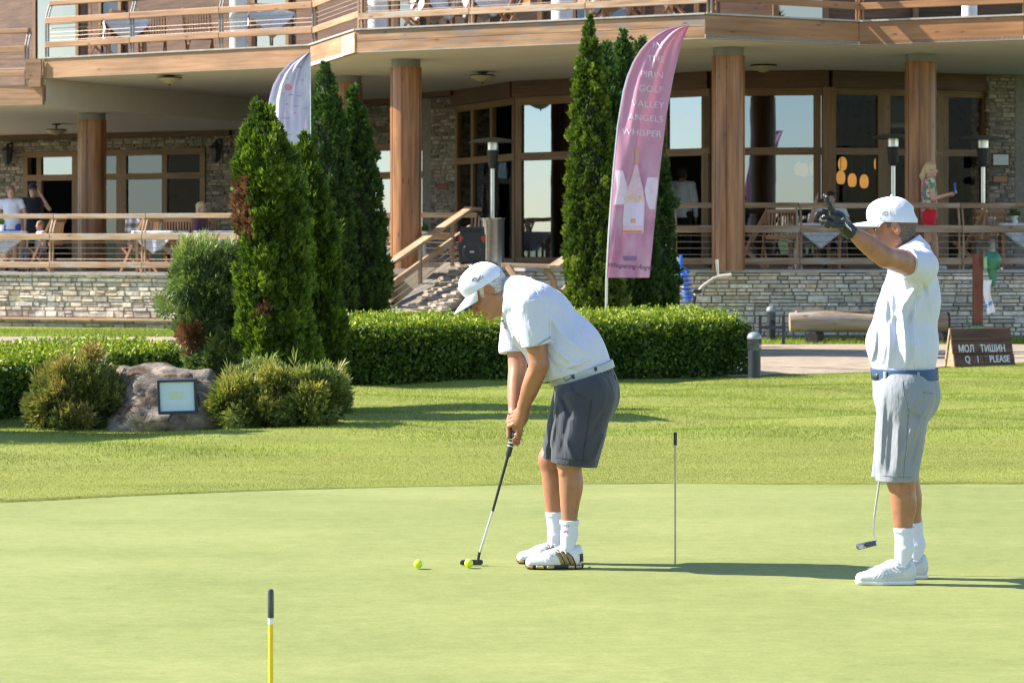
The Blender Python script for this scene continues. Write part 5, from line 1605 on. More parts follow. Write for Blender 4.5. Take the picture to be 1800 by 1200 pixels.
place_chair(1462, 43.6, 178, 'teak chair that the man in white sits on', ZT); place_chair(1318, 42.6, 80, 'teak chair side on, close to the column behind the pointing hand', ZT)
place_chair(244, 46.6, 60, 'teak chair turned sideways under the plaid blanket', ZTL); place_chair(313, 46.9, 6, 'slatted teak chair seen from behind, left of the person in plum', ZTL)
place_chair(352, 47.8, 175, 'teak chair that the person in plum sits on', ZTL); place_chair(78, 47.3, 70, 'teak chair that the small child sits on', ZTL)
place_chair(690, 45.4, 10, 'teak chair left of the round column beside the stair rail', ZTL)
pot(1398, 42.6, ZT + .60, 'on a table left of the pointing glove'); pot(1784, 42.4, ZT + .75, 'at the right edge of the terrace'); pot(746, 45.6, ZTL + .62, 'beside the round column'); pot(2, 47.6, ZTL + .75, 'at the far left edge')
# pot stands: small side tables under two of the pots
for px, D, z, lab in ((1398, 42.6, ZT, 'small white side table under the plant pot left of the pointing glove'), (746, 45.6, ZTL, 'small white side table beside the round column')):
    c = Vector((X(px, D), D, z)); t_ = thing('side_table', lab, 'table', c)
    MB().lathe([(.17, .572), (.17, .596)], c, 20).build('tabletop', m_white, t_, smooth=True); MB().lathe([(.03, .02), (.03, .57)], c, 10).build('leg', m_white, t_, smooth=True); MB().lathe([(.13, 0), (.12, .02)], c, 18).build('base', m_white, t_)
# plaid blanket over the chair back
m_plaid, N, L, B = new_mat('plaid wool'); tc = N.new('ShaderNodeTexCoord'); w1 = N.new('ShaderNodeTexWave'); w1.inputs['Scale'].default_value = 2.2; L.new(tc.outputs['Object'], w1.inputs[0])
w2 = N.new('ShaderNodeTexWave'); w2.bands_direction = 'Z'; w2.inputs['Scale'].default_value = 2.2; L.new(tc.outputs['Object'], w2.inputs[0])
ad = N.new('ShaderNodeMath'); L.new(w1.outputs['Fac'], ad.inputs[0]); L.new(w2.outputs['Fac'], ad.inputs[1]); r = ramp(N, [(.25, (.10, .085, .09)), (.6, (.30, .28, .28)), (1.0, (.60, .58, .56))])
mh = N.new('ShaderNodeMath'); mh.operation = 'MULTIPLY'; mh.inputs[1].default_value = .5; L.new(ad.outputs[0], mh.inputs[0]); L.new(mh.outputs[0], r.inputs[0]); L.new(r.outputs[0], B.inputs['Base Color']); B.inputs['Roughness'].default_value = .95
V, F = [], []; prof = [(-.14, .50), (-.125, .8), (-.10, .99), (-.02, 1.02), (.06, .99), (.09, .8), (.10, .45)]
cb = Vector((X(243, 46.5) - .02, 46.45, ZTL))
for i in range(14):
    x = -.19 + .38 * i / 13
    for (y, z) in prof: V.append(cb + Vector((x, y + .012 * math.sin(i * 1.3 + z * 6), z + .01 * math.sin(i * .9))))
for i in range(13):
    for j in range(6): F.append((i * 7 + j, i * 7 + j + 1, (i + 1) * 7 + j + 1, (i + 1) * 7 + j))
o = mesh_obj('blanket', V, F, m_plaid, smooth=True); md = o.modifiers.new('so', 'SOLIDIFY'); md.thickness = .012; tag(o, 'grey and white plaid blanket hung over a teak chair', 'blanket')
# --- upper deck furniture and white round planters
ZD = ZC + HF - .03
for px, D, r_, lab in ((419, 45.4, .155, 'tall white round planter behind the left deck railing'), (664, 41.6, .16, 'white round planter at the inner corner of the deck'), (988, 40.2, .17, 'white round planter behind the deck railing over the tall conifers'), (1704, 39.6, .12, 'white round planter at the right end of the deck')):
    c = Vector((X(px, D), D, ZD)); t_ = thing('round_planter', lab, 'planter', c, 'white round planters on the deck')
    MB().lathe([(r_, 0), (r_, 1.25), (r_ * .94, 1.25), (r_ * .9, 1.15)], c, 24).build('pot', m_white, t_, smooth=True)
    n = 90; Pt = np.array(c)[None] + rng.normal(0, r_ * .45, (n, 3)) * np.array([1, 1, .2]) + np.array([0, 0, 1.22]); d = rng.normal(0, .5, (n, 3)) + np.array([0, 0, .9])
    V, F, tn = sprays(Pt, d, rng.random(n), 3, .3, .02); mesh_obj('leaves', V, F, f_arb, t_, attrs={'tone': tn})
ZD2 = ZD
for px, D, rz, lab in ((182, 48.0, 70, 'deck chair side on, leftmost behind the pale deck railing'), (268, 48.2, 5, 'deck chair with a pale cushion, second from the left'), (350, 47.8, -5, 'deck chair third from the left, left of the tall white planter'), (455, 46.8, 8, 'deck chair right of the tall white planter'),
                       (730, 42.6, 75, 'deck chair side on near the inner corner'), (812, 42.8, 20, 'deck chair next to the white cloth above the patio heater'), (900, 41.6, 110, 'deck chair left of the white planter above the tall conifers'), (1050, 41.2, -70, 'deck chair right of the white planter above the tall conifers'), (1118, 40.6, 80, 'deck chair side on above the pink flag'), (1190, 40.0, 60, 'deck chair near the corner post above the pink flag')):
    place_chair(px, D, rz, lab, ZD2, 'teak chairs on the upper deck')
for px, D, rz, w_ in ((222, 47.6, 12, 'second table of the left deck'), (478, 46.0, 4, 'on the deck right of the tall planter'), (775, 43.0, 20, 'on the deck above the stair rail'), (860, 42.4, 10, 'on the deck above the patio heater'), (1085, 41.4, 15, 'on the deck left of the pink flag top')):
    place_table(px, D, rz, ZD2, w_)
m_cush = M('pale cushion', (.60, .61, .64), .9, .06, 12)
for px, D, lab in ((268, 48.0, 'pale cushion on the second deck chair from the left'), (350, 47.6, 'pale cushion on the third deck chair from the left'), (455, 46.6, 'pale cushion on the deck chair right of the tall planter')):
    o = MB().box((X(px, D) + .0, D + .18, ZD2 + .48), (.42, .42, .06)).build('cushion', m_cush, bevel=.02); tag(o, lab, 'cushion', 'cushions on deck chairs')
# ---------------------------------------------------------------- pins and balls on the green
def sphere(c, r, mat, name, label, cat, grp=None):
    bm = bmesh.new(); bmesh.ops.create_icosphere(bm, subdivisions=4, radius=r)
    # shallow dimples
    for v in bm.verts:
        p = v.co.normalized(); k = mnoise.cell(p * 9)
    V = [Vector(c) + v.co for v in bm.verts]; F = [tuple(x.index for x in f.verts) for f in bm.faces]; bm.free()
    o = mesh_obj(name, V, F, mat, smooth=True); tag(o, label, cat, grp); return o
m_ball, N, L, B = new_mat('bright yellow golf ball')
tc = N.new('ShaderNodeTexCoord'); vo = N.new('ShaderNodeTexVoronoi'); vo.inputs['Scale'].default_value = 230; L.new(tc.outputs['Object'], vo.inputs['Vector'])
r = ramp(N, [(.0, (.55, .72, .01)), (1, (.62, .78, .015))]); L.new(vo.outputs['Distance'], r.inputs[0]); L.new(r.outputs[0], B.inputs['Base Color']); B.inputs['Roughness'].default_value = .35
B.inputs['Coat Weight'].default_value = .3; bump(N, L, vo.outputs['Distance'], .5, .002, B)
for px, py, lab in ((735, 999, 'yellow golf ball lying alone left of the putter'), (824, 998, 'yellow golf ball touching the putter head')):
    D = FPX * HC / (py - HY); sphere((X(px, D), D, .0235), .0213, m_ball, 'golf_ball', lab, 'golf ball', 'yellow golf balls')
def pin(label, px, py_base, h, r, mat, topmat, th, tr, name='practice_pin'):
    D = FPX * HC / (py_base - HY); c = Vector((X(px, D), D, 0))
    t_ = thing(name, label, 'golf pin', c)
    MB().lathe([(r, -.05), (r, h - th)], c, 12).build('rod', mat, t_, smooth=True)
    MB().lathe([(tr, h - th), (tr, h - .006), (tr * .7, h)], c, 14).build('grip_cap', topmat, t_, smooth=True)
    return t_, c
pin('thin pale pin with a black top standing between the two golfers', 1187, 992, .640, .0048, M('pale brass rod', (.42, .38, .27), .4, .1, 20, metal=.4), M('dark rubber', (.02, .022, .025), .5, .1, 20), .062, .0085)
Dy = FPX * HC / (1340 - HY)
ty, cy_ = pin('short yellow stake with a dark top in the foreground', 476, 1340, (1340 - 1035) / (FPX / Dy), .0075, M('yellow paint', (.72, .52, .012), .4, .08, 15), M('black sleeve', (.035, .04, .045), .3, .15, 25), .085, .0095, 'marker_stake')
h_ = (1340 - 1035) / (FPX / Dy)
MB().lathe([(.0082, h_ - .104), (.0082, h_ - .086)], cy_, 12).build('white_band', m_white, ty, smooth=True)
hole = MB()
# ---------------------------------------------------------------- bodies and clothes as one smooth surface each
def v3(*a): return np.array(a, dtype=np.float64)
class Body:
    """signed distance volume on a grid; shapes are blended in, then one closed surface is taken from it"""
    def __init__(s, lo, hi, h):
        s.lo = np.array(lo, float); s.h = h
        s.n = np.ceil((np.array(hi, float) - s.lo) / h).astype(int) + 1
        s.v = np.full(s.n, 1.0, np.float32)
        s.ax = [(s.lo[i] + h * np.arange(s.n[i])).astype(np.float32) for i in range(3)]
    def _win(s, lo, hi, pad):
        a = np.clip(np.floor((np.array(lo) - pad - s.lo) / s.h).astype(int), 0, s.n)
        b = np.clip(np.ceil((np.array(hi) + pad - s.lo) / s.h).astype(int) + 1, 0, s.n)
        sl = tuple(slice(a[i], b[i]) for i in range(3))
        return sl, s.ax[0][sl[0]][:, None, None], s.ax[1][sl[1]][None, :, None], s.ax[2][sl[2]][None, None, :]
    def _mix(s, sl, d, k, op):
        o = s.v[sl]
        if op == 'u':
            hh = np.clip(.5 + .5 * (o - d) / k, 0, 1); s.v[sl] = o + (d - o) * hh - k * hh * (1 - hh)
        elif op == 's':      # carve
            d = -d; hh = np.clip(.5 - .5 * (o - d) / k, 0, 1); s.v[sl] = o + (d - o) * hh + k * hh * (1 - hh)
    def cap(s, a, b, ra, rb, k=.02, w=None, f=1., op='u', rm=None):
        """tapered limb from a to b; f > 1 widens it along w; rm = radius half way"""
        a, b = np.array(a, float), np.array(b, float); R_ = max(ra, rb, rm or 0) * max(f, 1)
        sl, x, y, z = s._win(np.minimum(a, b), np.maximum(a, b), R_ + k + 3 * s.h)
        ba = b - a; L2 = max(ba @ ba, 1e-9)
        px, py, pz = x - a[0], y - a[1], z - a[2]
        t = np.clip((px * ba[0] + py * ba[1] + pz * ba[2]) / L2, 0, 1)
        qx, qy, qz = px - t * ba[0], py - t * ba[1], pz - t * ba[2]
        q2 = qx * qx + qy * qy + qz * qz
        r = ra + (rb - ra) * t
        if rm is not None: r = r + (rm - (ra + rb) / 2) * 4 * t * (1 - t)
        if w is not None and f != 1:
            w = np.array(w, float) / np.linalg.norm(w)
            qw = qx * w[0] + qy * w[1] + qz * w[2]
            d = np.sqrt(np.maximum(q2 - qw * qw + (qw / f) ** 2, 1e-12)) - r
        else: d = np.sqrt(np.maximum(q2, 1e-12)) - r
        s._mix(sl, d.astype(np.float32), k, op)
    def ell(s, c, r, k=.02, A=None, op='u'):
        """ellipsoid with radii r along the rows of A"""
        c, r = np.array(c, float), np.array(r, float)
        A = np.eye(3) if A is None else np.array(A, float)
        R_ = r.max()
        sl, x, y, z = s._win(c - R_, c + R_, k + 3 * s.h)
        px, py, pz = x - c[0], y - c[1], z - c[2]
        k0 = 0; k1 = 0
        for i in range(3):
            u = px * A[i][0] + py * A[i][1] + pz * A[i][2]
            k0 = k0 + (u / r[i]) ** 2; k1 = k1 + (u / r[i] ** 2) ** 2
        k0 = np.sqrt(k0); k1 = np.sqrt(np.maximum(k1, 1e-9))
        s._mix(sl, (k0 * (k0 - 1) / k1).astype(np.float32), k, op)
    def cut(s, p, n, k=.004):
        """keep the side the normal n points away from"""
        p, n = np.array(p, float), np.array(n, float); n = n / np.linalg.norm(n)
        d = (s.ax[0][:, None, None] - p[0]) * n[0] + (s.ax[1][None, :, None] - p[1]) * n[1] + (s.ax[2][None, None, :] - p[2]) * n[2]
        s.v = np.maximum(s.v, d.astype(np.float32))
    def fold(s, a, b, amp, w, side=None):
        """raise (amp > 0) or press (amp < 0) a soft crease along a-b; a, b may be (x, z): then it runs through the whole depth of one side"""
        flat = len(a) == 2
        if flat: A, B_ = v3(a[0], 0, a[1]), v3(b[0], 0, b[1])
        else: A, B_ = v3(*a), v3(*b)
        lo, hi = np.minimum(A, B_), np.maximum(A, B_)
        if flat: lo[1], hi[1] = -9, 9
        sl, x, y, z = s._win(lo, hi, 3 * w)
        if flat and side is not None:
            ys = s.ax[1]; m = ys < side[1] if side[0] == '-' else ys > side[1]
            idx = np.nonzero(m)[0]
            if len(idx) == 0: return
            sl = (sl[0], slice(idx[0], idx[-1] + 1), sl[2]); y = s.ax[1][sl[1]][None, :, None]
        ba = B_ - A; L2 = max(ba @ ba, 1e-9)
        px, py, pz = x - A[0], (0 * y if flat else y - A[1]), z - A[2]
        t = np.clip((px * ba[0] + py * ba[1] + pz * ba[2]) / L2, 0, 1)
        q2 = (px - t * ba[0]) ** 2 + (py - t * ba[1]) ** 2 + (pz - t * ba[2]) ** 2
        env = 1 - (2 * t - 1) ** 4
        s.v[sl] -= (amp * np.exp(-q2 / (w * w)) * env).astype(np.float32)
    def merge(s, o, k=.02):
        s._mix(tuple(slice(None) for _ in range(3)), o.v, k, 'u')
    def like(s):
        c = Body.__new__(Body); c.lo, c.h, c.n, c.ax = s.lo, s.h, s.n, s.ax; c.v = np.full(s.n, 1.0, np.float32); return c
    def rumple(s, amp, scale, seed=0.):
        x, y, z = s.ax[0][:, None, None], s.ax[1][None, :, None], s.ax[2][None, None, :]
        r = np.random.default_rng(int(seed * 10) + 1)
        tot = 0
        for i in range(5):
            kx, ky, kz = r.normal(0, 1, 3) * scale * (1 + i * .5); ph = r.uniform(0, 6.28)
            tot = tot + np.sin(x * kx + y * ky + z * kz + ph) / (1 + i * .5)
        s.v += (amp * tot).astype(np.float32)
    def mesh(s):
        v = s.v; h = s.h
        ins = v < 0
        n0, n1, n2 = v.shape
        cnt = np.zeros((n0 - 1, n1 - 1, n2 - 1), np.int8)
        for i in (0, 1):
            for j in (0, 1):
                for k in (0, 1): cnt += ins[i:n0 - 1 + i, j:n1 - 1 + j, k:n2 - 1 + k]
        act = (cnt > 0) & (cnt < 8)
        I = np.argwhere(act)
        idx = np.full(act.shape, -1, np.int32); idx[act] = np.arange(len(I))
        acc = np.zeros((len(I), 3)); num = np.zeros(len(I))
        C = [(0, 0, 0), (1, 0, 0), (0, 1, 0), (1, 1, 0), (0, 0, 1), (1, 0, 1), (0, 1, 1), (1, 1, 1)]
        val = [v[I[:, 0] + c[0], I[:, 1] + c[1], I[:, 2] + c[2]].astype(np.float64) for c in C]
        for a in range(8):
            for b in range(a + 1, 8):
                dlt = np.abs(np.array(C[a]) - np.array(C[b])).sum()
                if dlt != 1: continue
                m = (val[a] < 0) != (val[b] < 0)
                t = np.where(m, val[a] / np.where(m, val[a] - val[b], 1), 0)
                p = np.array(C[a])[None] + (np.array(C[b]) - np.array(C[a]))[None] * t[:, None]
                acc += np.where(m[:, None], p, 0); num += m
        V = s.lo[None] + (I + acc / num[:, None]) * h
        F = []
        for ax in range(3):
            o1, o2 = (ax + 1) % 3, (ax + 2) % 3
            sl0 = [slice(None)] * 3; sl1 = [slice(None)] * 3
            sl0[ax] = slice(0, -1); sl1[ax] = slice(1, None)
            a, b = ins[tuple(sl0)], ins[tuple(sl1)]
            E_ = np.argwhere(a != b)
            ok = (E_[:, o1] > 0) & (E_[:, o2] > 0) & (E_[:, o1] < v.shape[o1] - 1) & (E_[:, o2] < v.shape[o2] - 1)
            E_ = E_[ok]
            if len(E_) == 0: continue
            fl = a[E_[:, 0], E_[:, 1], E_[:, 2]]
            def cell(d1, d2):
                q = E_.copy(); q[:, o1] += d1; q[:, o2] += d2
                return idx[q[:, 0], q[:, 1], q[:, 2]]
            q = np.stack([cell(-1, -1), cell(0, -1), cell(0, 0), cell(-1, 0)], 1)
            q[~fl] = q[~fl][:, ::-1]
            F.append(q)
        F = np.concatenate(F); F = F[(F >= 0).all(1)]
        # light smoothing
        for lam in (.5, -.52):
            S = np.zeros_like(V); c = np.zeros(len(V))
            for i, j in ((0, 1), (1, 2), (2, 3), (3, 0)):
                np.add.at(S, F[:, i], V[F[:, j]]); np.add.at(c, F[:, i], 1)
                np.add.at(S, F[:, j], V[F[:, i]]); np.add.at(c, F[:, j], 1)
            V = V + lam * (S / np.maximum(c, 1)[:, None] - V)
        return V, F

def unit(a): a = np.array(a, float); return a / np.linalg.norm(a)
def head_frame(fwd, side):
    f = unit(fwd); s_ = unit(side - f * (np.array(side) @ f)); u = np.cross(f, s_)
    if u[2] < 0: u = -u
    return np.stack([f, s_, u])
def head_prims(B, c, A, sc=1.0, ears=True, female=False, jowl=0.):
    """skull, face, jaw, nose, brow, lips, chin and ears blended into B; A rows = forward, side, up"""
    c = np.array(c, float)
    T = lambda f, s_, u: c + (A[0] * f + A[1] * s_ + A[2] * u) * sc
    E = lambda f, s_, u, r, k: B.ell(T(f, s_, u), np.array(r) * sc, k * sc, A)
    E(-.014, 0, .035, (.097, .076, .084), .02)
    E(.024, 0, -.028, (.066, .060, .084), .02)
    for s in (-1, 1):
        B.cap(T(-.012, s * .050, -.055), T(.052, s * .020, -.098), .022 * sc, .018 * sc, .025 * sc)
        E(.054, s * .038, -.036, (.027, .022, .026), .018)
        if jowl: E(.030, s * .044, -.075, (.030, .016, .030), .018)
    E(.070, 0, -.102, (.020, .024, .017), .018)
    B.cap(T(.076, -.030, .020), T(.076, .030, .020), .012 * sc, .012 * sc, .012 * sc)
    for s in (-1, 1): B.ell(T(.090, s * .032, -.002), np.array((.014, .019, .012)) * sc, .010 * sc, A, 's')
    B.cap(T(.084, 0, .006), T(.112, 0, -.034), .0085 * sc, .0125 * sc, .010 * sc)
    for s in (-1, 1): E(.096, s * .0125, -.039, (.012, .009, .009), .006)
    B.cap(T(.086, -.017, -.064), T(.086, .017, -.064), .0075 * sc, .0075 * sc, .008 * sc)
    B.cap(T(.084, -.015, -.077), T(.084, .015, -.077), .0080 * sc, .0080 * sc, .008 * sc)
    B.cap(T(.097, -.019, -.0705), T(.097, .019, -.0705), .003 * sc, .003 * sc, .004 * sc, op='s')
    if ears:
        for s in (-1, 1):
            a2 = np.stack([unit(A[0] * .94 + A[2] * -.2 + A[1] * s * -.28), unit(A[1] + A[0] * s * .28), unit(A[2])])
            B.ell(T(-.016, s * .081, .004), np.array((.020, .0085, .032)) * sc, .006 * sc, a2)
            B.ell(T(-.012, s * .090, .008), np.array((.010, .006, .019)) * sc, .004 * sc, a2, 's')
    return T

def skin_mat(name, base, red, dark):
    m, N, L, B = new_mat(name)
    tc = N.new('ShaderNodeTexCoord')
    n = tex_noise(N, L, tc.outputs['Object'], 14, 8, .72); r = ramp(N, [(.3, dark), (.48, base), (.66, red)]); L.new(n.outputs['Fac'], r.inputs[0])
    a = attr(N, 'blush')
    mx = N.new('ShaderNodeMix'); mx.data_type = 'RGBA'; L.new(a.outputs['Fac'], mx.inputs[0]); L.new(r.outputs[0], mx.inputs[6]); mx.inputs[7].default_value = (base[0] * .85, base[1] * .52, base[2] * .50, 1)
    L.new(mx.outputs[2], B.inputs['Base Color'])
    B.inputs['Roughness'].default_value = .42; B.inputs['Specular IOR Level'].default_value = .5
    B.inputs['Subsurface Weight'].default_value = .12; B.inputs['Subsurface Radius'].default_value = (.012, .005, .003); B.inputs['Subsurface Scale'].default_value = .6
    n2 = tex_noise(N, L, tc.outputs['Object'], 260, 3); bump(N, L, n2.outputs['Fac'], .12, .003, B)
    return m
def cloth(name, col, rough=.8, weave=600, var=.04, sheen=.2, fold_s=(9, 9, 4), fold_b=.25):
    m, N, L, B = new_mat(name)
    tc = N.new('ShaderNodeTexCoord'); o = tc.outputs['Object']
    n = tex_noise(N, L, o, 5, 3); r = ramp(N, [(.3, [c * (1 - var) for c in col]), (.7, [min(1, c * (1 + var)) for c in col])]); L.new(n.outputs['Fac'], r.inputs[0]); L.new(r.outputs[0], B.inputs['Base Color'])
    B.inputs['Roughness'].default_value = rough; B.inputs['Sheen Weight'].default_value = sheen; B.inputs['Specular IOR Level'].default_value = .25
    w = tex_noise(N, L, o, weave, 2); f_ = tex_noise(N, L, mapping(N, L, o, fold_s), 1., 3, .5)
    b1 = N.new('ShaderNodeBump'); b1.inputs['Strength'].default_value = .12; b1.inputs['Distance'].default_value = .002; L.new(w.outputs['Fac'], b1.inputs['Height'])
    b2 = N.new('ShaderNodeBump'); b2.inputs['Strength'].default_value = fold_b; b2.inputs['Distance'].default_value = .05; L.new(f_.outputs['Fac'], b2.inputs['Height']); L.new(b1.outputs[0], b2.inputs['Normal'])
    c_ = tex_noise(N, L, mapping(N, L, o, (26, 26, 9), (.3, .5, 0)), 1., 4, .6); rd = N.new('ShaderNodeMath'); rd.operation = 'PINGPONG'; rd.inputs[1].default_value = .5; L.new(c_.outputs['Fac'], rd.inputs[0])
    b3 = N.new('ShaderNodeBump'); b3.inputs['Strength'].default_value = fold_b * .8; b3.inputs['Distance'].default_value = .012; L.new(rd.outputs[0], b3.inputs['Height']); L.new(b2.outputs[0], b3.inputs['Normal'])
    L.new(b3.outputs[0], B.inputs['Normal'])
    return m
def put(B, name, mat, parent, attrs=None):
    """mesh of B (local metres) placed at its parent"""
    V, F = B.mesh()
    return mesh_obj(name, V, F, mat, parent, smooth=True, attrs=attrs(V) if attrs else None, local=True)
def finger(B, pts, rs, k=.004):
    for i in range(len(pts) - 1): B.cap(pts[i], pts[i + 1], rs[i], rs[i + 1], k)

def bvh_of(o):
    me = o.data
    return BVHTree.FromPolygons([v.co.copy() for v in me.vertices], [tuple(p.vertices) for p in me.polygons])
def project(bv, x, z, y0=-1.5, d=(0, 1, 0)):
    h = bv.ray_cast(Vector((x, y0, z)), Vector(d))
    return h[0], h[1]
def ribbon(o, pts, width, mat, name, parent, lift=.002, n_sub=6, th=.0015):
    """thin strip lying on the camera side of mesh o along (x, z) points"""
    bv = bvh_of(o); P2 = []
    for i in range(len(pts) - 1):
        for j in range(n_sub):
            t = j / n_sub; P2.append((pts[i][0] + (pts[i + 1][0] - pts[i][0]) * t, pts[i][1] + (pts[i + 1][1] - pts[i][1]) * t))
    P2.append(pts[-1])
    if len(pts) > 2:      # soften the corners
        for _ in range(2): P2 = [P2[0]] + [((P2[i - 1][0] + 2 * P2[i][0] + P2[i + 1][0]) / 4, (P2[i - 1][1] + 2 * P2[i][1] + P2[i + 1][1]) / 4) for i in range(1, len(P2) - 1)] + [P2[-1]]
    V, F = [], []
    for i, (x, z) in enumerate(P2):
        a, b = P2[max(i - 1, 0)], P2[min(i + 1, len(P2) - 1)]
        tx, tz = b[0] - a[0], b[1] - a[1]; l = math.hypot(tx, tz) or 1; nx_, nz_ = -tz / l, tx / l
        w = width[min(i, len(width) - 1)] if isinstance(width, (list, tuple)) else width
        for s in (-1, 1):
            q, n = project(bv, x + nx_ * s * w / 2, z + nz_ * s * w / 2)
            if q is None: q, n = project(bv, x, z)
            if q is None: q = Vector((x, (V[-1][1] if V else 0), z)); n = Vector((0, -1, 0))
            V.append(Vector((q.x, q.y, q.z)) + n * lift)
    for i in range(len(P2) - 1): F.append((2 * i, 2 * i + 1, 2 * i + 3, 2 * i + 2))
    r = mesh_obj(name, V, F, mat, parent, local=True, smooth=True)
    md = r.modifiers.new('so', 'SOLIDIFY'); md.thickness = th; md.offset = 0
    return r
# ---------------------------------------------------------------- the two golfers
sk_tan = skin_mat('tanned skin', (.325, .150, .082), (.36, .150, .086), (.235, .102, .052))
c_white = cloth('white polo cotton', (.52, .54, .66), .8, 700, .02, fold_b=.5)
c_white2 = cloth('white ribbed cotton', (.60, .62, .71), .9, 500, .03)
c_cap = cloth('white cap twill', (.60, .625, .73), .75, 900, .02, fold_s=(20, 20, 20), fold_b=.12)
c_slate = cloth('slate grey shorts cloth', (.042, .047, .064), .85, 500, .18, fold_s=(14, 14, 5), fold_b=.35)
c_grey = cloth('light grey shorts cloth', (.235, .25, .285), .8, 600, .05, fold_s=(14, 14, 5), fold_b=.4)
c_grey_d = cloth('light grey seam', (.17, .18, .20), .8, 600, .05)
c_slate_d = cloth('dark seam', (.028, .031, .041), .85, 600, .1)
m_shoe = M('white leather', (.60, .61, .64), .4, .04, 14, .1, 80)
m_sole = M('black rubber sole', (.02, .021, .024), .5, .2, 30)
m_gold = M('bronze stripe', (.25, .17, .075), .4, .1, 20, metal=.3)
m_tan = M('tan sole insert', (.46, .33, .18), .6, .1, 20)
m_navyb = M('navy belt webbing', (.025, .065, .16), .6, .12, 30, .2, 300)
m_whiteb = M('white belt', (.36, .39, .38), .55, .06, 30)
m_hairg = M('grey hair', (.42, .40, .37), .7, .35, 90, .8, 160, bdist=.006)
m_hairb = M('short brown grey hair', (.11, .075, .055), .7, .4, 110, .7, 200, bdist=.005)
m_eye = M('eye white', (.70, .68, .65), .2, .02, 10)
m_iris = M('dark iris', (.03, .02, .015), .2, .1, 10)
m_brow = M('grey brow', (.12, .085, .06), .8, .3, 100)
m_lash = M('dark lashes', (.06, .032, .02), .7, .2, 60)
m_stitch = M('grey embroidery', (.10, .10, .12), .7, .1, 50)
m_glove = M('black glove leather', (.011, .011, .013), .42, .2, 30, .25, 90)
m_gw = M('white glove print', (.72, .72, .72), .6, .05, 30)

def cap_brim(c, A, parent, mat, r=(.112, .090), u0=.048, reach=.096, sc=1., spread=66, droop=.016, tilt=.10):
    """curved peak: root arc on the cap's rim, reaching forward"""
    c = np.array(c, float); V, F = [], []
    na, nr = 25, 7
    for lay in (0, 1):
        for i in range(na):
            a = R(-spread + 2 * spread * i / (na - 1))
            for j in range(nr):
                t = j / (nr - 1)
                f = math.cos(a) * r[0] + reach * t * math.cos(a * 1.25) ** .7 if abs(a) < R(72) else math.cos(a) * r[0]
                s_ = math.sin(a) * r[1] * (1 - .06 * t)
                u = u0 - droop * (s_ / .075) ** 2 * (.25 + .75 * t) - tilt * reach * t - .006 * t * t - lay * .004
                V.append(c + (A[0] * f + A[1] * s_ + A[2] * u) * sc)
    b = na * nr
    for i in range(na - 1):
        for j in range(nr - 1):
            q = (i * nr + j, (i + 1) * nr + j, (i + 1) * nr + j + 1, i * nr + j + 1)
            F.append(q); F.append(tuple(b + x for x in q[::-1]))
    ring = [i * nr + nr - 1 for i in range(na)]
    for i in range(na - 1): F.append((ring[i], ring[i + 1], b + ring[i + 1], b + ring[i]))
    for i0 in (0, na - 1):
        for j in range(nr - 1): F.append((i0 * nr + j, i0 * nr + j + 1, b + i0 * nr + j + 1, b + i0 * nr + j))
    return mesh_obj('brim', V, F, mat, parent, smooth=True, local=True)

def baseball_cap(c, A, parent, mat, h=.004, gap=False, sc=1., tip=0., brim_tilt=.1):
    """dome, button, brim; A = head frame"""
    c = np.array(c, float)
    if tip:
        f_, u_ = A[0] * math.cos(tip) + A[2] * math.sin(tip), -A[0] * math.sin(tip) + A[2] * math.cos(tip)
        A = np.stack([f_, A[1], u_])
    T = lambda f, s_, u: c + (A[0] * f + A[1] * s_ + A[2] * u) * sc
    B = Body(c - .2, c + .2, h)
    B.ell(T(-.010, 0, .036), np.array((.105, .0865, .106)) * sc, .01, A)
    B.ell(T(.040, 0, .075), np.array((.062, .066, .055)) * sc, .03, A)
    B.cut(T(.04, 0, .034), -(A[2] + A[0] * -.10))
    if gap:     # adjuster opening at the back
        B.ell(T(-.115, 0, .062), np.array((.03, .036, .022)) * sc, .004, A, 's')
    # panel seams
    for q in range(6):
        a = R(30 + 60 * q)
        for t in range(7):
            e0, e1 = R(8 + 11 * t), R(8 + 11 * (t + 1))
            p = [T(-.010 + .108 * math.cos(a) * math.cos(e), .089 * math.sin(a) * math.cos(e), .040 + .104 * math.sin(e)) for e in (e0, e1)]
            B.fold(tuple(p[0]), tuple(p[1]), -.0016, .0045)
    dome = put(B, 'cap', mat, parent)
    B2 = Body(T(-.01, 0, .145) - .02, T(-.01, 0, .145) + .02, .002); B2.ell(T(-.012, 0, .145), (.008, .008, .005), .002, A); put(B2, 'button', mat, dome)
    cap_brim(T(-.01, 0, 0), A, dome, mat, r=(.106, .088), u0=.041, sc=sc, tilt=brim_tilt)
    return dome

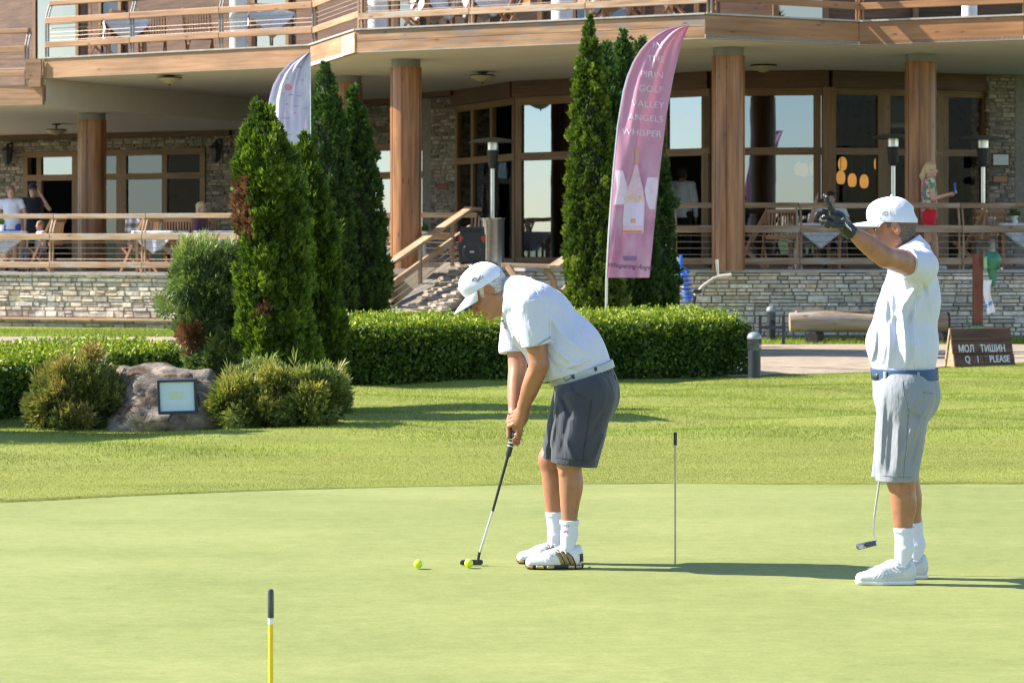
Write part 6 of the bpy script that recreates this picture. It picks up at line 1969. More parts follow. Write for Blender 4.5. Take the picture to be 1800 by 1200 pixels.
def shoe(t_, toe, heel, yc, width, z0, mats, stripes=False, name='shoe'):
    """golf shoe pointing from heel to toe along x (toe on the left); local x, y, z"""
    up, sole, acc = mats
    L_ = heel - toe
    B = Body((toe - .04, yc - .09, z0 - .02), (heel + .04, yc + .09, z0 + .17), .0035)
    X_ = lambda u: toe + L_ * u
    B.cap((X_(.125), yc, z0 + .030), (X_(.40), yc, z0 + .040), .029, .040, .02, (0, 1, 0), 1.22)
    B.cap((X_(.40), yc, z0 + .040), (X_(.86), yc, z0 + .045), .040, .037, .02, (0, 1, 0), .95)
    B.cap((X_(.42), yc, z0 + .055), (X_(.70), yc, z0 + .088), .026, .034, .03)
    B.cap((X_(.72), yc, z0 + .06), (X_(.86), yc, z0 + .075), .038, .034, .02)
    B.cap((X_(.88), yc, z0 + .06), (X_(.90), yc, z0 + .100), .026, .017, .012, (0, 1, 0), 1.5)
    B.ell((X_(.76), yc, z0 + .135), (.045, .030, .034), .008, op='s')
    B.cut((0, 0, z0 + .018), (0, 0, -1))
    for u, (a, b) in ((.30, (.07, .055)), (.36, (.07, .06)),): B.fold((X_(u), z0 + .085), (X_(u + .05), z0 + .035), -.002, .006)
    o = put(B, name, up, t_)
    B = Body((toe - .04, yc - .09, z0 - .02), (heel + .04, yc + .09, z0 + .06), .0035)
    B.cap((X_(.115), yc, z0 + .024), (X_(.40), yc, z0 + .022), .0295, .0400, .02, (0, 1, 0), 1.22)
    B.cap((X_(.40), yc, z0 + .022), (X_(.875), yc, z0 + .024), .0400, .0362, .02, (0, 1, 0), .96)
    B.cut((0, 0, z0 + .022), (0, 0, 1)); B.cut((0, 0, z0 + .002), (0, 0, -1))
    put(B, 'sole', sole, o)
    return o, X_

def squiggle(o, pts, w, mat, parent, name='embroidery', lift=.0012): return ribbon(o, pts, w, mat, name, parent, lift, 5, .0012)

def blush_at(*cs):
    def f(V):
        b = np.zeros(len(V))
        for c, r, a in cs:
            b = np.maximum(b, a * np.exp(-((V - np.array(c)) ** 2).sum(1) / r ** 2))
        return {'blush': b}
    return f
def eyes(T, A, parent, sc=1., look=(1, 0, -.1), brow=m_brow):
    for s in (-1, 1):
        c = T(.0635, s * .031, .0)
        B = Body(c - .03, c + .03, .002); B.ell(c, (.0125,) * 3, .001); B.cut(c + A[2] * .0045, A[2]); put(B, 'eye', m_eye, parent)
        ci = c + (A[0] * .0095 + A[2] * -.001); B = Body(ci - .02, ci + .02, .0015); B.ell(ci, (.0048, .0068, .0058), .001, A); B.cut(c + A[2] * .0046, A[2]); put(B, 'iris', m_iris, parent)
        B = Body(c - .05, c + .05, .002); B.cap(T(.0865, s * .014, .019), T(.074, s * .047, .021), .0052, .0042, .002); put(B, 'eyebrow', brow, parent)
        B = Body(c - .04, c + .04, .002); B.cap(T(.081, s * .019, .0045), T(.074, s * .043, .0035), .0026, .0024, .002); put(B, 'eyelid', m_lash, parent)

# ================= golfer one: bent over his putter
s1, D1 = 365.0, FPX / 365.0
g1 = thing('person', 'golfer in white polo, white cap and dark shorts bending over his putter', 'person', ((985 - 900) / s1, D1, 0.0))
def L1(px, py, y=0.): return np.array(P(px, py, D1 + y) - g1.location)
hf1 = head_frame((-.743, .03, -.669), (0, 1, 0))
hc1 = L1(857, 512, 0.0)
B = Body((-.62, -.36, -.0), (.36, .36, 1.54), .004)
T1 = head_prims(B, hc1, hf1, jowl=1)
nb = L1(905, 522)
B.cap(T1(-.035, 0, -.045), nb, .056, .064, .03)
B.ell(L1(882, 540, 0), (.035, .045, .035), .03)
# trunk
B.cap(L1(915, 530), L1(950, 560), .10, .12, .05, (0, 1, 0), 1.55)
B.cap(L1(950, 560), L1(1005, 630), .115, .115, .05, (0, 1, 0), 1.25)
B.cap(L1(1000, 625), L1(1030, 672), .115, .11, .04, (0, 1, 0), 1.25)
# near (left) arm, far (right) arm
shn, eln, wrn = L1(930, 532, -.205), L1(948, 640, -.185), L1(921, 712, -.060)
shf, elf, wrf = L1(900, 548, .205), L1(910, 640, .150), L1(904, 727, .035)
B.cap(shn, eln, .060, .043, .03, rm=.052); B.cap(eln, wrn, .045, .029, .015, rm=.044)
B.cap(shf, elf, .060, .043, .03, rm=.052); B.cap(elf, wrf, .044, .028, .015, rm=.042)
# legs
for y, hp_, kn, an in ((-.10, L1(1030, 690, -.105), L1(1001, 808, -.10), L1(1001, 945, -.10)), (.10, L1(1026, 690, .105), L1(969, 806, .10), L1(977, 944, .10))):
    B.cap(hp_, kn, .088, .060, .03); B.cap(kn, an, .055, .029, .02, rm=.046)
    mid = kn + (an - kn) * .33
    B.ell(mid + v3(.020, 0, .01), (.045, .046, .090), .022)
    B.ell(kn + v3(-.022, 0, -.01), (.034, .040, .05), .02)
    B.cap(an, an + v3(-.02, 0, -.06), .030, .028, .02)
    B.cap(an + v3(-.02, 0, -.06), an + v3(-.10, 0, -.092), .022, .016, .012)
# hands around the grip; g(t) runs down the grip axis
gtop, gbot = L1(914, 724, 0.), L1(893, 800, 0.)
ga = unit(gbot - gtop); gx = v3(1, 0, 0) - ga * ga[0]; gx = unit(gx); gy = v3(0, 1, 0)
G = lambda t, x, y: gtop + ga * t + gx * x + gy * y
# near hand: back of the hand to the camera, fingers wrapping in front and their tips back on the right
B.cap(wrn, G(.025, .012, -.042), .030, .034, .012, (ga[0], ga[1], ga[2]), 1.15)
B.cap(G(.00, .004, -.040), G(.055, .008, -.038), .025, .021, .012, (1, 0, 0), 1.35)
for i, (t, ln) in enumerate(((-.002, 1.), (.020, 1.04), (.042, 1.02), (.064, .9))):
    finger(B, [G(t, -.018, -.040), G(t + .016, -.034, -.012), G(t + .022, -.022, .016), G(t + .018, .010, .024)], [.0105, .010, .009, .008])
finger(B, [G(.062, .024, -.040), G(.085, .024, -.028), G(.100, .019, -.018)], [.011, .0095, .0085])       # curled last finger seen at the right
finger(B, [G(.078, .012, -.034), G(.112, .018, -.026), G(.126, .012, -.016)], [.0105, .0095, .0085])
finger(B, [G(.012, .0, -.040), G(.050, -.012, -.036), G(.085, -.006, -.026)], [.013, .0105, .009])        # thumb down the grip
# far hand lower, palm from the far side, thumb on the left edge of the grip
B.cap(wrf, G(.055, -.022, .040), .028, .032, .012)
B.cap(G(.045, -.012, .040), G(.105, -.008, .038), .026, .020, .012, (1, 0, 0), 1.25)
finger(B, [G(.052, -.034, .030), G(.092, -.030, .006), G(.132, -.022, -.006)], [.015, .0115, .009])
for i, t in enumerate((.086, .106, .126, .146)):
    finger(B, [G(t - .006, .014, .038), G(t, .032, .020), G(t + .006, .026, -.008), G(t + .004, .006, -.024)], [.0105, .0098, .009, .008])
# lines of an older face
for s in (-1, 1):
    B.fold(tuple(T1(.098, s * .020, -.040)), tuple(T1(.074, s * .042, -.082)), -.0034, .0055); B.fold(tuple(T1(.082, s * .016, -.018)), tuple(T1(.072, s * .046, -.022)), -.0026, .005)
    B.fold(tuple(T1(.060, s * .052, .004)), tuple(T1(.040, s * .064, -.004)), -.0018, .004); B.fold(tuple(T1(.070, s * .030, -.112)), tuple(T1(.030, s * .056, -.075)), .003, .010)
    B.fold(tuple(T1(.010, s * .05, -.115)), tuple(T1(-.03, s * .055, -.07)), -.003, .007)
# forearm and calf muscle
B.fold(tuple(eln + v3(-.03, -.05, -.03)), tuple(wrn + v3(-.0, -.03, .06)), .005, .018); B.fold(tuple(eln + v3(.02, -.05, -.02)), tuple(wrn + v3(.02, -.035, .09)), -.003, .010)
B.fold(tuple(shn + v3(.02, -.06, -.10)), tuple(eln + v3(.02, -.045, .02)), .006, .022)
B.fold((L1(1014, 835)[0], L1(1014, 835)[2]), (L1(1016, 895)[0], L1(1016, 895)[2]), .005, .014, ('-', .0)); B.fold((L1(1003, 835)[0], L1(1003, 835)[2]), (L1(1004, 905)[0], L1(1004, 905)[2]), -.004, .010, ('-', .0)); B.fold((L1(992, 815)[0], L1(992, 815)[2]), (L1(984, 832)[0], L1(984, 832)[2]), .005, .012, ('-', .0))
body1 = put(B, 'body', sk_tan, g1, blush_at((T1(.112, 0, -.035), .022, .7), (T1(.06, -.05, -.035), .03, .4), (T1(.092, 0, -.07), .018, .95), (T1(-.015, -.085, 0), .025, .35)))
eyes(T1, hf1, body1)
# hair: sides and back below the cap
B = Body(hc1 - .17, hc1 + .17, .0035)
B.ell(T1(-.022, 0, .025), (.097, .0825, .092), .01, hf1)
B.ell(T1(-.045, 0, -.035), (.062, .068, .055), .02, hf1)
B.cut(T1(.040, 0, 0), hf1[0] + hf1[2] * .35); B.cut(T1(0, 0, -.080), -hf1[2] + hf1[0] * .2)
for s in (-1, 1): B.ell(T1(.006, s * .085, -.030), (.032, .03, .045), .006, hf1, 's')
B.rumple(.0016, 55, 2)
put(B, 'hair', m_hairg, body1)
cap1 = baseball_cap(hc1, hf1, body1, c_cap, sc=1.02, tip=R(4), brim_tilt=.22)
# embroidered script on the cap's side
def Lp1(px, py): q = L1(px, py, -.13); return (q[0], q[2])
for pts in ([(829, 494), (831, 490), (835, 488), (838, 491), (834, 494), (831, 492)], [(838, 495), (841, 489), (845, 484), (842, 490), (839, 496), (843, 491), (847, 489)], [(848, 484), (849, 489)]):
    squiggle(cap1, [Lp1(*p) for p in pts], .0030, m_stitch, cap1)
# polo shirt
B = Body((-.46, -.36, .72), (.36, .36, 1.52), .005)
B.cap(L1(912, 526), L1(950, 558), .118, .140, .05, (0, 1, 0), 1.45)
B.cap(L1(950, 556), L1(1003, 622), .142, .158, .05, (0, 1, 0), 1.22)
B.cap(L1(1000, 615), L1(1022, 655), .158, .150, .05, (0, 1, 0), 1.22)
B.ell(L1(975, 628), (.13, .165, .12), .06)
B.ell(L1(930, 575), (.09, .17, .11), .06)
B.cap(L1(940, 528, -.10), L1(938, 534, -.17), .078, .074, .07); B.cap(L1(925, 538, .10), shf, .075, .072, .06)
# sleeve hems, waist hem, neck opening
hn = unit(L1(948, 622, -.19) - shn); hf_ = unit(L1(906, 640, .168) - shf)
def cut_local(B, p, n, rad):
    """cut only near p"""
    p, n = np.array(p), unit(n)
    sl, x, y, z = B._win(p - rad, p + rad, 0)
    d = (x - p[0]) * n[0] + (y - p[1]) * n[1] + (z - p[2]) * n[2]
    q = np.sqrt((x - p[0]) ** 2 + (y - p[1]) ** 2 + (z - p[2]) ** 2)
    d = np.where(q < rad, d, -1).astype(np.float32)
    B.v[sl] = np.maximum(B.v[sl], d)
tw1 = unit(L1(950, 560) - L1(1028, 665))
# folds over the back and from the armpit
S_ = ('-', .0)
for a, b, amp, w in (((922, 505), (990, 585), .006, .016), ((955, 520), (1015, 600), -.005, .018), ((962, 600), (1010, 640), .007, .014), ((958, 615), (985, 660), -.006, .013), ((975, 575), (1045, 632), .005, .016), ((940, 540), (950, 600), .004, .012), ((925, 545), (935, 600), -.004, .012), ((985, 650), (1040, 628), .006, .010), ((968, 640), (1020, 652), -.005, .010), ((1000, 560), (1060, 622), -.004, .018), ((890, 560), (905, 610), .005, .010), ((878, 560), (900, 590), -.005, .009)):
    B.fold(Lp1(*a), Lp1(*b), amp * 1.5, w * .85, S_)
B.rumple(.0012, 16, 4)
wl_ = L1(1026, 654)
B.cut(wl_ + unit(v3(-.30, 0, .95)) * .014, -unit(v3(-.30, 0, .95)))
SL = B.like(); SL.cap(shn + v3(.004, 0, -.005), L1(949, 640, -.192), .074, .066, .03, rm=.076); SL.fold(Lp1(928, 560), Lp1(945, 606), .004, .010, S_); SL.fold(Lp1(938, 545), Lp1(960, 590), -.004, .010, S_); SL.rumple(.0012, 22, 5); SL.cut(L1(948.5, 604, -.192), hn)
S2 = B.like(); S2.cap(shf, L1(905, 650, .168), .078, .064, .03, rm=.076); S2.rumple(.0012, 22, 6); S2.cut(L1(903, 620, .175), hf_)
B.merge(SL, .012); B.merge(S2, .012)
B.cut(L1(885, 522), unit(v3(-.97, 0, .1)))
shirt1 = put(B, 'polo_shirt', c_white, g1)
# collar
B = Body((-.42, -.2, 1.1), (-.1, .2, 1.45), .004)
nd = unit(L1(880, 520) - L1(915, 530))
B.cap(L1(882, 518), L1(905, 524), .080, .092, .01, (0, 1, 0), 1.12); B.cut(L1(883, 520), unit(v3(-.98, 0, .12))); B.cut(L1(902, 524), unit(v3(.98, 0, -.12)))
B.cap(L1(866, 520), L1(893, 522), .074, .074, .004, (0, 1, 0), 1.05, op='s')
put(B, 'collar', cloth('pale grey collar', (.62, .64, .68), .85, 600, .03), shirt1)
c_gr_trim = cloth('grey trim', (.30, .32, .36), .85, 600, .05)
ribbon(shirt1, [Lp1(929, 611), Lp1(948, 602), Lp1(966.5, 591)], .007, c_gr_trim, 'sleeve_hem', shirt1)
ribbon(shirt1, [Lp1(880, 566), Lp1(889, 577)], .022, c_gr_trim, 'placket', shirt1, .002)
for a in ([(917, 505), (920, 520), (928, 528), (945, 525)], [(935, 497), (948, 520), (968, 545), (966, 590)], [(966, 590), (1003, 630)]): ribbon(shirt1, [Lp1(*p) for p in a], .003, cloth('white seam', (.66, .67, .72), .8, 600, .03), 'seam', shirt1, .0006)
# shorts
B = Body((-.2, -.34, .40), (.36, .34, 1.06), .005)
B.cap(L1(1022, 648), L1(1032, 690), .150, .152, .03, (0, 1, 0), 1.20)
B.ell(L1(1046, 695), (.108, .165, .13), .05)
B.cap(L1(1028, 695, -.105), L1(1008, 822, -.105), .143, .113, .03, (0, 1, 0), 1.0); B.cap(L1(1020, 690, .105), L1(986, 820, .105), .128, .108, .03)
for a, b, amp, w in (((985, 690), (1005, 735), -.010, .014), ((978, 705), (968, 790), .008, .012), ((1000, 720), (985, 800), -.006, .014), ((1040, 745), (1025, 805), .006, .016), ((1060, 720), (1020, 790), -.006, .016), ((990, 760), (1010, 812), .006, .012), ((1062, 760), (1042, 810), .007, .014), ((975, 730), (962, 770), -.007, .010), ((1025, 680), (985, 700), .006, .012)):
    B.fold(Lp1(*a), Lp1(*b), amp * 1.5, w * .85, S_)
B.rumple(.0014, 20, 7)
B.cut(wl_ - unit(v3(-.30, 0, .95)) * .016, unit(v3(-.30, 0, .95)))
B.cut(L1(1000, 812), unit(v3(-.12, 0, -1)))
sh1 = put(B, 'shorts', c_slate, g1)
ribbon(sh1, [Lp1(1000, 672), Lp1(1010, 690), Lp1(1030, 698)], .0028, c_slate_d, 'pocket_seam', sh1, .001)
ribbon(sh1, [Lp1(1068, 655), Lp1(1084, 652)], .006, c_slate_d, 'back_pocket', sh1, .001); ribbon(sh1, [Lp1(1082, 660), Lp1(1083, 668)], .006, m_black, 'pocket_button', sh1, .002)
ribbon(sh1, [Lp1(1038, 700), Lp1(1030, 760), Lp1(1022, 812)], .003, c_slate_d, 'side_seam', sh1, .0008)
ribbon(sh1, [Lp1(970, 802), Lp1(1005, 804), Lp1(1040, 808)], .003, c_slate_d, 'hem_seam', sh1, .0008)
# belt
B = Body((-.2, -.3, .84), (.36, .3, 1.06), .004)
B.cap(L1(1018, 640), L1(1034, 690), .162, .160, .02, (0, 1, 0), 1.20)
bn = unit(v3(-.30, 0, .95)); B.cut(wl_ + bn * .018, bn); B.cut(wl_ - bn * .019, -bn)
belt1 = put(B, 'belt', m_whiteb, g1)
ribbon(belt1, [Lp1(1043, 633), Lp1(1047, 651)], .012, m_navy, 'belt_loop', belt1, .003); ribbon(belt1, [Lp1(1004, 652), Lp1(1008, 664)], .012, m_navy, 'belt_loop', belt1, .003)
ribbon(belt1, [Lp1(991, 664), Lp1(1002, 657)], .034, M('dull buckle', (.35, .36, .34), .4, .1, 20, metal=.5), 'buckle', belt1, .003)
# socks and shoes
def sock(t_, an, kn, ztop, r0, r1):
    """sock drawn along the shin from below the ankle up to height ztop"""
    an, kn = np.array(an), np.array(kn); ax_ = unit(kn - an)
    top = an + ax_ * ((ztop - an[2]) / ax_[2])
    B = Body(np.minimum(an, top) - v3(.14, .08, .12), np.maximum(an, top) + v3(.09, .08, .05), .0035)
    B.cap(top + ax_ * .03, an + ax_ * .015, r1, r0, .01); B.cap(an + ax_ * .015, an + v3(-.012, 0, -.06), r0, r0 - .002, .02)
    for k, (u, w_) in enumerate(((.012, .0025), (.030, -.002), (.055, .002), (.078, -.0018))): B.fold(tuple(an + ax_ * u + v3(-.06, -.06, .004 * (k % 2))), tuple(an + ax_ * (u + .006) + v3(.06, -.03, 0)), w_, .006)
    B.cut(top, ax_)
    o = put(B, 'sock', c_white2, t_)
    B = Body(top - .07, top + .07, .003); B.cap(top + ax_ * .003, top - ax_ * .020, r1 + .0008, r1 + .0004, .003); B.cut(top, ax_); B.cut(top - ax_ * .022, -ax_); put(B, 'cuff', c_white2, o)
    return o
k1 = sock(g1, L1(1001, 945, -.10), L1(1001, 808, -.10), .232, .0375, .0460); k2 = sock(g1, L1(977, 944, .10), L1(969, 806, .10), .252, .0365, .0450)
ribbon(k1, [Lp1(990, 922), Lp1(996, 920), Lp1(1000, 924)], .004, m_stitch, 'sock_mark', k1); ribbon(k1, [Lp1(990, 935), Lp1(996, 930), Lp1(997, 937)], .004, m_rp, 'sock_mark', k1)
shA, XA = shoe(g1, L1(921, 0, -.10)[0], L1(1026.5, 0, -.10)[0], -.10, .1, .0, (m_shoe, m_sole, m_gold))
shB, XB = shoe(g1, L1(906, 0, .10)[0], L1(1008, 0, .10)[0], .10, .1, .0, (m_shoe, m_sole, m_gold))
for o, X_ in ((shA, XA), (shB, XB)):
    for k in range(3):
        u = .52 + .085 * k
        a, b = (X_(u), .092 - .006 * k), (X_(u + .13), .024)
        ribbon(o, [a, ((a[0] + b[0]) / 2 + .004, .060), b], .0155, m_gold, 'stripe', o, .0016); ribbon(o, [(a[0] + .011, a[1]), ((a[0] + b[0]) / 2 + .015, .060), (b[0] + .011, b[1])], .006, m_sole, 'stripe_edge', o, .0014)
    ribbon(o, [(X_(.985), .028), (X_(.975), .075)], [.050] + [.03] * 8, m_sole, 'heel_patch', o, .002)
    for k in range(6): ribbon(o, [(X_(.05 + .155 * k), .012), (X_(.14 + .155 * k), .010)], .013, m_tan, 'sole_insert', o, .0035) if False else None
    for k in range(5):
        a = (X_(.40 + .055 * k), .080 + .006 * k); ribbon(o, [a, (a[0] + .022, a[1] - .012)], .006, c_white2, 'lace', o, .004)
for o, X_ in ((shA, XA), (shB, XB)):
    so = [c for c in o.children if c.name.startswith('sole')][0]
    for u0, u1 in ((.03, .15), (.20, .33), (.38, .50), (.74, .84), (.87, .96)): ribbon(so, [(X_(u0), .014), (X_(u1), .013)], .012, m_tan, 'sole_insert', so, .001)
B = Body(wrf - .06, wrf + .06, .003)
B.cap(wrf + v3(0, 0, .006), wrf + v3(-.001, 0, -.002), .0315, .0315, .002); B.cap(wrf + v3(0, 0, .02), wrf + v3(0, 0, -.02), .0275, .0275, .001, op='s'); B.cut(wrf + v3(0, 0, .009), (0, 0, 1)); B.cut(wrf - v3(0, 0, .003), (0, 0, -1))
put(B, 'bracelet', M('dark red beads', (.07, .02, .025), .4, .3, 120), g1)
# his putter
pu = thing('putter', 'putter with black grip and steel shaft held by the bending golfer', 'golf club', tuple(Vector(g1.location) + Vector(L1(843, 992))))
gw = lambda v: Vector(g1.location) + Vector(v)
def tube_o(name, pts, rs, mat, parent, n=10): mb = MB(); mb.tube([gw(p) for p in pts], rs, n); return mb.build(name, mat, parent, smooth=True)
grp_ = tube_o('grip', [gtop - ga * .02, gtop + ga * .06, L1(893, 800), L1(892, 803)], [.013, .0155, .0135, .009], M('black rubber grip', (.02, .028, .032), .6, .2, 60, .4, 200), pu)
for k in range(3): tube_o('grip_ring', [G(.135 + .016 * k, 0, 0), G(.139 + .016 * k, 0, 0)], [.0165, .0163], m_white, grp_, 14)
tube_o('shaft', [L1(893, 800), L1(866, 898)], [.0078, .0068], m_black, pu); tube_o('lower_shaft', [L1(866, 898), L1(843, 972)], [.0066, .0056], m_steel, pu)
hd = tube_o('hosel', [L1(843, 970), L1(841.5, 977), L1(840, 988)], [.008, .007, .006], m_black, pu)
B_ = MB(); c = gw(L1(829, 993, -.0)); 
pr = [(-.056, -.009), (-.050, -.013), (.045, -.013), (.054, -.007), (.054, .006), (.045, .012), (-.048, .010), (-.056, .004)]
B_.prism([c + Vector((x, .016 if True else 0, z + .012)) for x, z in pr], (0, .022, 0)); B_.build('head', m_blackm, pu, bevel=.003)

# ================= golfer two: standing, pointing with a gloved hand
s2, D2 = 383.0, FPX / 383.0
g2 = thing('person', 'golfer in white polo and light grey shorts pointing with a black gloved hand', 'person', ((1585 - 900) / s2, D2, 0.0))
def L2(px, py, y=0.): return np.array(P(px, py, D2 + y) - g2.location)
def Lp2(px, py): q = L2(px, py, -.13); return (q[0], q[2])
hf2 = head_frame((-1, .10, -.02), (0, 1, 0))
hc2 = L2(1567, 403)
B = Body((-.46, -.56, -.0), (.24, .42, 1.82), .0045)
T2 = head_prims(B, hc2, hf2, 1.03, jowl=1)
B.cap(T2(-.02, 0, -.05), L2(1592, 452), .060, .068, .03); B.ell(T2(.01, 0, -.10), (.05, .05, .04), .03)
B.cap(L2(1602, 470), L2(1604, 540), .085, .088, .04, (0, 1, 0), 1.35); B.cap(L2(1604, 540), L2(1594, 640), .088, .105, .04, (0, 1, 0), 1.2); B.cap(L2(1592, 640), L2(1592, 690), .115, .10, .04, (0, 1, 0), 1.25)
shn2, eln2, wrn2 = L2(1618, 468, -.19), L2(1556, 452, -.38), L2(1500, 410, -.42)
B.cap(shn2, eln2, .056, .045, .03, rm=.055); B.cap(eln2, wrn2, .046, .0285, .012, rm=.0445)
shf2, elf2, wrf2 = L2(1612, 478, .20), L2(1612, 590, .27), L2(1580, 675, .26)
B.cap(shf2, elf2, .06, .045, .03); B.cap(elf2, wrf2, .045, .03, .012, rm=.044)
# far hand on the putter behind the shorts
hp2 = L2(1564, 712, .25); B.cap(wrf2, hp2, .03, .034, .012)
for i in range(4): finger(B, [hp2 + v3(-.02, -.02, .02 - .02 * i), hp2 + v3(-.04, -.03, .015 - .02 * i), hp2 + v3(-.045, .0, .01 - .02 * i), hp2 + v3(-.02, .015, .005 - .02 * i)], [.011, .010, .009, .008])
finger(B, [hp2 + v3(-.02, .02, .0), hp2 + v3(-.035, .01, -.04), hp2 + v3(-.03, 0, -.07)], [.013, .011, .009])
for hp_, kn, an in ((L2(1590, 690, -.10), L2(1584, 842, -.10), L2(1590, 968, -.10)), (L2(1594, 690, .10), L2(1590, 842, .10), L2(1612, 962, .10))):
    B.cap(hp_, kn, .09, .064, .03); B.cap(kn, an, .058, .029, .02, rm=.048)
    mid = kn + (an - kn) * .30
    B.ell(mid + v3(.018, 0, .01), (.042, .046, .085), .022); B.ell(kn + v3(-.022, 0, -.005), (.034, .040, .05), .02)
    B.cap(an, an + v3(-.02, 0, -.08), .031, .029, .02); B.cap(an + v3(-.02, 0, -.08), an + v3(-.10, 0, -.110), .022, .016, .012)
# raised hand
def hand2(B, e, wrist=True):
    """pointing hand; e widens everything for the glove"""
    k1_ = L2(1462, 376, -.44); wr = L2(1492, 405, -.425)
    B.cap(wr, L2(1470, 384, -.44), .028 + e, .034 + e, .012, (0, 1, 0), 1.15)
    B.cap(L2(1474, 386, -.44), L2(1462, 380, -.44), .035 + e, .030 + e, .012, (0, 1, 0), 1.2)
    f = lambda pts, rs: finger(B, pts, [r + e for r in rs])
    f([L2(1464, 372, -.475), L2(1459, 363, -.478), L2(1454, 352, -.478), L2(1450, 344, -.476)], [.0125, .0110, .0100, .0088])          # index up
    f([L2(1460, 374, -.452), L2(1446, 372, -.458), L2(1437, 377, -.462), L2(1435, 381, -.460)], [.0118, .0108, .0098, .0088])          # middle, bent forward
    f([L2(1460, 381, -.432), L2(1450, 381, -.436), L2(1444, 387, -.438), L2(1446, 392, -.436)], [.0112, .0104, .0095, .0088])
    f([L2(1465, 389, -.412), L2(1456, 389, -.412), L2(1452, 395, -.414), L2(1456, 398, -.416)], [.0105, .0096, .0088, .0080])
    f([L2(1480, 396, -.470), L2(1466, 396, -.482), L2(1454, 390, -.478), L2(1446, 389, -.470)], [.0150, .0120, .0105, .0092])          # thumb
hand2(B, 0.)
for s in (-1, 1):
    B.fold(tuple(T2(.098, s * .020, -.040)), tuple(T2(.074, s * .042, -.082)), -.0034, .0055); B.fold(tuple(T2(.060, s * .052, .004)), tuple(T2(.040, s * .064, -.004)), -.002, .004); B.fold(tuple(T2(-.055, s * .045, -.05)), tuple(T2(-.03, s * .062, -.085)), -.003, .008)
B.fold((L2(1602, 865)[0], L2(1602, 865)[2]), (L2(1604, 915)[0], L2(1604, 915)[2]), .005, .014, ('-', .0)); B.fold((L2(1588, 862)[0], L2(1588, 862)[2]), (L2(1589, 920)[0], L2(1589, 920)[2]), -.004, .010, ('-', .0)); B.fold((L2(1574, 848)[0], L2(1574, 848)[2]), (L2(1570, 868)[0], L2(1570, 868)[2]), .004, .012, ('-', .0))
B.fold(tuple(shn2 + v3(-.03, -.07, -.03)), tuple(eln2 + v3(.02, -.04, -.02)), .005, .02); B.fold(tuple(eln2 + v3(-.02, -.04, -.02)), tuple(wrn2 + v3(.03, -.03, .0)), -.003, .010)
body2 = put(B, 'body', sk_tan, g2, blush_at((T2(.112, 0, -.035), .025, .8), (T2(.05, -.05, -.035), .035, .4), (T2(-.015, -.085, 0), .03, .5), (T2(-.03, -.05, -.07), .05, .3)))
eyes(T2, hf2, body2)
B = Body(hc2 - .17, hc2 + .17, .0035)
B.ell(T2(-.018, 0, .03), np.array((.0985, .0800, .090)) * 1.02, .01, hf2); B.ell(T2(-.045, 0, -.04), (.058, .066, .052), .02, hf2)
B.cut(T2(.045, 0, 0), hf2[0]); B.cut(T2(0, 0, -.078), -hf2[2] + hf2[0] * .25)
for s in (-1, 1): B.ell(T2(.004, s * .085, -.028), (.034, .03, .042), .006, hf2, 's'); B.ell(T2(.06, s * .08, .0), (.04, .03, .05), .01, hf2, 's')
B.rumple(.0008, 70, 3)
put(B, 'hair', m_hairb, body2)
cap2 = baseball_cap(hc2, hf2, body2, c_cap, gap=True, sc=1.06, tip=R(-3), brim_tilt=.02)
for pts in ([(1553, 377), (1557, 372), (1562, 371), (1561, 376), (1556, 378)], [(1564, 377), (1568, 370), (1566, 379), (1572, 374)], [(1573, 377), (1575, 380)], [(1549, 381), (1551, 384)]): squiggle(cap2, [Lp2(*p) for p in pts], .0028, M('pale embroidery', (.45, .42, .44), .7, .1, 50), cap2)
B = Body((-.46, -.54, 1.5), (-.14, -.34, 1.85), .003); hand2(B, .0016)
B.cap(L2(1492, 405, -.425), L2(1499, 411, -.422), .0325, .034, .01)
B.cut(L2(1499, 410, -.42), unit(L2(1556, 452, -.38) - L2(1500, 410, -.42)))
gl2 = put(B, 'glove', m_glove, g2)
def Lg(px, py): q = L2(px, py, -.455); return (q[0], q[2])
for k in range(4): ribbon(gl2, [Lg(1484.5 + 3.1 * k, 391 + 3.2 * k), Lg(1487.0 + 3.1 * k, 398 + 2.6 * k)], .0042, m_gw, 'glove_print', gl2, .001)
ribbon(gl2, [Lg(1477, 386), Lg(1481, 383)], .004, m_gw, 'glove_print', gl2, .001); ribbon(gl2, [Lg(1449.5, 343.5), Lg(1451, 347)], .007, M('pale fingertip', (.5, .45, .42), .6, .1, 30), 'fingertip', gl2, .001)
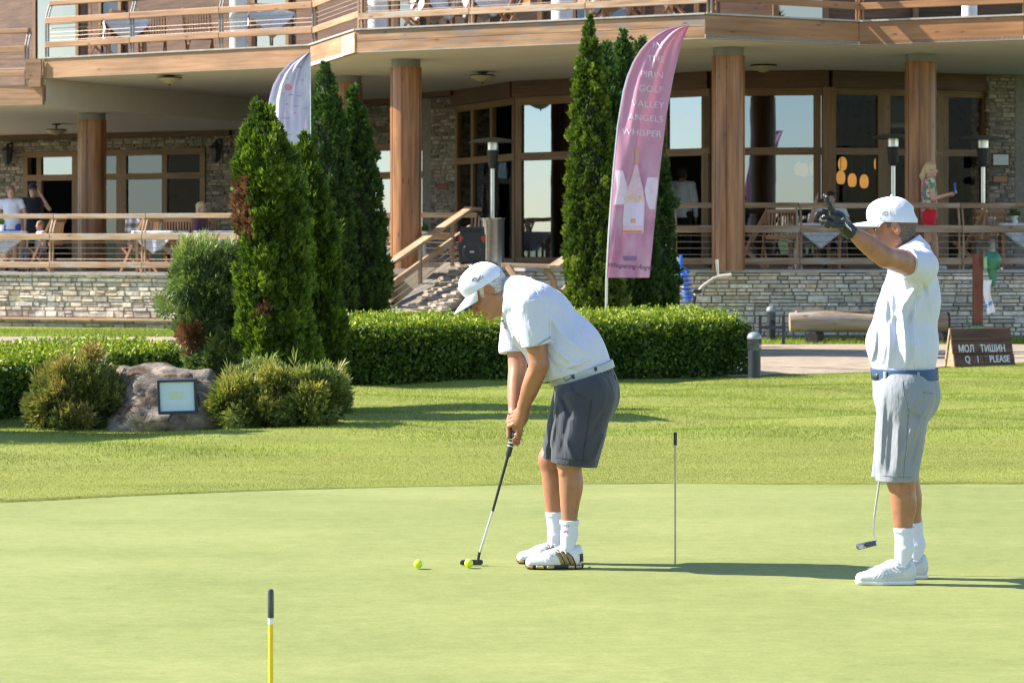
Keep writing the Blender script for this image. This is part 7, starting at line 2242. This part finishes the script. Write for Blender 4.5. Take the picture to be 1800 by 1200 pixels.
# polo shirt
B = Body((-.30, -.42, .88), (.26, .34, 1.60), .005)
B.cap(L2(1602, 462), L2(1600, 530), .100, .126, .05, (0, 1, 0), 1.45); B.cap(L2(1600, 530), L2(1588, 605), .126, .150, .05, (0, 1, 0), 1.25); B.cap(L2(1587, 605), L2(1589, 655), .152, .142, .04, (0, 1, 0), 1.22)
B.ell(L2(1572, 602), (.112, .15, .12), .05); B.ell(L2(1583, 550), (.105, .15, .10), .05); B.ell(L2(1615, 508), (.065, .15, .12), .05)
B.cap(L2(1606, 456, -.10), shn2 + v3(-.018, 0, -.010), .076, .072, .07); B.cap(L2(1604, 458, .11), shf2, .085, .08, .05)
arm_d = unit(eln2 - shn2)
for a, b, amp, w in (((1560, 490), (1552, 640), .008, .012), ((1575, 500), (1572, 640), -.007, .012), ((1582, 520), (1590, 648), .008, .011), ((1598, 530), (1600, 645), -.006, .012), ((1548, 540), (1540, 640), -.006, .010), ((1608, 500), (1570, 560), .006, .012), ((1612, 515), (1590, 580), -.006, .011), ((1622, 500), (1632, 560), -.004, .012), ((1543, 570), (1535, 640), .006, .009), ((1562, 560), (1560, 648), .006, .010), ((1615, 590), (1612, 648), .005, .010), ((1600, 470), (1630, 520), -.005, .010)):
    B.fold(Lp2(*a), Lp2(*b), amp * 1.6, w * .85, S_)
B.rumple(.0010, 15, 9)
B.cut(L2(1590, 651), (0, 0, -1))
SL = B.like(); SL.cap(shn2 - arm_d * .01, shn2 + arm_d * .22, .077, .068, .03); SL.rumple(.0012, 20, 5); SL.cut(shn2 + arm_d * .115, unit(arm_d + v3(0, 0, -.25)))
S2 = B.like(); fd = unit(elf2 - shf2); S2.cap(shf2, shf2 + fd * .26, .08, .068, .03); S2.cut(shf2 + fd * .2, fd)
B.merge(SL, .02); B.merge(S2, .012)
B.cut(L2(1592, 428), unit(v3(-.45, 0, .9)))
shirt2 = put(B, 'polo_shirt', c_white, g2)
B = Body((-.12, -.2, 1.38), (.2, .2, 1.66), .004)
B.cap(L2(1585, 424), L2(1602, 452), .082, .100, .01, (0, 1, 0), 1.10); B.cut(L2(1590, 426), unit(v3(-.50, 0, .87))); B.cut(L2(1601, 452), unit(v3(.45, 0, -.9)))
B.cap(L2(1575, 405), L2(1594, 436), .076, .076, .004, (0, 1, 0), 1.05, op='s'); put(B, 'collar', c_white, shirt2)
for a in ([(1640, 470), (1625, 482), (1612, 500), (1606, 540), (1604, 648)],): ribbon(shirt2, [Lp2(*p) for p in a], .003, cloth('white seam b', (.68, .68, .72), .8, 600, .03), 'seam', shirt2, .0006)
# shorts
B = Body((-.24, -.34, .42), (.26, .34, 1.04), .005)
B.cap(L2(1590, 655), L2(1592, 690), .146, .150, .03, (0, 1, 0), 1.22); B.ell(L2(1604, 698), (.105, .165, .12), .05)
B.cap(L2(1590, 695, -.10), L2(1575, 850, -.10), .126, .094, .03); B.cap(L2(1592, 695, .10), L2(1568, 850, .10), .126, .096, .03)
for a, b, amp, w in (((1550, 690), (1545, 830), .008, .012), ((1565, 720), (1560, 835), -.007, .012), ((1592, 718), (1612, 690), .006, .010), ((1595, 725), (1625, 735), -.006, .010), ((1600, 740), (1580, 810), .008, .013), ((1612, 760), (1596, 820), -.007, .012), ((1575, 740), (1572, 838), .007, .012), ((1630, 705), (1600, 760), .006, .012), ((1540, 720), (1536, 820), -.005, .010)):
    B.fold(Lp2(*a), Lp2(*b), amp * 1.6, w * .85, S_)
B.rumple(.0014, 18, 11)
B.cut(L2(1590, 648), (0, 0, 1)); B.cut(L2(1570, 841.5), (.02, 0, -1))
sh2 = put(B, 'shorts', c_grey, g2)
ribbon(sh2, [Lp2(1582, 668), Lp2(1583, 690), Lp2(1590, 715), Lp2(1594, 722)], .004, c_grey_d, 'pocket_seam', sh2, .001); ribbon(sh2, [Lp2(1618, 688), Lp2(1640, 691)], .004, c_grey_d, 'back_pocket', sh2, .001)
ribbon(sh2, [Lp2(1548, 834), Lp2(1572, 835), Lp2(1600, 837)], .003, c_grey_d, 'hem_seam', sh2, .0008); ribbon(sh2, [Lp2(1592, 725), Lp2(1588, 780), Lp2(1584, 838)], .003, c_grey_d, 'side_seam', sh2, .0008)
B = Body((-.24, -.3, .88), (.26, .3, 1.04), .004)
B.cap(L2(1589, 640), L2(1592, 690), .153, .153, .02, (0, 1, 0), 1.22); B.cut(L2(0, 647), (0, 0, 1)); B.cut(L2(0, 667), (0, 0, -1))
belt2 = put(B, 'belt', m_navyb, g2)
for px in (1556, 1610): ribbon(belt2, [Lp2(px, 645), Lp2(px + 1, 669)], .013, c_grey, 'belt_loop', belt2, .004)
ribbon(belt2, [Lp2(1536, 657), Lp2(1546, 657)], .05, M('dark buckle', (.06, .075, .08), .4, .1, 20, metal=.5), 'buckle', belt2, .003)
k1 = sock(g2, L2(1590, 968, -.10), L2(1584, 842, -.10), .262, .0385, .0465); k2 = sock(g2, L2(1612, 962, .10), L2(1590, 842, .10), .262, .0375, .0455)
m_shoe2 = M('white knit shoe', (.52, .545, .60), .55, .04, 14, .3, 220)
shC, XC = shoe(g2, L2(1501, 0, -.10)[0], L2(1611, 0, -.10)[0], -.10, .1, .0, (m_shoe2, M('white sole', (.70, .71, .72), .5, .05, 30), m_gold))
shD, XD = shoe(g2, L2(1520, 0, .10)[0], L2(1633, 0, .10)[0], .10, .1, .0, (m_shoe2, M('white sole b', (.70, .71, .72), .5, .05, 30), m_gold))
m_sline = M('grey shoe lines', (.45, .47, .50), .6, .1, 30)
for o, X_ in ((shC, XC), (shD, XD)):
    for k in range(9):
        u = .28 + .055 * k; ribbon(o, [(X_(u), .030 + .002 * k), (X_(u + .07), .052 + .003 * k)], .0028, m_sline, 'shoe_line', o, .0008)
    for k in range(4): a = (X_(.42 + .06 * k), .082 + .006 * k); ribbon(o, [a, (a[0] + .022, a[1] - .014)], .007, c_white2, 'lace', o, .004)
    ribbon(o, [(X_(.66), .105), (X_(.72), .085), (X_(.80), .083), (X_(.88), .098)], .020, m_sline, 'ankle_lining', o, .001)
# his putter hangs behind his legs
pu2 = thing('putter', 'steel putter with a curved neck hanging behind the pointing golfer', 'golf club', tuple(Vector(g2.location) + Vector(L2(1530, 955, .25))))
gw = lambda v: Vector(g2.location) + Vector(v)
top2 = L2(1571, 660, .25)
tube_o('grip', [L2(1573, 650, .25), L2(1559, 770, .25)], [.0145, .0115], M('black rubber grip b', (.02, .022, .025), .6, .2, 60), pu2)
tube_o('shaft', [L2(1559, 770, .25), L2(1546, 842, .25), L2(1537, 905, .25)], [.0062, .0058, .0055], m_steel, pu2)
tube_o('hosel', [L2(1537, 905, .25), L2(1535.5, 925, .25), L2(1537, 938, .25), L2(1539, 950, .25), L2(1538, 955, .25)], .0058, m_steel, pu2)
B_ = MB(); a, b = gw(L2(1507, 961, .22)), gw(L2(1540, 953, .25)); B_.beam(a, b, .030, .024); B_.build('head', M('satin putter head', (.42, .45, .46), .35, .1, 20, metal=.7), pu2, bevel=.004)
B_ = MB(); a, b = gw(L2(1522, 957.4, .205)), gw(L2(1539, 953.3, .225)); B_.beam(a, b, .006, .022); B_.build('face_insert', m_blackm, pu2)
# ---------------------------------------------------------------- people on the terrace
sk_fair = skin_mat('fair skin', (.50, .28, .19), (.54, .26, .18), (.43, .22, .14))
def flat_cloth(name, col): return cloth(name, col, .85, 300, .08, fold_s=(12, 12, 5), fold_b=.4)
m_floral, N, L, B_n = new_mat('floral blouse'); tc = N.new('ShaderNodeTexCoord'); vo = N.new('ShaderNodeTexVoronoi'); vo.inputs['Scale'].default_value = 19; L.new(tc.outputs['Object'], vo.inputs['Vector'])
sx = N.new('ShaderNodeSeparateColor'); L.new(vo.outputs['Color'], sx.inputs[0]); r = ramp(N, [(0, (.05, .22, .25)), (.2, (.55, .08, .22)), (.4, (.62, .50, .38)), (.6, (.10, .25, .10)), (.8, (.66, .30, .12)), (.95, (.10, .12, .35))]); r.color_ramp.interpolation = 'CONSTANT'
L.new(sx.outputs[0], r.inputs[0]); L.new(r.outputs[0], B_n.inputs['Base Color']); B_n.inputs['Roughness'].default_value = .8
m_blond = M('blonde hair', (.50, .36, .19), .6, .3, 60, .6, 90); m_dkhair = M('dark brown hair', (.03, .02, .015), .6, .3, 60, .5, 90); m_mouse = M('light brown hair', (.20, .13, .08), .6, .3, 60, .5, 90)

def bg_person(label, loc, face, shirt, legs, hair, H=1.72, sit=False, arms=None, hairdo='short', long_legs=True, sleeve=.45, head_turn=(0, 0), skin=None, step=0., lean=0., shirt_len=.80, heavy=1., group=None):
    """a small figure: one continuous body; hair, top, legwear and shoes as its parts. arms = ((elbow), (hand)) per side as (forward, left, up) from the shoulder"""
    k = H / 1.72; skin = skin or sk_fair
    t_ = thing('person', label, 'person', loc, group)
    fa = R(face); fx = v3(math.cos(fa), math.sin(fa), 0); sx_ = v3(-math.sin(fa), math.cos(fa), 0); uz = v3(0, 0, 1)
    W = lambda f, s_, u: (fx * f + sx_ * s_ + uz * u) * k
    seat = -.43 if sit else 0
    hipz = .90 + seat; shz = 1.40 + seat
    lf = lean
    sh = {s_: W(lf, s_ * .185 * heavy, shz) for s_ in (-1, 1)}
    hd = W(lf + .03, 0, 1.60 + seat)
    el, ha = {}, {}
    for i, s_ in enumerate((1, -1)):
        e, h_ = (arms[i] if arms else ((.02, .05 * s_, -.28), (.10, .03 * s_, -.52)))
        el[s_] = sh[s_] + W(*e); ha[s_] = sh[s_] + W(*h_)
    hp = {s_: W(0, s_ * .09, hipz) for s_ in (-1, 1)}
    if sit: kn = {s_: W(.42, s_ * .13, .50) for s_ in (-1, 1)}; an = {s_: W(.40, s_ * .13, .08) for s_ in (-1, 1)}
    else: kn = {s_: W(.03 + step * s_ * .5, s_ * .09, .49) for s_ in (-1, 1)}; an = {s_: W(-.02 + step * s_, s_ * .09, .08) for s_ in (-1, 1)}
    lo, hi = np.minimum.reduce([*el.values(), *ha.values(), *kn.values(), *an.values(), hd]) - .22, np.maximum.reduce([*el.values(), *ha.values(), *kn.values(), *an.values(), hd]) + .24
    lo[2] = -.02; h = .011
    A = head_frame(fx * math.cos(head_turn[0]) + sx_ * math.sin(head_turn[0]) + uz * math.sin(head_turn[1]), sx_ * math.cos(head_turn[0]) - fx * math.sin(head_turn[0]))
    B = Body(lo, hi, h)
    T = head_prims(B, hd, A, k * .98)
    B.cap(T(-.02, 0, -.05), W(lf, 0, shz + .04), .05 * k, .06 * k, .03)
    B.cap(W(lf, 0, shz - .06), W(lf * .4, 0, hipz + .12), .095 * k * heavy, .10 * k * heavy, .05, sx_, 1.45); B.cap(W(lf * .4, 0, hipz + .12), W(0, 0, hipz), .10 * k * heavy, .11 * k * heavy, .05, sx_, 1.35)
    for s_ in (-1, 1):
        B.cap(sh[s_], el[s_], .048 * k, .038 * k, .03); B.cap(el[s_], ha[s_], .038 * k, .026 * k, .012)
        dr = unit(ha[s_] - el[s_]); B.cap(ha[s_], ha[s_] + dr * .09 * k, .026 * k, .022 * k, .01)
        for q in (-1, 0, 1): B.cap(ha[s_] + dr * .08 * k + uz * q * .016, ha[s_] + dr * .15 * k + uz * q * .018, .010 * k, .009 * k, .006)
        B.cap(hp[s_], kn[s_], .078 * k, .052 * k, .03); B.cap(kn[s_], an[s_], .052 * k, .036 * k, .02, rm=.054 * k); B.cap(an[s_], an[s_] + W(.13, 0, -.045), .035 * k, .026 * k, .02)
    body = put(B, 'body', skin, t_)
    eyes_simple(T, A, body, k)
    # hair
    B = Body(hd - .22, hd + .22, .008)
    B.ell(T(-.018, 0, .042), np.array((.102, .084, .090)) * k, .01, A); B.ell(T(-.05, 0, -.03), np.array((.06, .072, .06)) * k, .02, A); B.cut(T(.052, 0, .0), A[0] * .85 - A[2] * .5)
    if hairdo == 'ponytail':
        B2 = Body(hd - .45, hd + .3, .009); B2.cap(T(-.10, 0, .03), T(-.135, 0, -.10), .035 * k, .045 * k, .03); B2.cap(T(-.135, 0, -.10), T(-.10, 0, -.30), .045 * k, .015 * k, .03); put(B2, 'ponytail', hair, body)
    if hairdo == 'long': B.cap(T(-.05, -.05, -.02), T(-.05, -.06, -.16), .04 * k, .03 * k, .03); B.cap(T(-.05, .05, -.02), T(-.05, .06, -.16), .04 * k, .03 * k, .03)
    put(B, 'hair', hair, body)
    if hairdo == 'cap': baseball_cap(hd, A, body, c_navycap, sc=1.04 * k)
    # top
    B = Body(lo, hi, h)
    B.cap(W(lf, 0, shz - .04), W(lf * .4, 0, hipz + .12), .118 * k * heavy, .125 * k * heavy, .05, sx_, 1.38); B.cap(W(lf * .4, 0, hipz + .12), W(0, 0, hipz - .05), .125 * k * heavy, .135 * k * heavy, .05, sx_, 1.28)
    for s_ in (-1, 1):
        B.cap(W(lf, s_ * .09, shz + .01), sh[s_], .062 * k, .064 * k, .04)
        e_ = sh[s_] + (el[s_] - sh[s_]) * min(1., sleeve * 1.4); SL = B.like(); SL.cap(sh[s_], e_, .064 * k, .054 * k, .02)
        if sleeve < .9: SL.cut(sh[s_] + (el[s_] - sh[s_]) * sleeve, unit(el[s_] - sh[s_]))
        else: SL.cap(el[s_], ha[s_], .05 * k, .038 * k, .02)
        B.merge(SL, .02)
    B.rumple(.002, 20, hash(label) % 50); B.cut(W(0, 0, hipz - (.06 if not sit else .02)), -uz); B.cut(W(lf, 0, shz + .075), uz)
    top = put(B, 'top', shirt, t_)
    B = Body(lo, hi, h)
    B.cap(W(0, 0, hipz + .02), W(0, 0, hipz - .06), .125 * k * heavy, .125 * k * heavy, .03, sx_, 1.30)
    for s_ in (-1, 1):
        if long_legs: B.cap(hp[s_], kn[s_], .092 * k, .066 * k, .03); B.cap(kn[s_], an[s_], .066 * k, .055 * k, .02)
        else: LG = B.like(); LG.cap(hp[s_], kn[s_], .105 * k, .092 * k, .03); LG.cut(hp[s_] + (kn[s_] - hp[s_]) * .45, unit(kn[s_] - hp[s_])); B.merge(LG, .03)
    B.rumple(.002, 18, 3); put(B, 'trousers' if long_legs else 'shorts', legs, t_)
    for s_ in (-1, 1):
        a_ = an[s_]; B = Body(a_ - .22, a_ + .25, .010); B.cap(a_ + W(-.03, 0, -.045), a_ + W(.15, 0, -.052), .040 * k, .034 * k, .02); B.cut(a_ - uz * .078 * k, -uz); put(B, 'shoe', m_white if hairdo != 'short' else m_black, t_)
    return t_, ha, W, T
def eyes_simple(T, A, parent, k):
    for s in (-1, 1):
        c = T(.080, s * .031, .0); B = Body(c - .03, c + .03, .004); B.ell(c, np.array((.006, .010, .006)) * k, .002, A); put(B, 'eye', m_iris, parent)
c_navycap = flat_cloth('navy cap', (.012, .016, .035))
ar = lambda e, h_: (e, h_)
down_l, down_r = ((.0, .05, -.28), (.08, .02, -.50)), ((.0, -.05, -.28), (.08, -.02, -.50))
# woman walking right with a blue phone
wz = ZT; Dm = 40.50
wo, ha, W, T = bg_person('blonde woman in a floral top and red shorts walking along the terrace', (X(1633, Dm), Dm, wz), 0, m_floral, flat_cloth('red shorts', (.58, .012, .03)), m_blond, H=1.70, hairdo='ponytail', long_legs=False, step=.14, sleeve=.4,
    arms=(((.06, .05, -.26), (.28, .0, -.22)), ((.03, -.06, -.27), (.27, -.02, -.20))))
pw = wpos(wo); c = pw + Vector(ha[-1]) + Vector((.10, -.02, .10))
ph = thing('phone', 'blue phone held up by the woman in red shorts', 'phone', c)
MB().box(c, (.025, .08, .16)).build('case', M('blue phone case', (.02, .08, .48), .4, .1, 20), ph, bevel=.006); MB().box(c + Vector((-.0145, 0, 0)), (.004, .068, .14)).build('screen', m_black, ph)
# seated man facing the camera, hand at his face
bg_person('dark haired man in a white shirt sitting behind the table, hand at his face', (X(1460, 43.5), 43.5, ZT), -92, flat_cloth('white shirt', (.66, .67, .72)), flat_cloth('dark trousers', (.03, .03, .04)), m_dkhair, sit=True, sleeve=.5,
    arms=(((.10, .12, -.25), (.34, -.02, -.18)), ((.16, -.16, -.20), (.12, -.06, .14))), heavy=1.1)
# waiter in the doorway
bg_person('waiter in a white shirt and dark trousers standing in the open doorway', (X(1199, 46.4), 46.4, ZT), 65, flat_cloth('waiter shirt', (.66, .67, .72)), flat_cloth('black trousers', (.012, .012, .015)), m_dkhair, H=1.8, sleeve=1., skin=sk_tan)
# group at the far left
bg_person('boy in a white t-shirt and blue shorts standing at the left table', (X(20, 48.6), 48.6, ZTL), -85, flat_cloth('boy white shirt', (.62, .63, .74)), flat_cloth('blue shorts', (.03, .10, .42)), m_mouse, H=1.60, long_legs=False, sleeve=.5, arms=(((.0, .10, -.26), (.06, .10, -.5)), ((.0, -.10, -.26), (.06, -.10, -.5))))
bt = MB(); c = Vector((X(18, 48.4), 48.44, ZTL + 1.12))
bg_person('teenager in a navy cap and dark top, hand at his mouth, behind the boy', (X(58, 49.6), 49.6, ZTL), -80, flat_cloth('dark navy top', (.014, .017, .028)), flat_cloth('dark jeans', (.02, .024, .04)), m_dkhair, H=1.66, hairdo='cap', sleeve=.5, arms=(((.12, .14, -.18), (.16, -.02, .10)), ((.0, -.08, -.28), (.08, -.04, -.5))))
bg_person('small child in grey sitting on a teak chair at the left', (X(72, 47.4), 47.4, ZTL), -150, flat_cloth('grey child top', (.30, .33, .40)), flat_cloth('grey child trousers', (.10, .10, .13)), m_mouse, H=1.25, sit=True, sleeve=.9)
bg_person('blonde person in a plum jumper sitting before the dark window', (X(352, 47.7), 47.7, ZTL), -15, flat_cloth('plum jumper', (.17, .075, .12)), flat_cloth('dark skirt', (.04, .03, .05)), m_blond, H=1.72, sit=True, hairdo='long', sleeve=1.)
